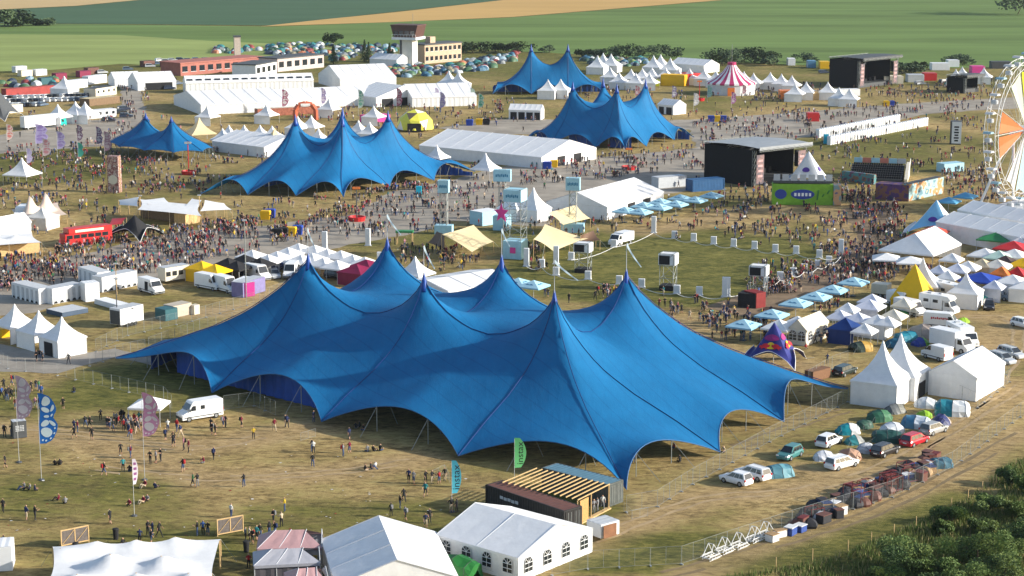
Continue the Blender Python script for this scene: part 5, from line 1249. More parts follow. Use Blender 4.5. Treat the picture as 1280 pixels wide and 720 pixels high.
def ruts():
    m = mat('worn_earth', (.36, .26, .14), .95, .35, .5, bump=.3); m2 = mat('dark_rut_soil', (.2, .145, .075), .95, .3, .6)  # second material is simply a darker dirt colour for some tracks
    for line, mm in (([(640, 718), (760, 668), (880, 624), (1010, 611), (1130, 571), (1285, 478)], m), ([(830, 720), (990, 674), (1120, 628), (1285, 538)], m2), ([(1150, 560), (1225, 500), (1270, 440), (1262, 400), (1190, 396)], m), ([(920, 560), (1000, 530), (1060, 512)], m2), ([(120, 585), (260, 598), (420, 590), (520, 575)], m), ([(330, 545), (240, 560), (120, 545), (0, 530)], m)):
        Q = [W(*p) for p in line]; P = []
        for i in range(len(Q) - 1):
            p0, p1, p2, p3 = Q[max(0, i - 1)], Q[i], Q[i + 1], Q[min(len(Q) - 1, i + 2)]
            for k in range(24):
                t = k / 24; P.append(.5 * ((2 * p1) + (p2 - p0) * t + (2 * p0 - 5 * p1 + 4 * p2 - p3) * t * t + (3 * p1 - p0 - 3 * p2 + p3) * t ** 3))
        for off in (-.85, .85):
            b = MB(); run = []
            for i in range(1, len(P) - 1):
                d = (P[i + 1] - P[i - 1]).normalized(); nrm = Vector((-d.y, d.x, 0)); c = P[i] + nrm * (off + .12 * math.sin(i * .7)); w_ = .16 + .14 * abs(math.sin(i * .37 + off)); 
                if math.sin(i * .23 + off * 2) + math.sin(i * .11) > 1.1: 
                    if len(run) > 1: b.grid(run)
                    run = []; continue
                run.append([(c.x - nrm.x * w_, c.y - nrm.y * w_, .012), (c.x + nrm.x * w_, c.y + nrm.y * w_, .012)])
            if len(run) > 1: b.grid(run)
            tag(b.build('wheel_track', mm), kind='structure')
ruts()
# ================================================================ MIDDLE GROUND
# streamers flown from the masts of the great tent
big_c = big.location
for i, (pk, top, end) in enumerate((((385, 320), (383, 280), (393, 306)), ((484, 300), (481, 262), (501, 290)), ((530, 345), (532, 304), (546, 333)), ((627, 322), (624, 281), (635, 304)), ((693, 367), (691, 324), (720, 348)), ((783, 340), (784, 301), (803, 331)))):
    p = W(*pk, 16.5) - big_c; d = (pk[1] - top[1]) / ((520 - HOR) / CAM_H)
    MB().bar((p.x, p.y, 16.4), (p.x, p.y, 16.4 + d), .05).build('flag_pole', FRAMEM, big)
    ln = (end[0] - top[0]) / 9.6; dr = (end[1] - top[1]) / 9.6; G = []
    for k in range(9):
        t = k / 8; q = Vector((p.x + ln * t, p.y - .5 * t, 16.4 + d - dr * t ** .8)); o = Vector((.22, .1, .28 + .05 * math.sin(k * 2))) * (.8 - .45 * t); o.y += .12 * math.sin(k * 1.7); G.append([q - o * .5, q, q + o * .5])
    MB().grid(G).build('streamer', mat('streamer_cloth', (.55, .66, .7), .6, .05, transl=.3), big, smooth=True)
# ---- marquees
BIG = 'large white marquees'
marquee('long white marquee with ribbed roof panels beside the scalloped blue tent', (524, 181.5), (677, 196.5), (741, 184), 3., 6.2, 'u', bays=8, openings=(('e', .28, .42, 2.4), ('e', .58, .72, 2.4)))
marquee('white marquee behind the row of blue parasols', (683, 252), (759, 259), (848, 241), 2.8, 5.4, 'v', bays=4, openings=(('e', .35, .48, 2.3), ('e', .62, .76, 2.3)))
marquee('open white hall tent with hipped end and curtain walls beside the parasols', (1099, 312), (1166, 319), (1221, 307), 2.9, 5.8, 'v', bays=4, hip=1, walls='n')
marquee('wide pale multi-bay marquee at the foot of the giant wheel, front span', (1170, 277), (1296, 300), 10, 3.4, 5., 'u', bays=6)
marquee('second span of the pale multi-bay marquee, closer to the giant wheel', (1197, 262), (1310, 283), 9, 3.4, 5., 'u', bays=6)
marquee('low white marquee hidden behind the six peaked blue tent', (505, 351), (560, 364), (614, 345), 2.6, 3.6, 'v', bays=3)
for (a, b, c, h, r, ax, lab, ops) in (
    ((217, 119), (251, 131), (352, 125), 3.2, 6., 'v', 'white exhibition hall with a pale gable end nearest the road', ()), ((318, 118), (345, 125), (446, 114), 3.2, 5.6, 'v', 'white exhibition hall in the middle of the row, behind the inflatable arch', ()), ((232, 104), (392, 100), 9, 3.6, 5.8, 'u', 'long white exhibition hall with a row of dark roof windows', ('R',)),
    ((398, 92), (425, 99), (488, 95), 3.6, 7.6, 'v', 'tall white exhibition tent with the highest ridge', ()), ((436, 117), (470, 122), (519, 115), 3.2, 6.5, 'u', 'white exhibition tent with dark arched doorways in its gable', (('e', .1, .3, 2.6), ('e', .45, .62, 2.6))),
    ((496, 113), (515, 122), (560, 115), 3.2, 6.5, 'v', 'white exhibition tent at the campsite end of the halls', ()), ((265, 176), (330, 184), (356, 174), 2.8, 5., 'u', 'low white market marquee behind the small blue two peaked tent', ()),
    ((160, 99), (172, 103), (220, 101), 3., 6., 'v', 'white gabled tent with an open dark side by the road', (('e', .2, .9, 2.6),)), ((135, 96), (143, 99), (155, 96), 2.8, 5., 'v', 'little white gabled tent by the road, smaller than its open neighbour', ()),
    ((636, 137), (676, 138), 5, 3., 4.6, 'u', 'white pavilion with a row of columns between the blue tents', (('s', .05, .25, 2.3), ('s', .3, .5, 2.3), ('s', .55, .75, 2.3), ('s', .8, .97, 2.3))), ((822, 130), (842, 132), 6, 3., 4.6, 'u', 'small white pavilion behind the scalloped blue tent', (('s', .1, .4, 2.3), ('s', .55, .9, 2.3))),
    ((838, 79), (880, 82), 10, 3., 5., 'u', 'white marquee in the row of trees near the circus tent', ()), ((462, 73), (496, 75), 8, 3., 5., 'u', 'white marquee in the far campsite left of the control tower', ())):
    o = marquee(lab, a, b, c, h, r, ax, openings=[q for q in ops if q != 'R'], bays=6, group=BIG)
    if 'R' in ops:
        L_ = (W(*b, h) - W(*a, h)).length
        for i in range(14): MB().box((L_ * (i + .5) / 14, 1.7, h + .95), (L_ / 22, 1.0, .12), 0, 0, ('X', 27)).build('roof_window', glass, o)
FARSAME = 'distant white pagodas'
# ---- pagodas
canopy((18, 380), 5., 2.6, 5.6, 'E', rz=-44, label='rearmost of the three white pagodas by the gravel path, open beside a yellow stall', among=None)
canopy((48, 388), 5., 2.6, 5.6, 'sw', rz=-44, label='middle white pagoda of the three by the gravel path', among=None)
canopy((77, 395.5), 5., 2.6, 5.6, 'Sen', rz=-44, label='front white pagoda with a black doorway by the gravel path')
container('yellow stall under the rearmost white pagoda by the gravel path', (2, 423), (14, 421), 2, 1.4, yellow, name='stall', cat='stall', corr=False, doors='')
canopy((27, 197), 6.5, 2.6, 6.4, '', rz=-20, label='lone open white pagoda in the crowd by the butterfly flags')
canopy((642, 236), 5, 2.6, 6.5, 'swen', rz=-35, look='closed white pagoda with concave roof beside the pale blue scaffold tower')
canopy((667, 234), 5.5, 2.6, 7., 'swen', rz=-35, look='white pagoda with a tall spike beside the white marquee')
canopy((607, 191), 5.5, 2.4, 6.2, '', rz=-30); canopy((546, 181), 5, 2.4, 5.5, '', rz=-30)
canopy((1154, 322), 6, 2.6, 7, '', rz=-20, label='white pagoda right behind the yellow pyramid tent')
canopy((1208, 340), 5, 2.6, 5.8, 'swe', rz=-25, label='white pagoda between the motorhomes and the blue canopy')
canopy((519, 320), 5, 2.6, 5.6, '', rz=-33, label='white pagoda peeping over the saddle of the six peaked blue tent')
for x, y in ((72, 130), (94, 126.5), (106, 127)): canopy((x, y), 6, 2.8, 6.5, 'sw', rz=-25)
for x, y in ((286, 156), (305, 156), (325, 156), (340, 157), (278, 160)): canopy((x, y), 5, 2.5, 5.4, '', rz=-20)
for x, y in ((259, 132), (372, 145), (389, 144), (333, 130), (411, 123), (467, 132), (398, 160), (448, 150), (462, 152)): canopy((x, y), 5.5, 2.6, 5.8, 's', rz=-25)
for x, y, c in ((249, 147, beige), (343, 160, beige)): canopy((x, y), 7, 2.4, 6.6, '', m=c, rz=30, look='sand coloured pointed tent', name='pointed_tent', group='sand coloured pointed tents')
for x, y in ((754, 66), (764, 67), (747, 69), (817, 69), (826, 68), (838, 72), (561, 88), (573, 89)): canopy((x, y), 7, 2.8, 7.2, 'swe', rz=-20)
for x, y in ((685, 99), (701, 98.5)): canopy((x, y), 6, 3, 6.6, 'swE', rz=-15)
for x, y in ((763, 84), (789, 86), (803, 85), (815, 84), (832, 84), (848, 85), (862, 85), (880, 86), (895, 88), (774, 90), (795, 91), (812, 91), (930, 89), (942, 91), (963, 90), (977, 92), (990, 94), (1008, 102), (1035, 102), (994, 104), (1049, 109), (1062, 110), (1195, 86), (1203, 83), (1230, 84)): canopy((x, y), 6, 2.6, 6., 's', rz=-20)
# ---- pop-up canopies of the market on the right
def pop(x, y, m, col, s=3.6, walls='', wm=None, top=3.5, rz=-30, lab=None, among=None): canopy((x, y), s, 2.3, top, walls, m=m, wm=wm, rz=rz, conc=0, name='popup_canopy', look=f'{col} pop-up canopy', label=lab, group='pop-up canopies of the stalls', cat='canopy', among=among)
lil = mat('lilac_white_canvas', (.66, .68, .78), .55, .06, 1, transl=.12)
for a in ((1050, 387, lil, 'pale lilac', 3.6, ''), (1073, 390, lil, 'pale lilac', 3.8, 'se'), (1081, 404, white, 'white', 3.2, ''), (1097, 393, white, 'white', 3.8, 'se'), (1090, 367, lil, 'pale lilac', 3.6, ''), (1087, 374, lil, 'pale lilac', 4.2, 'sw'), (974, 399, white, 'white', 4.2, ''), (997, 395, white, 'white', 4.2, ''),
          (1231, 310, white, 'white', 5., ''), (1249, 313, mat('mint_canvas', (.5, .66, .56), .55, .06), 'pale mint', 4.5, ''), (1247, 324, mat('bone_canvas', (.62, .6, .54), .55, .06), 'bone coloured', 4.6, 's'), (1210, 326, white, 'white', 4., ''), (1197, 329, lil, 'pale lilac', 4., ''), (1268, 311, white, 'white', 4.8, ''),
          (1267, 301, red, 'bright red', 6., ''), (1246, 290, green, 'dark green', 6., ''), (1226, 340, royal, 'royal blue', 6., ''), (1266, 343, white, 'white', 5., 'swe'), (1257, 319, mat('brown_canvas', (.08, .05, .045), .6), 'dark brown', 4., ''), (1279, 322, yellow, 'yellow', 4.4, ''), (1167, 282, mat('red_orange_canvas', (.6, .08, .04), .5), 'red orange', 5., ''), (1149, 288, orange, 'orange', 4., ''),
          (1117, 386, cream, 'cream gazebo style', 3.6, ''), (1272, 333, red, 'bright red', 3., 's'), (1285, 350, white, 'white', 5., 'sw'), (1190, 316, white, 'white', 3.6, ''), (1228, 323, mat('sand_canvas', (.55, .45, .3), .6), 'sand coloured', 3.6, 's'), (1252, 333, orange, 'orange', 3.2, 's'), (1185, 338, white, 'white', 3.4, 's'), (1174, 331, lil, 'pale lilac', 3.4, ''), (1275, 296, white, 'white', 3.6, ''), (1255, 283, white, 'white', 3.6, ''), (1130, 372, cream, 'cream gazebo style', 3.2, ''), (1215, 351, black, 'black', 3., 's'), (1243, 350, lil, 'pale lilac', 3.2, 's'), (1110, 395, white, 'white', 3.2, ''), (1060, 378, white, 'white', 3., '')): pop(a[0], a[1], a[2], a[3], a[4], a[5])
pop(1057, 397, bluedark, 'navy', 4.2, 's', None, 3.8, lab='navy pop-up canopy with a dark blue front wall beside the arched cream tent')
marquee('cream market tent with small arched windows and two roof peaks, beside the navy canopy', (986, 410), (1008, 413), (1037, 402), 2.5, 4., 'v', cream, cream, windows={'s': 2, 'e': 3}, bays=2)
canopy((1144, 330), 6., 1.4, 7., 'swe', m=yellow, conc=0, rz=-30, label='big bright yellow pyramid tent', name='pyramid_tent', group=None)
for x, y in ((1108, 316), (1138, 320)): parasol((x, y), look='wide white square parasol', m=white, s=5., top=3.4, rz=-10)
for x, y in ((929.7, 398.6), (965, 386), (995, 372), (1019.5, 364), (1041, 355.6), (1067, 346)): parasol((x, y), s=4.3, among='yellow pyramid tent')
for x, y in ((781, 258), (800, 259.5), (804, 252), (824, 254), (825, 247.5), (845, 250), (850, 242.5), (869, 245), (889, 239.5)): parasol((x, y), s=4.2, among='parasol marquee')
for x, y in ((648, 347), (667, 350)): parasol((x, y), s=4.2, among='largest blue tent')
for x, y in ((1186, 246), (1207, 240)): parasol((x, y), look='strong blue square parasol', m=mat('azure_canvas', (.1, .36, .58), .5, .08), s=4.4)
# ---- star tents
bull = mat('bull_tent_canvas', (.035, .04, .2), .45, .08, .7)
st = star_tent((968, 403), 'dark blue star tent with a yellow sun and red bulls painted on it', [bull], 6., 5.7, 205)
def star_pt(h, r, k, arms, s, t, off):
    a0 = 2 * math.pi * k / arms; a = a0 + 2 * math.pi / arms * s; e = 4 * s * (1 - s); rr = r * t * (1 - .48 * e * t ** .6); z = h * (1 - t) ** 1.25 + t * (2.3 * (e ** .6) * t ** 2)
    return Vector((rr * math.cos(a) * (1 + off * .03) + off * .05 * math.cos(a), rr * math.sin(a) * (1 + off * .03) + off * .05 * math.sin(a), z + .05 + off * .06))
SUNY = mat('sun_emblem', (.85, .55, .02), .5, 0); BULR = mat('bull_emblem', (.6, .02, .03), .5, 0); MAG = mat('magenta_print', (.3, .02, .16), .5, .1)
for k in range(4):
    def decal(pts, m, off, nm):
        c = (sum(p[0] for p in pts) / len(pts), sum(p[1] for p in pts) / len(pts))
        V = [star_pt(6., 5.7, k, 4, c[0], c[1], off)] + [star_pt(6., 5.7, k, 4, x, y, off) for x, y in pts]; n = len(pts)
        MB().add(V, [(0, 1 + i, 1 + (i + 1) % n) for i in range(n)]).build(nm, m, st)
    decal([(.5 + .44 * math.cos(a), .3 + .07 * math.sin(a)) for a in [6.283 * i / 12 for i in range(12)]], MAG, 1, 'magenta_band')
    decal([(.5 + .2 * math.cos(a), .5 + .1 * math.sin(a)) for a in [6.283 * i / 14 for i in range(14)]], SUNY, 1.3, 'sun_emblem')
    for sg in (-1, 1): decal([(.5 + sg * x, y) for x, y in ((.03, .5), (.06, .46), (.12, .47), (.17, .43), (.3, .44), (.37, .49), (.42, .47), (.38, .54), (.33, .53), (.31, .6), (.28, .55), (.2, .56), (.14, .62), (.13, .55), (.07, .54))], BULR, 1.7, 'bull_emblem')
stw = [mat('sky_blue_canvas', (.22, .5, .72), .5, .1, .5), white]
st2 = star_tent((1171, 250), 'white and light blue star tent with a purple emblem by the giant wheel', stw, 7., 8., 200)
st3 = star_tent((1011, 189), 'white star tent with dark blue emblems beside the green advertising wall', [white, mat('ice_blue_canvas', (.6, .68, .8), .5)], 8., 7.5, 205)
for S_, h_, r_ in ((st2, 7., 8.), (st3, 8., 7.5)):
    for k in (0, 1):
        V = [star_pt(h_, r_, k, 4, .5 + .2 * math.cos(a), .48 + .08 * math.sin(a), 1.5) for a in [6.283 * i / 12 for i in range(12)]]; MB().add(V, [tuple(range(12))]).build('emblem', mat('violet_print', (.1, .04, .3), .5, 0), S_)
dk = star_tent((-6, 108), 'dark grey peaked stretch tent cut by the edge of the photo', [dgrey], 10., 9., 30)
# ---- stretch shades of the chill-out garden
stretch('sand coloured sail shade over a crowd beside the green topped table', [(590, 315, 1.8), (617, 302, 2.2), (592, 281, 4.4), (552, 293, 4.4)], [], beige, 'sail_shade')
stretch('small brown sail shade hugging the sand coloured sail beside the green topped table', [(556, 312, 1.), (556, 293, 3.), (546, 289, 2.6), (535, 303, .6)], [], mat('brown_stretch', (.14, .08, .05), .7), 'sail_shade')
stretch('sand coloured sail shade in front, dipping towards the lawn', [(692, 314, 2.), (735, 298, 2.2), (681, 280, 4.6), (667, 299, 4.2)], [], beige, 'sail_shade')
stretch('brown sail end beside the lawn scaffold tower', [(722, 305, 1.2), (750, 300, 2.), (742, 288, 3.), (726, 294, 3.2)], [], _M['brown_stretch'], 'sail_shade')
stretch('sand coloured sail shade farther back under the pale blue sign', [(704, 281, 2.2), (738, 273, 2.4), (720, 256, 4.8), (684, 266, 4.4)], [], beige, 'sail_shade')
for (a, lab) in (([(172, 262, 3.), (252, 270, 3.), (250, 256, 3.2), (175, 249, 3.6)], 'long white awning over the timber bar'), ([(149, 256, 2.4), (172, 258, 3.4), (174, 246, 3.8), (148, 250, 2.8)], 'small white sail at the totem end of the timber bar'), ([(185, 255, 3.4), (216, 256, 3.), (205, 247, 3.8), (178, 250, 3.4)], 'white sail between two timber poles'), ([(226, 262, 3.), (247, 262, 3.), (252, 250, 3.8), (240, 248, 3.8)], 'white sail over the middle of the timber bar'), ([(250, 264, 2.8), (290, 262, 2.6), (280, 254, 3.2), (256, 250, 3.8)], 'white sail at the square end of the timber bar')):
    stretch(lab, a, [], white, 'sail_shade', n=8)
container('timber bar counter of upright planks under the white awnings', (232, 282), (250, 278), 3, 2.3, wood, name='bar_counter', cat='bar', corr=False, doors='')
container('long dark serving hut beneath the white awning', (176, 272), (232, 280), 3, 2.2, dwood, name='serving_hut', cat='hut', corr=False, doors='')
stretch('long white wavy canopy over the wooden food bar at the left edge', [(-30, 309, 2.6), (52, 303, 2.6), (40, 291, 3.), (-30, 294, 3.)], [(.3, .4, .8), (.65, .5, .8)], white, n=16)
container('wooden food bar under the wavy white canopy', (-30, 324), (50, 316), 3, 2.0, wood, name='food_bar', cat='bar', corr=False, doors='')
for x, y, s_, top_, lab in ((34, 241, 9, 6, ''),):
    stretch('cream two peaked show tent with faint red lettering', [(20, 280, 2.2), (84, 268, 2.2), (72, 253, 2.6), (14, 262, 2.6)], [(.35, .5, 4.2), (.68, .55, 4.2)], mat('blush_canvas', (.74, .6, .5), .6, .08, .6, transl=.15), n=18, name='show_tent')
marquee('white tent at the edge beside the white lorry', (-18, 283), (-1, 285), (10, 276), 2.6, 4.4, 'v', bays=2); canopy((52, 259), 5, 2.6, 4.4, 'swe', rz=-20, label='small grey white tent in front of the cream show tent', m=mat('dull_canvas', (.6, .58, .54), .6))
truck(29, 280, (19, 288), 'white lorry facing out beside the cream show tent', wpaint, wpaint, 8., 3.7)
tb = thing('double_decker_bus', 'red open topped double decker bus used as a bar', 'bus', W(108, 305), yaw((85, 304), (137, 298)))
MB().box((0, 0, 1.45), (10., 2.5, 2.1)).build('lower_deck', red, tb, bevel=.08); MB().box((.4, 0, 3.), (9.2, 2.5, 1.)).build('upper_deck', red, tb, bevel=.06)
for s in (-1, 1):
    for i in range(6): MB().box((-4 + i * 1.5, s * 1.27, 1.9), (1.2, .04, .7)).build('window', glass, tb)
    MB().box((.2, s * 1.27, 2.95), (6., .04, .5)).build('sign_band', cream, tb)
wheels(tb, (-3.2, 3.2), 1.25, .5, .3); foot(W(80, 308), W(140, 300), W(138, 296), W(82, 300))
stretch('red sail beside the black dome bar', [(135, 282, 2.4), (152, 280, 2.6), (158, 272, 3.4), (140, 273, 3.)], [], red, 'sail_shade', n=8)
star_tent((168, 269), 'black domed star tent bar with a crowd round it', [black], 4.6, 6., 20)
def tower_scaf(base, top, wd, label, name='scaffold_tower', cat='tower', panels=(), m=None, group=None, rz=-20):
    p = W(*base); s = (base[1] - HOR) / CAM_H * .985; H = (base[1] - top) / s; r = thing(name, label, cat, p, rz, group); b = MB()
    for a in (-1, 1):
        for c in (-1, 1): b.bar((a * wd / 2, c * wd / 2, 0), (a * wd / 2, c * wd / 2, H), .06, 0, 4)
    n = max(2, round(H / 2))
    for i in range(n + 1):
        z = H * i / n
        for (x0, y0, x1, y1) in ((-1, -1, 1, -1), (1, -1, 1, 1), (1, 1, -1, 1), (-1, 1, -1, -1)):
            b.bar((x0 * wd / 2, y0 * wd / 2, z), (x1 * wd / 2, y1 * wd / 2, z), .045, 0, 4)
            if i < n: b.bar((x0 * wd / 2, y0 * wd / 2, z), (x1 * wd / 2, y1 * wd / 2, z + H / n), .04, 0, 4)
    b.build('scaffold_frame', m or steel, r)
    for (z0, z1, k, mm, nm) in panels: MB().box((0, 0, H * (z0 + z1) / 2), (wd * k, wd * k, H * (z1 - z0))).build(nm, mm, r, bevel=.03)
    return r, H
for base, top, lab in (((835, 362), 315, 'speaker tower with a white box on the lawn, farther from the cinema stand side'), ((948, 372), 330, 'speaker tower beside the red and black booth'), ((729, 340), 302, 'speaker tower by the front sail shade')):
    r, H = tower_scaf(base, top, 2.4, lab, 'speaker_tower', 'speaker tower', panels=((0, .14, 1.05, black, 'ballast_cover'),))
    MB().box((0, 0, H * .84), (3., 2.4, H * .3)).build('speaker_cover', wpanel, r, bevel=.05); MB().box((-.4, -1.22, H * .83), (1.9, .08, H * .24)).build('speaker_front', black, r)
    MB().bar((-1.4, -1.2, H), (-1.4, -1.2, H * 1.02), .05).build('lifting_lug', steel, r)
def sign_tower(base, top, w_, ph, label, bottom=True):
    r, H = tower_scaf(base, top, 1.4, label, 'sign_mast', 'sign', rz=-8)
    s = (base[1] - HOR) / CAM_H; ww, hh = w_ / s, ph / s
    MB().box((0, 0, H - hh / 2), (ww, 1.7, hh)).build('sign_panel', palebl, r, bevel=.02); b = MB()
    for i in range(7): b.box((-ww * .32 + ww * .64 * i / 6, -.87, H - hh * .5 + .1 * (i % 2)), (ww * .075, .03, hh * .22))
    b.build('lettering', mat('sign_print', (.05, .22, .36), .5, 0), r)
    if bottom: MB().box((0, 0, .9), (ww * 1.6, 2.2, 1.8)).build('banner_base', palebl, r)
    return r
sign_tower((555, 292), 224, 14, 16, 'pale blue sign on a slender mast at the sail shade with a crowd'); sign_tower((628, 268), 211, 22, 15, 'pale blue sign on a mast in the middle of the paved square', False); sign_tower((716, 290), 221, 18, 16, 'pale blue sign on a mast beside the farther sail shade')
r, H = tower_scaf((644, 322), 234, 3.4, 'tall scaffold tower with pale blue panels and a pink star', panels=((.82, .99, 1.04, palebl, 'sign_panel'), (0, .26, 1.1, palebl, 'base_panel')))
MB().box((.2, -1.95, H * .13), (1.1, .05, 1.1)).build('pink_square', pink, r); b = MB(); pp = [(math.sin(6.283 * i / 10) * (1.5 if i % 2 == 0 else .65), math.cos(6.283 * i / 10) * (1.9 if i % 2 == 0 else .8)) for i in range(10)]
b.prism(pp, 1, -2.2, -2.05); o = b.build('pink_star', pink, r); o.location = (-2., 0, H * .66)
b = MB(); [b.box((-1.1 + i * .36, -1.8, H * .9 + (.1 if i % 2 else 0)), (.26, .03, .5)) for i in range(7)]; b.build('lettering', _M['sign_print'], r)
container('pale blue kiosk with pink posters in the middle of the paved square', (587, 280), (603, 283), 5, 2.9, palebl, wpanel, name='kiosk', cat='kiosk', corr=False, doors='')
container('rounded pale blue booth with a pink square beside the scaffold tower', (616, 288), (633, 289), 3, 3., palebl, name='booth', cat='kiosk', corr=False, doors='')
t = thing('lookout_table', 'tall timber table with a green turf top beside the sail shade', 'table', W(506, 305), -5); MB().box((0, 0, 2.5), (3.4, 1.6, .35)).build('turf_top', green, t)
for a in (-1.5, 1.5):
    for c in (-.6, .6): MB().bar((a, c, 0), (a, c, 2.35), .09).build('leg', wood, t)
    MB().bar((a, -.6, 1.5), (a * .5, -.6, 2.3), .05).build('brace', wood, t)
# ---- roped lawn: white pillars and rope
PIL = [(817, 291, 1), (843, 298, 0), (867, 301, 0), (892, 305, 0), (917, 308, 0), (943, 311, 0), (969, 315, 0), (995, 317, 0), (1024, 322, 0), (1051, 321, 1), (1036, 330, 0), (1022, 335, 0), (1005, 340, 0), (991, 345, 0), (975, 350, 0), (958, 357, 0), (906, 371, 1), (874, 369, 0), (846, 367, 0), (802, 359, 0), (774, 355, 0), (735, 349, 0), (695, 344, 0), (677, 334, 0), (658, 333, 1), (714, 325, 0), (767, 309, 0), (695, 330, 1)]
def pillar(x, y, tall):
    def mk():
        h = 3.4 if tall else 1.5; r = thing('rope_bollard', None, 'pillar'); MB().box((0, 0, h / 2), (.95 if tall else 1.1, .6, h)).build('panel', wpanel, r, bevel=.03); MB().box((0, 0, .06), (1.3, .9, .12)).build('base', lgrey, r); return r
    o = proto(('pil', tall), mk); put(o, W(x, y), -10); o['category'] = 'pillar'; o['group'] = 'white pillars of the roped lawn'; later(o, ('tall' if tall else 'short') + ' white bollard of the lawn rope', None if tall else 'roped lawn'); return o
for x, y, t in PIL: pillar(x, y, t)
ordp = [PIL[i] for i in (25, 26, 0, 1, 2, 3, 4, 5, 6, 7, 8, 9, 10, 11, 12, 13, 14, 15, 16, 17, 18, 19, 20, 21, 22, 23, 24)]
b = MB(); rp = thing('lawn_rope', 'thin white rope strung between the white pillars round the green lawn', 'rope', W(850, 330)); c = rp.location
for (x0, y0, a), (x1, y1, q) in zip(ordp, ordp[1:]):
    A, B_ = W(x0, y0, 1.4), W(x1, y1, 1.4)
    for k in range(6):
        f = lambda t: A.lerp(B_, t) - c - Vector((0, 0, .5 * 4 * t * (1 - t)))
        b.bar(f(k / 6), f((k + 1) / 6), .045, 0, 4)
b.build('rope', wpaint, rp)
for x, y in ((406, 311), (460, 307), (475, 338), (909, 371)): o = pillar(x, y, 1); 
truck(776, 306, (764, 309), 'small white pickup with a box trailer standing on the roped lawn', wpaint, wpanel, 6., 2.5)
# bins and fountain stands
for x, y, m, n_ in ((364, 295, yellow, 'yellow'), (372, 293, royal, 'blue'), (354, 296, black, 'black'), (347, 297, black, 'black'), (587, 157, royal, 'blue'), (599, 156, yellow, 'yellow'), (608, 156, black, 'black'), (889, 152, royal, 'blue'), (896, 152, yellow, 'yellow'), (904, 152, royal, 'blue'), (684, 211, royal, 'blue'), (692, 209, yellow, 'yellow'), (338, 272, royal, 'blue'), (332, 274, yellow, 'yellow'), (1108, 133, yellow, 'yellow'), (1114, 133, royal, 'blue')):
    A = thing('waste_skip', None, 'bin', W(x, y), -5); MB().prism([(-.9, 0), (.9, 0), (1.05, 1.5), (-1.05, 1.5)], 1, -.7, .7).build('body', m, A); MB().prism([(-1.1, 1.5), (1.1, 1.5), (.9, 1.85), (-.9, 1.85)], 1, -.75, .75).build('lid', m, A); later(A, f'{n_} waste skip'); A['group'] = 'coloured waste skips'
for x, y, t in ((446, 276, 232), (236, 218, 176), (874, 126, 100), (786, 212, 184)):
    p = W(x, y); s = (y - HOR) / CAM_H; H = (y - t) / s; r = thing('fountain_stand', None, 'stand', p, 0, 'red fountain stands'); MB().lathe([(1.7, 0), (1.9, .9), (1.6, .95), (1.5, .5), (.2, .5)], 14).build('basin', red, r); MB().bar((0, 0, .5), (0, 0, H), .12, 0, 6).build('pole', red if t < 180 else dgrey, r); MB().box((0, 0, H - .3), (1.6, .3, .5)).build('sign', orange if t != 176 else lgrey, r); later(r, 'tall pole rising from a red round basin')
# lamp and timber poles
for x, y, t, m_, nm in ((308, 372, 272, steel, 'slim grey lamp pole'), (147, 408, 346, dgrey, 'dark slim mast behind the white box trailer'), (905, 258, 236, lgrey, 'short grey lamp pole'), (146, 368, 328, wood, 'timber pole with a white top'), (250, 275, 243, wood, 'timber pole at the bar'), (176, 265, 244, wood, 'thick timber pole at the bar')):
    p = W(x, y); s = (y - HOR) / CAM_H; H = (y - t) / s; r = thing('lamp_pole', None, 'pole', p); MB().bar((0, 0, 0), (0, 0, H), .1, 0, 6, .06).build('shaft', m_, r); MB().box((0, 0, H), (.7, .3, .2)).build('lamp_head', lgrey, r); later(r, nm)
# ---- cabins and vans, left
container('white toilet cabin block with six doors nearest the left edge', (15, 372), (49, 381), 2.6, 2.7, wpanel, lgrey, 'toilet_cabin', 'cabin', '', False, stripes=6)
container('white toilet cabin block facing the box trailer', (66, 381), (104, 373.5), 2.6, 2.7, wpanel, lgrey, 'toilet_cabin', 'cabin', '', False, stripes=5)
container('white toilet cabin block behind the others, at the edge of the crowd', (98, 352), (122, 360), 2.6, 2.7, wpanel, lgrey, 'toilet_cabin', 'cabin', '', False, stripes=4)
container('white toilet cabin block beside the white open van', (128, 366), (172, 357), 2.6, 2.7, wpanel, lgrey, 'toilet_cabin', 'cabin', '', False, stripes=6)
container('tall plain white cabin between the toilet blocks', (107, 378), (125, 376), 2.4, 3.2, wpanel, name='cabin', cat='cabin', corr=False, doors='')
container('low white ramp lying beside the tall plain cabin', (118, 380), (150, 389), 2.2, .9, wpanel, name='ramp', cat='ramp', corr=False, doors='')
container('low dark blue stage deck edge behind the white pagodas', (58, 392), (78, 397), 5, .8, mat('deck_blue', (.06, .09, .14), .7), lgrey, name='stage_deck', cat='platform', corr=False, doors='')
tl = container('white box trailer standing alone by the mesh fence', (151, 411), (180, 404), 2.4, 3.1, wpanel, lgrey, 'box_trailer', 'trailer', '', False, base=.5)
MB().box((-.04, 1.2, 1.7), (.06, 2.1, 2.2)).build('dark_end', dgrey, tl); MB().box((2.6, -.03, 2.8), (.5, .04, .16)).build('vent', black, tl)
for k in (1.6, 2.4, 3.2): MB().bar((k, 0, .36), (k, .25, .36), .36, 0, 12).build('wheel', rubber, tl)
container('dark teal generator with a turquoise cover', (194, 399), (207, 402), 2.5, 1.9, mat('deep_teal_paint', (.03, .11, .13), .5), name='generator', cat='generator', corr=False, doors='')
container('beige generator cabin beside the teal generator', (217, 398), (240, 393), 2.4, 2.0, mat('beige_paint', (.5, .43, .34), .5), name='generator', cat='generator', corr=False, doors='')
container('small cream switch box next to the beige generator', (243, 394), (250, 392.5), 1., 1.6, cream, name='switch_box', cat='box', corr=False, doors='')
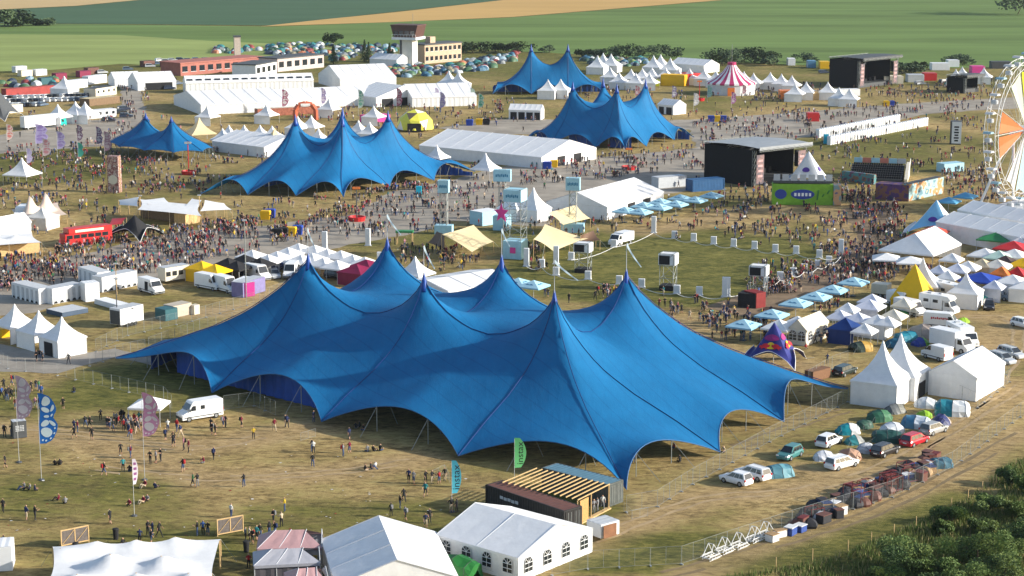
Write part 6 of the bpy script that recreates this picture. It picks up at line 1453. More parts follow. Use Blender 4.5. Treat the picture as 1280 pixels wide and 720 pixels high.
container('pink and purple container at the fence corner', (304, 372.5), (332, 364), 2.4, 2.6, mat('mauve_paint', (.2, .18, .36), .5, .15), lgrey, name='container', cat='container', corr=False, doors='')
container('magenta end box of the purple container', (296, 370), (303.5, 372.3), 2.4, 2.5, mat('magenta_paint', (.4, .02, .2), .5), lgrey, name='container', cat='container', corr=False, doors='')
container('cream caravan trailer beside the yellow canopies', (207, 355), (238, 350), 2.4, 2.8, cream, lgrey, 'caravan', 'caravan', '', False, windows=4, base=.4)
for x, y in ((252, 326), (269, 330)): pop(x, y, yellow, 'yellow', 4.2, 's', among='yellow canopies')
for x, y in ((285, 322), (305, 318), (325, 322), (296, 326)): pop(x, y, black, 'black', 4., 'sw')
for x, y in ((315, 312), (335, 318), (346, 314), (360, 309), (373, 304), (393, 306), (409, 311), (426, 313), (441, 318), (456, 321), (421, 325), (376, 318), (404, 322), (390, 316)): pop(x, y, white, 'white', 4.4, R.choice(['', 's', 'sw']), among='yellow canopies')
pop(458, 324, maroon, 'maroon', 5., 'sw'); pop(446, 330, maroon, 'maroon', 5., 'sw')
van(189, 366, (206, 371), 'white van with its side door open near the toilet cabins', open_door=True)
for x, y, to, lab in ((262, 361, (278, 364), 'white high van beside the cream caravan'), (282, 364, (297, 368), 'white high van next to the purple container'), (322, 349, (338, 353), 'white van before the black canopies, facing the big tent'), (365, 346, (359, 351), 'white van facing forward behind the great blue tent')): van(x, y, to, lab, H=2.7)
van(346, 338, (337, 344), 'dark blue van, first of two beside the white canopies', (.02, .04, .14)); van(356, 334, (347, 340), 'dark blue van, second of two, closer to the white canopies', (.02, .05, .16))
van(302, 366, (288, 372), 'white panel van parked behind the pink end of the purple container', H=2.4)
car(371, 351, (363, 356), 'dark grey car in front of the forward facing white van', (.06, .07, .08), 'estate', 4.4); car(420, 348, (436, 350), 'dark car by the maroon canopy', (.03, .035, .04), 'estate', 4.4); car(343, 347, (350, 353), 'silver car between two white vans', (.4, .42, .44), 'hatch', 4.)
# ================================================================ STAGES, WHEEL, FAR GROUND
def stage(label, c0, cl, cr, h, over=1.5, posters=True, roofm=None):
    roofm = roofm or mat('stage_roof_sheet', (.3, .32, .34), .5, .12, .5)
    A, B, D = W(*c0), W(*cl), W(*cr); u = (B - A); v = (D - A); v = v - u * (v.dot(u) / u.length_squared); LU, LV = u.length, v.length; u.normalize(); v.normalize()
    # local x along v (open front runs along v), y along u
    r = thing('concert_stage', label, 'stage', A, math.degrees(math.atan2(v.y, v.x))); s = 1 if (Vector((-v.y, v.x, 0)).dot(u) > 0) else -1
    Y = lambda y: y * s
    sk = mat('stage_scrim', (.008, .009, .011), .85, .2, 1, spec=.1)
    MB().box((.1, Y(LU / 2), h / 2), (.2, LU, h)).build('side_wall', sk, r); MB().box((LV / 2, Y(LU - .1), h / 2), (LV, .2, h)).build('back_wall', sk, r); MB().box((LV - .1, Y(LU / 2 + LU * .1), h / 2), (.2, LU * .8, h)).build('side_wall', sk, r)
    MB().box((LV / 2, Y(LU / 2), .7), (LV - .5, LU * .8, 1.4)).build('deck', dgrey, r)
    G = []
    for i in range(9):
        y = -over * 1.6 + (LU + over * 1.6) * i / 8; G.append([(x, Y(y), h + .5 + .6 * math.sin(math.pi * min(1, (i + 1.5) / 9)) * (1 if 0 < k < 4 else .75)) for k, x in enumerate((-.4, LV * .25, LV * .5, LV * .75, LV + .4))])
    MB().grid(G).build('roof', roofm or lgrey, r); b = MB()
    for y in (-over * 1.5, LU * .5, LU): lattice(b, (-.3, Y(y), h + .3), (LV + .3, Y(y), h + .3), .6, 10, .05)
    for x in (0, LV): lattice(b, (x, Y(-.3), 0), (x, Y(-.3), h), .7, 6, .06)
    b.build('roof_truss', steel, r)
    MB().box((LV / 2, Y(-over * 1.55), h + .55), (LV + .8, .15, .9)).build('front_fascia', roofm, r)
    if posters:
        for x in (1.5, LV - 1.5):
            MB().box((x, Y(-.75), h * .48), (2.4, .12, h * .8)).build('banner', mural('stage_banner', [(.06, .05, .06), (.2, .12, .12), (.1, .08, .1), (.3, .2, .2)], .7), r); b = MB(); [b.box((x, Y(-.83), h * (.3 + .14 * i)), (1.5, .04, h * .06)) for i in range(4)]; b.build('banner_print', mat('stage_print', (.5, .3, .3), .6, .3, 2), r)
        for x in (2.4, LV - 2.4): 
            b = MB(); [b.box((x + .6, Y(.6), h * .85 - i * .55), (.9, .7, .5), 0, 0, ('X', i * 3)) for i in range(7)]; b.build('speaker_array', black, r)
        MB().box((LV / 2, Y(LU * .8), h * .55), (LV * .6, .1, h * .5)).build('backdrop', mat('stage_backdrop', (.04, .045, .05), .6, .5, .6), r)
        b = MB(); [b.box((LV * (.2 + .12 * i), Y(LU * .5), 1.9), (1., 1., 1. + .5 * (i % 3))) for i in range(6)]; b.build('stage_gear', black, r)
    foot(A, B, B + v * LV, D); return r
stage('big black main stage with grey curved roof beside the green advertising wall', (941, 234), (880, 224), (1003, 226), 8.6)
stage('big black stage farthest back with slanted roof, in front of the green field', (1072, 111), (1036, 108), (1112, 105), 10., roofm=dgrey)
stage('small dark stage near the far end of the runway', (1205, 117), (1183, 115), (1206, 113), 5.5, .8, False, dgrey)
aw = thing('advertising_hoarding', 'long bright green advertising hoarding with a dark blue oval logo', 'hoarding', W(965, 256), yaw((965, 256), (1041, 257))); L = (W(1041, 257) - W(965, 256)).length
MB().box((L / 2, 1.6, 2.35), (L, 3., 4.6)).build('wall_body', mat('apple_green_vinyl', (.19, .4, .03), .5, .2, .6), aw); MB().box((L / 2, 1.6, 5.1), (L - .4, 2.6, .5)).build('roof_deck', dgrey, aw)
for i in range(7): MB().box((L * (i + .5) / 7, .6, 6.), (L / 7 - .5, .2, 1.5)).build('grey_board', lgrey, aw)
b = MB()
for cx, rx, rz_ in ((L * .5, 2.6, 1.1), (L * .14, 1.3, 1.1)): b.add([(cx + rx * math.cos(a), .07, 2.4 + rz_ * math.sin(a)) for a in [6.283 * i / 18 for i in range(18)]], [tuple(range(18))])
b.build('oval_logo', mat('logo_navy', (.03, .06, .3), .5, 0), aw); b = MB(); [b.box((L * .5 - 1.6 + i * .8, .05, 2.35), (.5, .03, .7)) for i in range(5)]; b.build('logo_lettering', wpaint, aw)
b = MB(); [b.bar((L * .74 + i * 1.1, .05, 1.2 + (i % 3) * .7), (L * .76 + i * 1.2, .05, 3.4 - (i % 2) * .9), .16, 0, 4) for i in range(6)]; b.build('figure_print', mat('dark_green_print', (.05, .2, .04), .5, .2), aw)
MB().box((L + .9, 1.4, 2.3), (1.7, 3.2, 4.4)).build('end_panel', mural('orange_mural', [(.6, .2, .1), (.2, .3, .3), (.55, .3, .15), (.1, .1, .2)], .6), aw); foot(W(960, 258), W(1050, 258), W(1046, 246), W(962, 246))
# cinema seating stand
gs = thing('seating_stand', 'open air seating stand with rows of dark seats and a white side ramp', 'grandstand', W(1062, 226), yaw((1062, 226), (1120, 228)))
for i in range(7):
    MB().box((6, 1.2 + i * 1.7, .4 + i * .16), (12.6, 1.6, .5 + i * .3)).build('tier', dgrey, gs); b = MB()
    for k in range(22): b.box((.3 + k * .54, 1.2 + i * 1.7, .95 + i * .3), (.42, .5, .5))
    b.build('seat_row', black, gs)
MB().prism([(0, 0), (12, 0), (12, 3.4), (0, .8)], 0, 12.8, 13.6).build('side_ramp', cream, gs); b = MB()
for i in range(12): b.bar((13.7, i, .9 + i * .22), (13.7, i, 2. + i * .22), .05, 0, 4)
b.bar((13.7, 0, 2), (13.7, 11, 4.4), .05); b.build('handrail', wpaint, gs); 
for i, m_ in enumerate((palebl, mat('coral_panel', (.6, .2, .14), .5), palebl, _M['coral_panel'], palebl, lgrey)): MB().box((1 + i * 2.1, 13.2, 3.4), (2., .1, 1.2)).build('board', m_, gs)
container('teal painted wall under the seating stand', (1052, 226), (1092, 231), 1., 2.4, mural('teal_mural', [(.03, .14, .17), (.1, .05, .1), (.05, .2, .22), (.2, .1, .06), (.02, .06, .12)], .5), name='mural_board', cat='mural board', corr=False, doors='')
container('purple mural wall beside the seating stand', (1094, 249), (1135, 252), 4., 3.6, mural('purple_mural', [(.05, .02, .09), (.1, .03, .14), (.2, .08, .05), (.08, .03, .13), (.03, .05, .09)], .45), name='mural_board', cat='mural board', corr=False, doors='')
container('pale blue mural wall with orange figures behind the crowd', (1136, 252), (1179, 242), 2., 3.9, mural('blue_mural', [(.25, .4, .42), (.5, .25, .1), (.3, .45, .46), (.1, .22, .3), (.5, .45, .3)], .4), dgrey, name='mural_board', cat='mural board', corr=False, doors='')
container('pale blue canopied bar on the grass before the giant wheel', (1180, 216), (1205, 214), 3, 2.2, palebl, name='bar_hut', cat='hut', corr=False, doors='')
container('blue shipping container beside the black main stage', (866, 240), (905, 237), 3., 2.7, mat('container_blue', (.02, .09, .22), .5, .15, 1)); container('light grey control cabin beside the blue shipping container', (823, 236), (858, 233), 3, 2.6, lgrey, name='cabin', cat='cabin', corr=False, doors='')
container('red booth roof beside the black booth at the lawn', (945, 386), (957, 384), 3, 2.6, mat('dark_red_sheet', (.22, .02, .02), .6), name='booth', cat='booth', corr=False, doors=''); container('black booth beside the red booth at the lawn', (922, 384), (944, 386), 3, 2.4, black, name='booth', cat='booth', corr=False, doors='')
container('turquoise portable toilet alone beside the wide blue tent', (520, 247), (527, 247), 1.3, 2.5, mat('turquoise_paint', (.01, .35, .5), .4), name='portable_toilet', cat='portable toilet', corr=False, doors='')
p = W(1194, 180); r = thing('poster_tower', 'tall white poster tower with black lettering on the grass near the giant wheel', 'advertising tower', p, -15); MB().box((0, 0, 3.2), (3., 2.6, 6.4)).build('tower_body', dgrey, r); MB().box((.25, -1.35, 3.3), (2.5, .06, 6.)).build('poster', wpanel, r); b = MB(); [b.lathe([(.1, 0), (.5, .03), (.1, .06)], 8, 0, (0, 0, 0)) for i in range(0)]; [b.box((.25, -1.4, 1.1 + i * .75), (1.3 if i % 2 else 1., .04, .42)) for i in range(6)]; b.build('lettering', black, r)
def toilets(a, bb, n, look):
    A, B_ = W(*a), W(*bb); rz = math.degrees(math.atan2((B_ - A).y, (B_ - A).x))
    for i in range(n):
        def mk():
            r = thing('portable_toilet', None, 'portable toilet'); MB().box((0, 0, 1.1), (1.05, 1.1, 2.2)).build('cabin', wpaint, r, bevel=.03); MB().prism([(-.55, 2.2), (.55, 2.2), (.3, 2.45), (-.3, 2.45)], 1, -.58, .58).build('roof', wpanel, r); MB().box((0, -.57, 1.1), (.78, .04, 1.8)).build('door', lgrey, r); return r
        o = proto('ptoilet', mk); put(o, A.lerp(B_, i / (n - 1)), rz); o['category'] = 'portable toilet'; o['group'] = look; later(o, look, 'toilet rows')
    foot(A, B_, B_ + Vector((0, 3, 0)), A + Vector((0, 3, 0)))
toilets((1037, 181), (1157, 157), 42, 'white portable toilet in the longer row'); toilets((1023, 172), (1122, 153), 36, 'white portable toilet in the row behind')
container('turquoise cabin at the end of the longer portable toilet row', (1030, 180), (1036, 180), 1.3, 2.6, _M['turquoise_paint'], name='cabin', cat='cabin', corr=False, doors='')
container('bright red snack cabin on the runway', (1009, 152), (1024, 152), 3, 2.6, red, name='snack_cabin', cat='cabin', corr=False, doors='')
# ---- giant wheel
fw = thing('giant_wheel', 'white giant wheel with coloured sails between its spokes', 'giant wheel', W(1273, 262), 49); RR, hc = 15.2, 17.5
yw = []
for s in (-1, 1):
    b = MB(); n = 48
    for i in range(n):
        a0, a1 = 6.28319 * i / n, 6.28319 * (i + 1) / n
        for q in (1., .9): b.bar((RR * q * math.cos(a0), s * 1.3, hc + RR * q * math.sin(a0)), (RR * q * math.cos(a1), s * 1.3, hc + RR * q * math.sin(a1)), .065, 0, 5)
        b.bar((RR * math.cos(a0), s * 1.3, hc + RR * math.sin(a0)), (RR * .9 * math.cos(a1), s * 1.3, hc + RR * .9 * math.sin(a1)), .035, 0, 4)
    b.build('rim', wpaint, fw); b = MB()
    for i in range(16): a = 6.28319 * i / 16; b.bar((.8 * math.cos(a), s * .9, hc + .8 * math.sin(a)), (RR * math.cos(a), s * 1.3, hc + RR * math.sin(a)), .05, 0, 4)
    b.build('spokes', wpaint, fw)
    for d in (-1, 1): MB().bar((0, s * 2.2, hc), (d * 8.5, s * 5.5, 0), .28, 0, 8).build('support_leg', wpaint, fw)
MB().bar((0, -2.6, hc), (0, 2.6, hc), .9, 0, 14).build('hub', wpaint, fw); MB().lathe([(1.5, -.3), (1.5, .3), (.2, .5)], 14).build('hub_light_disc', cream, fw).location = (0, -2.7, hc)
SC = [mat('sail_' + n, c, .5, .08, .4, transl=.3) for n, c in (('lime', (.6, .72, .02)), ('pale_green', (.6, .68, .55)), ('orange', (.78, .2, .07)), ('white', (.75, .75, .75)), ('sky', (.4, .58, .66)), ('pink', (.7, .08, .22)))]
for i, m_ in ((3, 0), (4, 0), (5, 1), (7, 2), (8, 2), (10, 3), (11, 4), (12, 5), (13, 5), (15, 3), (0, 2), (1, 0)):
    a0, a1 = 6.28319 * (i + .18) / 16, 6.28319 * (i + .82) / 16; am = (a0 + a1) / 2; P = lambda a, r, y: (r * math.cos(a), y, hc + r * math.sin(a))
    MB().add([P(am, 1.2, -.9), P(a0 - .04, RR * .9, -1.5), P(am, RR * .84, -1.1), P(a1 + .04, RR * .9, -1.5)], [(0, 1, 2), (0, 2, 3)]).build('sail', SC[m_], fw)
for i in range(24):
    a = 6.28319 * i / 24; g = MB().box((RR * 1.03 * math.cos(a), 0, hc + RR * 1.03 * math.sin(a) - .9), (1.0, 1.3, .9)).build('gondola', lgrey, fw, bevel=.15); MB().prism([(-.9, .0), (.9, 0), (.5, .4), (-.5, .4)], 1, -.9, .9).build('gondola_roof', SC[3] if i % 3 else SC[4], g).location = (RR * 1.03 * math.cos(a), 0, hc + RR * 1.03 * math.sin(a) + .5); MB().box((RR * 1.03 * math.cos(a), 0, hc + RR * 1.03 * math.sin(a) + .1), (.1, .1, .9)).build('hanger', steel, g)
MB().box((0, 0, .5), (18, 8, 1.)).build('platform', lgrey, fw)
# ---- circus, domes, arches
ct = thing('circus_tent', 'round circus tent with pink and white striped roof', 'circus tent', W(914, 117)); n = 32
for k in range(2):
    b = MB()
    for i in range(n):
        if i % 2 != k: continue
        a0, a1 = 6.28319 * i / n, 6.28319 * (i + 1) / n; pr = [(1.4, 10.), (3.2, 7.6), (6.2, 5.2), (8.6, 4.)]
        b.grid([[(r_ * math.cos(a), r_ * math.sin(a), z) for a in (a0, a1)] for r_, z in pr])
        b.add([(8.6 * math.cos(a0), 8.6 * math.sin(a0), 4.), (8.6 * math.cos(a1), 8.6 * math.sin(a1), 4.), (8.6 * math.cos(a1), 8.6 * math.sin(a1), 3.5), (8.6 * math.cos(a0), 8.6 * math.sin(a0), 3.5)], [(0, 1, 2, 3)])
    b.build('roof_stripe', mat('raspberry_canvas', (.42, .03, .12), .5) if k else white, ct)
MB().lathe([(8.3, 0), (8.3, 3.7)], 24).build('side_wall', mat('pale_circus_wall', (.6, .6, .62), .6), ct); MB().lathe([(1.5, 10), (1.5, 10.9), (.1, 11)], 12).build('crown_cap', _M['raspberry_canvas'], ct); MB().bar((0, 0, 10), (0, 0, 17), .07).build('flag_pole', steel, ct); MB().box((-1, -8.4, 1.4), (2.4, .2, 2.8)).build('doorway', orange, ct)
gd = thing('geodesic_dome', 'yellow geodesic dome with white and dark facets', 'dome tent', W(519, 163)); bm = bmesh.new(); bmesh.ops.create_icosphere(bm, subdivisions=2, radius=5.6); bmesh.ops.delete(bm, geom=[v for v in bm.verts if v.co.z < -.8], context='VERTS')
me = bpy.data.meshes.new('dome_shell'); ysl = mat('lemon_canvas', (.72, .68, .08), .5, .06)
for m_ in (ysl, white, mat('dark_facet', (.16, .12, .08), .6)): me.materials.append(m_)
for i, f in enumerate(bm.faces): f.material_index = (1 if i % 5 == 2 else 2 if i % 11 == 4 else 0)
bm.to_mesh(me); bm.free(); o = obj('dome_shell', me, gd, (0, 0, .6)); MB().box((0, -5.2, 1.3), (4., .4, 2.6)).build('doorway', black, gd)
ar = thing('inflatable_arch', 'orange red inflatable arch in front of the white exhibition halls', 'arch', W(382, 150), 10); ar.scale = (.8, .8, .78); b = MB(); pts = [Vector((-4, 0, 0)), Vector((-3.9, 0, 4)), Vector((-2.6, 0, 6)), Vector((0, 0, 6.6)), Vector((2.6, 0, 6)), Vector((3.9, 0, 4)), Vector((4, 0, 0))]
for p, q in zip(pts, pts[1:]): b.bar(p, q, .9, 0, 8)
b.build('arch_tube', mat('coral_inflatable', (.5, .12, .06), .5, .15), ar); MB().box((0, -.9, 6.1), (3.6, .1, .9)).build('sign', wpaint, ar)
container('bright magenta promotion stand in front of the white exhibition halls', (457, 154), (488, 152), 4, 2.2, pink, name='promotion_stand', cat='stand', corr=False, doors='')
container('red food counters strip before the white exhibition halls', (322, 146), (400, 142), 3, 2.4, mat('warm_stall', (.3, .1, .06), .7, .5, 1.2), cream, name='food_counter', cat='stall', corr=False, doors='')
container('yellow stacked containers with a slanting slide', (826, 107), (855, 108), 5, 4., yellow, name='container_bar', cat='bar'); container('bright red stacked containers next to the yellow ones', (857, 107), (876, 105), 6, 4., red, name='container_bar', cat='bar')
container('yellow shop front next to the yellow stacked containers', (812, 108), (825, 108), 4, 2.2, mat('lime_yellow', (.5, .5, .02), .5), name='shop_front', cat='stall', corr=False, doors='')
tt = thing('totem_tower', 'narrow tower clad in reddish patterned panels with a round emblem', 'tower', W(144, 240), -10); MB().box((0, 0, 4.2), (2.6, 2., 8.4)).build('cladding', mural('totem_pattern', [(.1, .04, .05), (.45, .3, .25), (.22, .08, .08), (.5, .42, .38), (.12, .06, .1)], 1.6), tt); MB().bar((0, -1.05, 3), (0, -1.15, 3), 1.1, 0, 16).build('round_emblem', cream, tt)
for x in (-1.5, 1.7): MB().bar((x, -1, 0), (x, -1, 8.6), .1).build('side_post', wood, tt)
for x, y, t_, w_, c1, c2 in ((45, 190, 155, 15, (.3, .22, .5), (.42, .36, .6)), (54, 204, 173, 10, (.55, .25, .28), (.6, .5, .5)), (72, 196, 164, 10, (.32, .24, .5), (.45, .4, .6)), (97, 184, 156, 7, (.5, .45, .5), (.16, .08, .14)), (121, 189, 158, 8, (.6, .55, .58), (.2, .12, .2)), (131, 199, 164, 9, (.58, .48, .5), (.4, .22, .28)), (98, 204, 178, 7, (.1, .5, .38), (.1, .5, .38)), (34, 212, 185, 7, (.4, .36, .6), (.5, .45, .6)), (9, 183, 155, 8, (.55, .2, .18), (.6, .5, .45)),
          (353, 142, 112, 8, (.6, .56, .56), (.3, .08, .14)), (402, 138, 110, 6, (.55, .5, .6), (.25, .2, .4)), (448, 145, 112, 7, (.2, .45, .35), (.5, .6, .55)), (496, 142, 110, 7, (.55, .45, .5), (.3, .08, .14)), (544, 132, 110, 5, (.55, .55, .6), (.4, .3, .5)), (550, 143, 115, 7, (.55, .5, .6), (.3, .25, .5)), (588, 131, 110, 6, (.45, .55, .45), (.3, .4, .35)), (598, 142, 117, 7, (.1, .42, .28), (.45, .6, .5)), (794, 124, 107, 6, (.6, .55, .58), (.4, .1, .15)), (840, 128, 107, 6, (.6, .6, .62), (.2, .15, .3)), (867, 139, 116, 7, (.62, .62, .62), (.4, .4, .42)), (884, 128, 107, 6, (.35, .52, .5), (.2, .4, .4)), (914, 136, 115, 6, (.58, .5, .55), (.35, .08, .3)), (928, 122, 106, 5, (.55, .4, .42), (.3, .1, .15))):
    o = feather_flag((x, y), t_, w_, None, [c1, c2], rz=R.uniform(-15, 15), f0=.3, group='butterfly wing flags'); later(o, {True: 'green', False: 'purple' if c1[2] > c1[0] + .1 else 'reddish' if c1[0] > c1[2] + .15 else 'pale mottled'}[c1[1] > c1[0]] + ' butterfly wing flag')
# ---- control tower and buildings
cr = mat('tower_render', (.6, .58, .52), .8, .08, .6); ox = mat('oxide_cladding', (.1, .05, .04), .6, .15); conc = mat('peach_render', (.5, .37, .26), .8, .1, .5); redw = mat('brick_red_sheet', (.36, .13, .1), .7, .15, .4)
tw = thing('control_tower', 'old airfield control tower with a rust coloured cabin on a pale shaft', 'control tower', W(511, 82), -20); MB().box((0, 0, 5.4), (5.6, 5.6, 10.8)).build('shaft', cr, tw); MB().box((-2.2, -2.84, 5.4), (.9, .1, 10.6)).build('dark_strip', dgrey, tw)  # shaft carries a dark full-height strip near one edge
MB().box((0, 0, 11.2), (10.6, 10., 1.)).build('gallery', wpanel, tw); MB().prism([(-4.6, 11.7), (4.6, 11.7), (5.8, 16.2), (-5.8, 16.2)], 1, -4.6, 4.6).build('cabin', ox, tw); MB().box((0, 0, 16.4), (11.8, 9.6, .5)).build('roof', ox, tw)
b = MB(); [b.box((-3.6 + 2.4 * i, -4.66, 13.4), (1.9, .06, 2.)) for i in range(4)]; b.build('cabin_glazing', glass, tw); b = MB(); [b.bar((-5.2 + i * 1.3, -4.9, 11.7), (-5.2 + i * 1.3, -4.9, 12.8), .05, 0, 4) for i in range(9)]; b.bar((-5.2, -4.9, 12.8), (5.2, -4.9, 12.8), .06); b.build('railing', wpaint, tw); MB().bar((2, 0, 16.5), (2, 0, 21), .07).build('aerial', steel, tw)
def building(label, p0, p1, depth, h, m, roofm=None, rows=2, cols=8, name='building', chim=False):
    A, L, rz = frame_at(p0, p1); r = thing(name, label, 'building', A, rz); MB().box((L / 2, depth / 2, h / 2), (L, depth, h)).build('wall', m, r); MB().box((L / 2, depth / 2, h + .2), (L + .6, depth + .6, .4)).build('roof', roofm or dgrey, r)
    for j in range(rows):
        for i in range(cols):
            o = MB().box((L * (i + .5) / cols, -.03, h * (j + .55) / rows), (L / cols * .6, .08, h / rows * .45)).build('window', glass, r); MB().box((L * (i + .5) / cols, -.09, h * (j + .55) / rows - h / rows * .25), (L / cols * .68, .12, .12)).build('sill', wpanel, o)
    if chim: MB().box((L * .4, depth * .6, h + 1.6), (3., 3., 2.6)).build('roof_hut', m, r)
    foot(A, W(*p1), W(*p1) + Vector((0, depth, 0)), A + Vector((0, depth, 0))); return r
building('peach two storey airfield building joined to the control tower', (531, 80), (577, 76), 9, 7.6, conc, rows=2, cols=8, chim=True)
building('long low white airfield hall with red roof', (226, 95), (330, 86), 12, 4.6, redw, redw, 1, 10, 'airfield_hall'); building('white office block with dark windows in front of the red roofed hall', (320, 97), (346, 92), 10, 4.6, wpanel, dgrey, 1, 4); building('maroon fronted block beside the white office block', (347, 90), (405, 84), 10, 5., mat('pale_render', (.5, .42, .4), .8), dgrey, 1, 6)
ch = thing('chimney', 'square pale chimney stack behind the red roofed hall', 'chimney', W(297, 76), 15); MB().box((0, 0, 5.), (2.6, 2.4, 10.)).build('stack', mat('chimney_render', (.5, .42, .36), .8, .15), ch); MB().box((0, 0, 10.2), (3., 2.8, .6)).build('cap', dgrey, ch)
# ---- far left service yard
container('long red container row beside the parked cars', (8, 121), (71, 116), 3, 2.6, mat('faded_red_steel', (.34, .05, .045), .6, .2, .6), doors=''); container('white box trailer long side on, by the upper road', (85, 112), (110, 109), 3, 3., wpanel, name='box_trailer', cat='trailer', corr=False, doors=''); container('second white box trailer by the upper road', (111, 106), (134, 103), 3, 3., wpanel, name='box_trailer', cat='trailer', corr=False, doors='')
canopy((80, 95), 7, 3., 7., 'swe', rz=-20, label='white pagoda at the end of the red container row'); container('pale cabin among the parked cars', (12, 142), (29, 140), 3, 2.6, cream, name='cabin', cat='cabin', corr=False, doors=''); container('cream pavilion with a timber terrace by the road', (120, 122), (146, 118), 5, 3., cream, dgrey, name='pavilion', cat='pavilion', corr=False, doors='', windows=4)
container('long grey site cabin beside the turquoise lorry', (105, 150), (146, 146), 3, 2.6, lgrey, wpanel, name='site_cabin', cat='cabin', corr=False, doors='', windows=5); container('long flat beige terrace roof below the cream pavilion', (112, 133), (150, 129), 5, 2.4, dwood, beige, name='terrace', cat='terrace', corr=False, doors='')
truck(55, 160, (83, 157), 'white lorry with a turquoise cab and a black emblem', mat('aqua_paint', (.0, .42, .36), .4), wpaint, 15., 4.)
for i, (x, y, m_) in enumerate(((70, 100, maroon), (100, 97, maroon), (110, 93, brown), (52, 106, _M['deep_teal_paint']), (205, 84, brown), (180, 84, brown), (20, 91, wpanel), (27, 96, cream), (45, 95, wpanel))): container(None, (x, y), (x + 14, y - 1), 3, 2.4, m_, name='site_cabin', cat='cabin', corr=False, doors='', look=f'{["maroon", "maroon", "brown", "teal", "brown", "brown", "white", "cream", "white"][i]} site cabin far behind the red container row', among='black main stage')
for i, (x, y, w_, m_, n_) in enumerate(((1165, 88, 22, wpanel, 'white'), (1185, 84, 14, wpanel, 'white'), (1240, 86, 24, dgrey, 'dark'), (1105, 105, 24, cream, 'cream'), (1135, 103, 20, lgrey, 'grey'), (1155, 101, 16, red, 'red'), (1215, 92, 16, pink, 'pink'), (1010, 85, 10, mat('sky_cabin', (.1, .25, .4), .5), 'blue'), (1025, 86, 12, yellow, 'yellow'), (985, 82, 9, wpanel, 'white'), (955, 80, 14, brown, 'brown'), (975, 124, 30, orange, 'orange'), (1010, 125, 26, wood, 'timber'))): container(None, (x, y), (x + w_, y), 5, 2.8, m_, name='stall', cat='stall', corr=False, doors='', look=f'{n_} stall in the far row', among='far black stage')
container('white low wall of the beer garden before the far black stage', (1034, 121), (1075, 120), 3, 2.4, wpanel, name='beer_garden_hoarding', cat='hoarding', corr=False, doors='')
# parked cars, small
def far_car(x, y, c, nm, rz):
    pm = paint('%d_%d_%d' % tuple(int(q * 99) for q in c), c)
    def mk():
        r = thing('parked_car', None, 'car'); l, w_ = 2.1, .88; pr = [(-l, .3), (-l, .95), (-l + .3, 1.5), (.3, 1.5), (1.0, .98), (l - .1, .82), (l, .3)]
        MB().loft([[(x_, s * (w_ if z < 1.2 else w_ * .75), z) for x_, z in pr] for s in (-1, 1)]).build('body', pm, r); b = MB()
        for s in (-1, 1): b.add([(-l + .25, s * .9, .98), (.9, s * .9, .98), (.3, s * .74, 1.42), (-l + .45, s * .74, 1.42)], [(0, 1, 2, 3)])
        b.add([(.36, -.62, 1.45), (.36, .62, 1.45), (1.02, .76, 1.02), (1.02, -.76, 1.02)], [(0, 1, 2, 3)]); b.build('windows', glass, r); return r
    o = proto(('fcar', pm.name), mk); put(o, W(x, y), rz); o['category'] = 'car'; o['group'] = 'cars parked in the far left lot'; later(o, f'{nm} car in the far left lot', 'black main stage')
CC = [((.03, .04, .07), 'dark blue'), ((.5, .52, .54), 'silver'), ((.03, .03, .03), 'black'), ((.75, .75, .75), 'white'), ((.1, .14, .2), 'slate blue')]
for j, (y0, x0, x1) in enumerate(((124.5, 8, 112), (129, 6, 108), (134, 10, 60))):
    x = x0
    while x < x1:
        c = R.choice(CC); far_car(x, y0 - (x - x0) * .03, c[0], c[1], 70 + R.uniform(-6, 6)); x += 7.2
for x, y in ((200, 77), (208, 78), (216, 77), (226, 76), (236, 77), (246, 76), (258, 76), (122, 113), (158, 147), (150, 142), (136, 152), (155, 138), (205, 110), (212, 112), (232, 80), (240, 79), (250, 79), (262, 78), (270, 77), (196, 81), (188, 84), (212, 82), (222, 88), (214, 100), (206, 104), (222, 106), (160, 88), (128, 92), (1030, 92), (1060, 116), (1150, 106), (1180, 104), (1222, 104), (1120, 100)): c = R.choice(CC); far_car(x, y, c[0], c[1], R.uniform(0, 40))
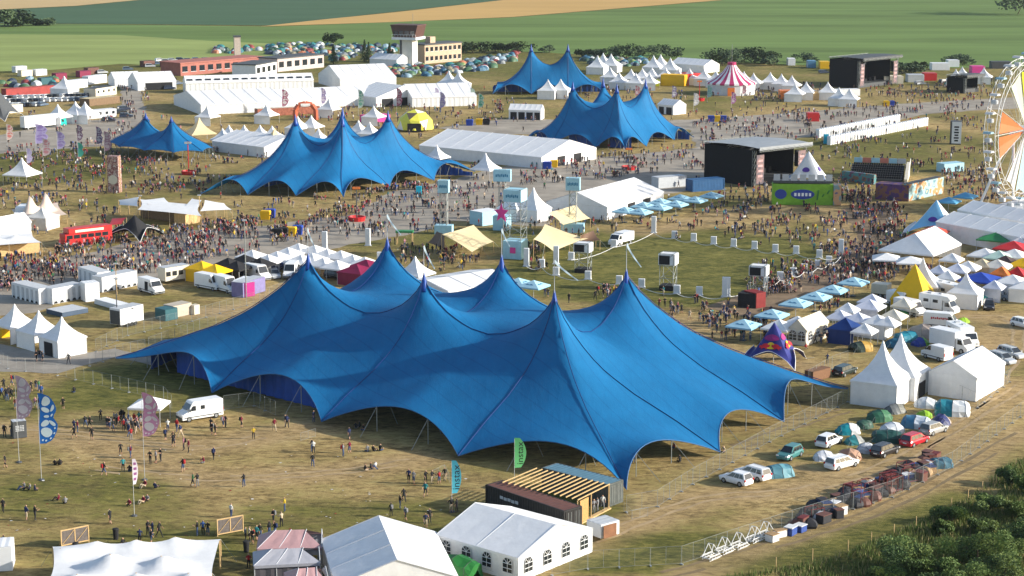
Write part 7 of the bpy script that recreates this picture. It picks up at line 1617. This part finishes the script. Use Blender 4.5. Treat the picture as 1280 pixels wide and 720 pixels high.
# ---- far campsite
DC = [((.05, .14, .22), 'blue'), ((.04, .2, .21), 'teal'), ((.07, .15, .08), 'green'), ((.5, .53, .55), 'white'), ((.22, .24, .25), 'grey'), ((.45, .17, .09), 'orange'), ((.2, .28, .1), 'lime'), ((.03, .05, .08), 'navy'), ((.28, .4, .48), 'pale blue'), ((.25, .05, .05), 'red'), ((.3, .27, .18), 'sand'), ((.03, .07, .05), 'dark green')]
camps = [((318, 62), (345, 56), (430, 56), (495, 58), (495, 73), (430, 77), (350, 74)), ((478, 88), (500, 84), (560, 82), (645, 66), (645, 77), (605, 88), (560, 93), (500, 99)), ((722, 71), (800, 74), (815, 82), (740, 85)), ((268, 60), (318, 60), (318, 66), (268, 68)), ((0, 100), (70, 100), (70, 110), (0, 112))]
nC = [105, 125, 32, 16, 12]; extra = []
for poly, n in zip(camps, nC):
    xs_, ys_ = [p[0] for p in poly], [p[1] for p in poly]; k = 0; tries = 0
    while k < n and tries < 9000:
        tries += 1; x, y = R.uniform(min(xs_), max(xs_)), R.uniform(min(ys_), max(ys_))
        if not inside((x, y), poly): continue
        p = W(x, y)
        if any(inside(p, f) for f in FOOT[:60]): continue
        c, nm = R.choice(DC); s_ = R.choice([2.2, 2.8, 3.4]); o = dome(x, y, s_, c, None, R.uniform(0, 180), None, f'{nm} dome tent in the far campsite', group=f'{nm} dome tents of the far campsite', detail=False, n=(6, 3), among='control tower'); k += 1
    for _ in range(int(n * 1.1)):
        x, y = R.uniform(min(xs_), max(xs_)), R.uniform(min(ys_), max(ys_))
        if inside((x, y), poly): extra.append(W(x, y))
b = MB()
cmats = [mat('tent_fly_%d_%d_%d' % tuple(int(x * 99) for x in c), c, .5, .1, 2) for c, _ in DC]
for p in extra:
    s_ = R.uniform(1.2, 2.); a = R.uniform(0, 3); i = R.randrange(len(DC)); ca, sa = math.cos(a), math.sin(a); G = []
    for u in range(5):
        t = math.pi * u / 4; G.append([(p.x + (-math.cos(t) * s_ * 1.2) * ca - math.cos(f) * s_ * math.sin(t) ** .6 * sa, p.y + (-math.cos(t) * s_ * 1.2) * sa + math.cos(f) * s_ * math.sin(t) ** .6 * ca, math.sin(f) * s_ * 1.1 * math.sin(t) ** .7) for f in [math.pi * k / 4 for k in range(5)]])
    b.grid(G, i)
tag(b.build('campsite_mass', cmats, None, fix=False), 'dense field of small coloured tents round the control tower', 'campsite', kind='stuff')
# ---- far trees
FT = 'dark trees at the field edge'
for x, y, w_, h_ in ((580, 67, 8.6, 4.3), (592, 66, 10.1, 4.7), (606, 66, 10.1, 4.3), (620, 65, 9.4, 4.3), (634, 65, 8.6, 4.0), (648, 67, 10.1, 5.0), (686, 66, 8.6, 4.3), (770, 73, 10.1, 5.8), (783, 73, 11.5, 6.5), (797, 73, 10.1, 6.5), (811, 73, 11.5, 6.5), (833, 70, 9.4, 5.0), (845, 72, 7.2, 3.6), (890, 82, 11.5, 6.5), (903, 82, 11.5, 6.5), (917, 80, 11.5, 6.5), (930, 78, 10.8, 5.8), (945, 78, 10.8, 5.8), (957, 80, 10.1, 5.0), (965, 82, 7.2, 4.3), (1008, 78, 8.6, 4.3), (1050, 88, 6.5, 3.6), (1128, 92, 11.5, 4.3), (1140, 92, 8.6, 4.3), (1150, 90, 5.8, 4.3), (1195, 82, 8.6, 4.3), (1203, 81, 8.6, 4.3), (730, 72, 7.2, 3.6), (745, 72, 7.2, 3.6), (410, 54, 6.5, 5.0), (417, 54, 5.8, 4.3)): bush(x, y, w_, h_, None, 'dark bushy tree at the far field edge', 520, .5, True, 'field_tree', 'tree', int(x) % 3, FT, 'striped circus tent')
for x, y, w_, h_ in ((4, 33, 16, 8), (15, 33.5, 18, 9), (26, 33, 14, 7), (44, 32, 7, 4), (58, 32, 9, 4), (1272, 18, 26, 20), (1284, 18, 30, 24)): bush(x, y, w_, h_, None, 'dark tree clump out in the fields', 500, 1.3, True, 'field_tree', 'tree', int(x) % 3, FT, 'chimney' if False else 'control tower')
def conifer(x, y, h_):
    r = thing('spruce_tree', None, 'tree', W(x, y)); b = MB(); rr = random.Random(int(x))
    for i in range(500): z = rr.uniform(.08, 1); rad_ = (1 - z) * h_ * .3 * rr.uniform(.5, 1.1); a = rr.uniform(0, 6.3); c = Vector((math.cos(a) * rad_, math.sin(a) * rad_, z * h_)); k = .45; q = Vector((math.cos(a), math.sin(a), -.5)); tt_ = Vector((-math.sin(a), math.cos(a), 0)); b.add([c - q * k, c + tt_ * k * .6, c + q * k, c - tt_ * k * .6], [(0, 1, 2, 3)], i % 2)
    b.build('crown', LEAFD, r, fix=False); MB().bar((0, 0, 0), (0, 0, h_ * .9), .2, 0, 5, .04).build('trunk', bark, r); later(r, 'dark pointed spruce beside the campsite', 'control tower'); r['group'] = FT
for x, y, h_ in ((456, 77, 9), (461, 77, 8), (417, 80, 8), (487, 78, 8), (491, 80, 6)): conifer(x, y, h_)
# ================================================================ PEOPLE
ST = [(8,500),(11,498),(49,489),(39,490),(15,483),(5,488),(9,502),(2,499),(15,500),(44,511),(49,512),(79,512),(28,522),(36,522),(126,526),(93,541),(97,541),(115,550),(134,536),(137,537),(143,531),(146,531),(150,529),(152,526),(155,528),(148,536),(142,540),(158,537),(161,532),(164,536),(168,531),(171,535),(174,530),(166,541),(160,540),(176,537),(178,531),(170,542),(155,540),(164,551),(161,546),(173,540),(151,569),(163,573),(188,580),(195,580),(201,577),(6,547),(15,546),(4,641),(33,651),(44,651),(154,590),(185,670),(191,671),(199,672),(164,572),(217,559),(207,551),(230,563),(236,566),(229,590),(267,575),(241,609),(247,609),(305,609),(289,647),(247,670),(254,670),(260,670),(307,677),(312,678),(316,680),(311,711),(5,687),(14,690),(175,680),(189,680),(265,544),(269,545),(317,549),(264,539),(279,535),(282,535),(302,535),(221,540),(210,540),(391,584),(392,567),(390,565),(429,571),(437,567),(437,550),(511,604),(517,605),(532,605),(540,605),(549,605),(556,601),(532,621),(500,636),(505,628),(489,646),(532,660),(537,654),(564,641),(571,641),(356,640),(342,655),(352,659),(337,671),(344,670),(325,675),(321,676),(357,534),(359,535),(343,539),(392,528),(711,379),(744,375),(747,369),(681,372),(685,372),(824,385),(831,384),(852,392),(862,400),(890,426),(902,426),(907,426),(890,407),(890,398),(1034,455),(1019,430),(1026,430),(1034,429),(792,579),(45,488),(52,496),(46,452),(50,451),(53,452),(86,456)]
WK = [(7,585),(107,534),(112,535),(130,595),(138,655),(507,651),(217,555),(226,547),(93,548),(840,402),(20,512)]
SI = [(93,491),(69,582),(75,582),(30,612),(43,614),(37,613),(82,630),(73,626),(162,590),(167,590),(181,609),(194,611),(162,632),(179,629),(184,627),(255,579),(237,684),(154,682),(460,565),(467,565),(475,564),(456,589),(464,587),(469,585),(849,407),(857,414),(869,421),(874,424),(1007,436),(850,578),(843,561),(905,566),(445,536),(455,538),(450,534)]
for x, y in ST: rnd_person(W(x, y), R.choice(['standing'] * 4 + ['walking']))
for x, y in WK: rnd_person(W(x, y), 'walking')
for x, y in SI: rnd_person(W(x, y), 'sitting on the grass')
def scatter(poly, n, clump=.5, gap=0.):
    xs_, ys_ = [p[0] for p in poly], [p[1] for p in poly]; out = []; tries = 0
    while len(out) < n and tries < n * 30:
        tries += 1; x, y = R.uniform(min(xs_), max(xs_)), R.uniform(min(ys_), max(ys_))
        if not inside((x, y), poly): continue
        p = W(x, y)
        for i in range(1 if R.random() > clump else R.choice([2, 3, 3, 4, 5])):
            q = p if i == 0 else p + Vector((R.gauss(0, .9), R.gauss(0, .9), 0))
            if any(inside(q, f) for f in FOOT): continue
            out.append(q)
    return out
near = scatter([(850, 375), (905, 372), (960, 390), (990, 390), (985, 402), (935, 425), (905, 425), (880, 415)], 42) + scatter([(690, 355), (780, 365), (860, 372), (850, 395), (820, 385), (740, 370)], 22) + scatter([(985, 385), (1050, 362), (1075, 365), (1040, 392), (1000, 398)], 26) + scatter([(0, 332), (150, 325), (170, 345), (120, 345), (60, 352), (0, 365)], 40)
for p in near[:max(0, 300 - NP)]: rnd_person(p)
Z = [([(0, 318), (60, 322), (160, 318), (250, 318), (300, 316), (230, 335), (160, 348), (60, 356), (0, 366)], 340, .05), ([(90, 300), (190, 290), (310, 268), (320, 282), (280, 312), (150, 318), (60, 318)], 320, .03), ([(190, 300), (300, 280), (430, 262), (440, 300), (330, 316), (220, 330)], 260, .05), ([(430, 245), (560, 238), (640, 225), (650, 262), (580, 285), (450, 300)], 210, .05), ([(480, 300), (560, 320), (600, 330), (560, 345), (500, 335)], 46, .4), ([(545, 312), (600, 314), (600, 330), (550, 330)], 40, .1),
     ([(640, 205), (770, 190), (870, 190), (880, 215), (760, 225), (660, 235)], 240, .05), ([(0, 186), (130, 180), (250, 195), (260, 240), (130, 245), (0, 235)], 430, .3), ([(260, 185), (380, 165), (400, 180), (300, 205), (262, 215)], 60, .3), ([(400, 255), (600, 225), (590, 240), (440, 270), (300, 262)], 80, .3), ([(0, 240), (100, 245), (130, 262), (0, 262)], 60, .4),
     ([(750, 280), (950, 250), (1060, 262), (1060, 320), (960, 308), (830, 285)], 230, .4), ([(1050, 240), (1130, 255), (1130, 300), (1090, 330), (1060, 345), (1040, 320), (1075, 300)], 300, .15), ([(950, 330), (1040, 335), (1095, 330), (1085, 355), (1010, 362), (965, 372), (930, 385), (925, 378)], 240, .15), ([(1085, 325), (1180, 322), (1160, 345), (1090, 350)], 90, .15),
     ([(900, 240), (960, 232), (960, 262), (900, 270)], 60, .1), ([(1040, 228), (1100, 240), (1060, 262), (1040, 250)], 60, .05), ([(860, 150), (1000, 140), (1240, 118), (1240, 140), (1160, 150), (1020, 178), (880, 182)], 520, .05), ([(1100, 160), (1240, 130), (1250, 235), (1130, 225), (1010, 205), (1000, 185)], 260, .4), ([(1180, 215), (1250, 215), (1250, 258), (1185, 245)], 150, .2), ([(700, 118), (900, 118), (1000, 122), (1000, 140), (860, 148), (690, 148)], 120, .3),
     ([(1040, 100), (1130, 108), (1250, 100), (1250, 120), (1130, 128), (1080, 122)], 220, .1), ([(430, 125), (640, 125), (660, 155), (540, 160), (430, 150)], 140, .3), ([(320, 140), (440, 138), (430, 152), (330, 152)], 70, .2), ([(670, 110), (820, 105), (820, 118), (700, 118)], 70, .2), ([(140, 105), (185, 105), (190, 150), (150, 165)], 60, .1), ([(120, 160), (185, 155), (160, 180), (100, 185)], 45, .05), ([(940, 105), (1030, 108), (1030, 126), (940, 128)], 130, .2), ([(260, 225), (440, 232), (560, 235), (400, 248)], 150, .6),
     ([(0, 262), (100, 262), (90, 290), (0, 290)], 20, .3), ([(1090, 345), (1120, 345), (1110, 362), (1075, 362)], 25, .2), ([(870, 395), (930, 390), (1000, 398), (985, 425), (930, 425)], 40, .5), ([(640, 262), (760, 262), (760, 280), (700, 320), (650, 330)], 60, .4), ([(60, 345), (110, 340), (150, 335), (100, 352)], 30, .1)]
Z += [([(0, 165), (640, 150), (900, 150), (1240, 140), (1240, 240), (1120, 250), (900, 270), (640, 290), (300, 300), (0, 300)], 520, .2), ([(330, 125), (640, 110), (1000, 112), (1000, 150), (640, 165), (330, 165)], 160, .2), ([(0, 135), (180, 130), (220, 165), (0, 175)], 60, .1), ([(650, 290), (900, 270), (1060, 270), (1060, 320), (900, 300), (760, 300), (660, 345)], 90, .4)]
cp = []; sp = []
for poly, n, sit in Z:
    P = scatter(poly, n, .45)
    for p in P: (sp if R.random() < sit * .6 else cp).append(p)
nr = near[max(0, 300 - NP):]
crowd('festival_crowd', 'dense crowd of festival visitors standing and walking between the tents', cp + nr)
crowd('seated_crowd', 'scattered festival visitors sitting on the grass', sp, 1.)
print('PEOPLE', NP, len(cp), len(sp))

lr = random.Random(21); b = MB()
for i in range(700):
    poly, n, s_ = lr.choice(Z) if i > 160 else ([(0, 540), (400, 560), (600, 600), (560, 650), (0, 690)], 0, 0); xs_, ys_ = [p[0] for p in poly], [p[1] for p in poly]; x, y = lr.uniform(min(xs_), max(xs_)), lr.uniform(min(ys_), max(ys_))
    if not inside((x, y), poly): continue
    p = W(x, y); a = lr.uniform(0, 6.3); k = lr.uniform(.05, .16); q = Vector((math.cos(a), math.sin(a), 0)) * k; t = Vector((-q.y, q.x, 0)) * lr.uniform(.4, 1); u = Vector((0, 0, lr.uniform(.02, .08)))
    b.add([p - q - t + u, p + q - t + u * .5, p + q + t + u, p - q + t + u * 1.5], [(0, 1, 2, 3)], lr.choice([0, 0, 0, 1, 2]))
tag(b.build('litter', [CM['white'], CM['beige'], CM['red']], None, fix=False), 'paper cups and scraps strewn over the trodden grass', 'litter', kind='stuff')
hm = bpy.data.materials.new('haze_air'); hm.use_nodes = True; T = hm.node_tree; T.nodes.remove(T.nodes['Principled BSDF']); v = T.nodes.new('ShaderNodeVolumePrincipled')
v.inputs['Color'].default_value = (.8, .88, 1, 1); v.inputs['Density'].default_value = .00004; v.inputs['Anisotropy'].default_value = .3; T.links.new(v.outputs[0], T.nodes['Material Output'].inputs['Volume'])
hb = MB().box((0, 4300, 34.5), (19000, 11800, 71)).build('haze', hm); tag(hb, 'thin summer haze lying over the festival site and fields', 'haze', kind='stuff')
resolve_labels()
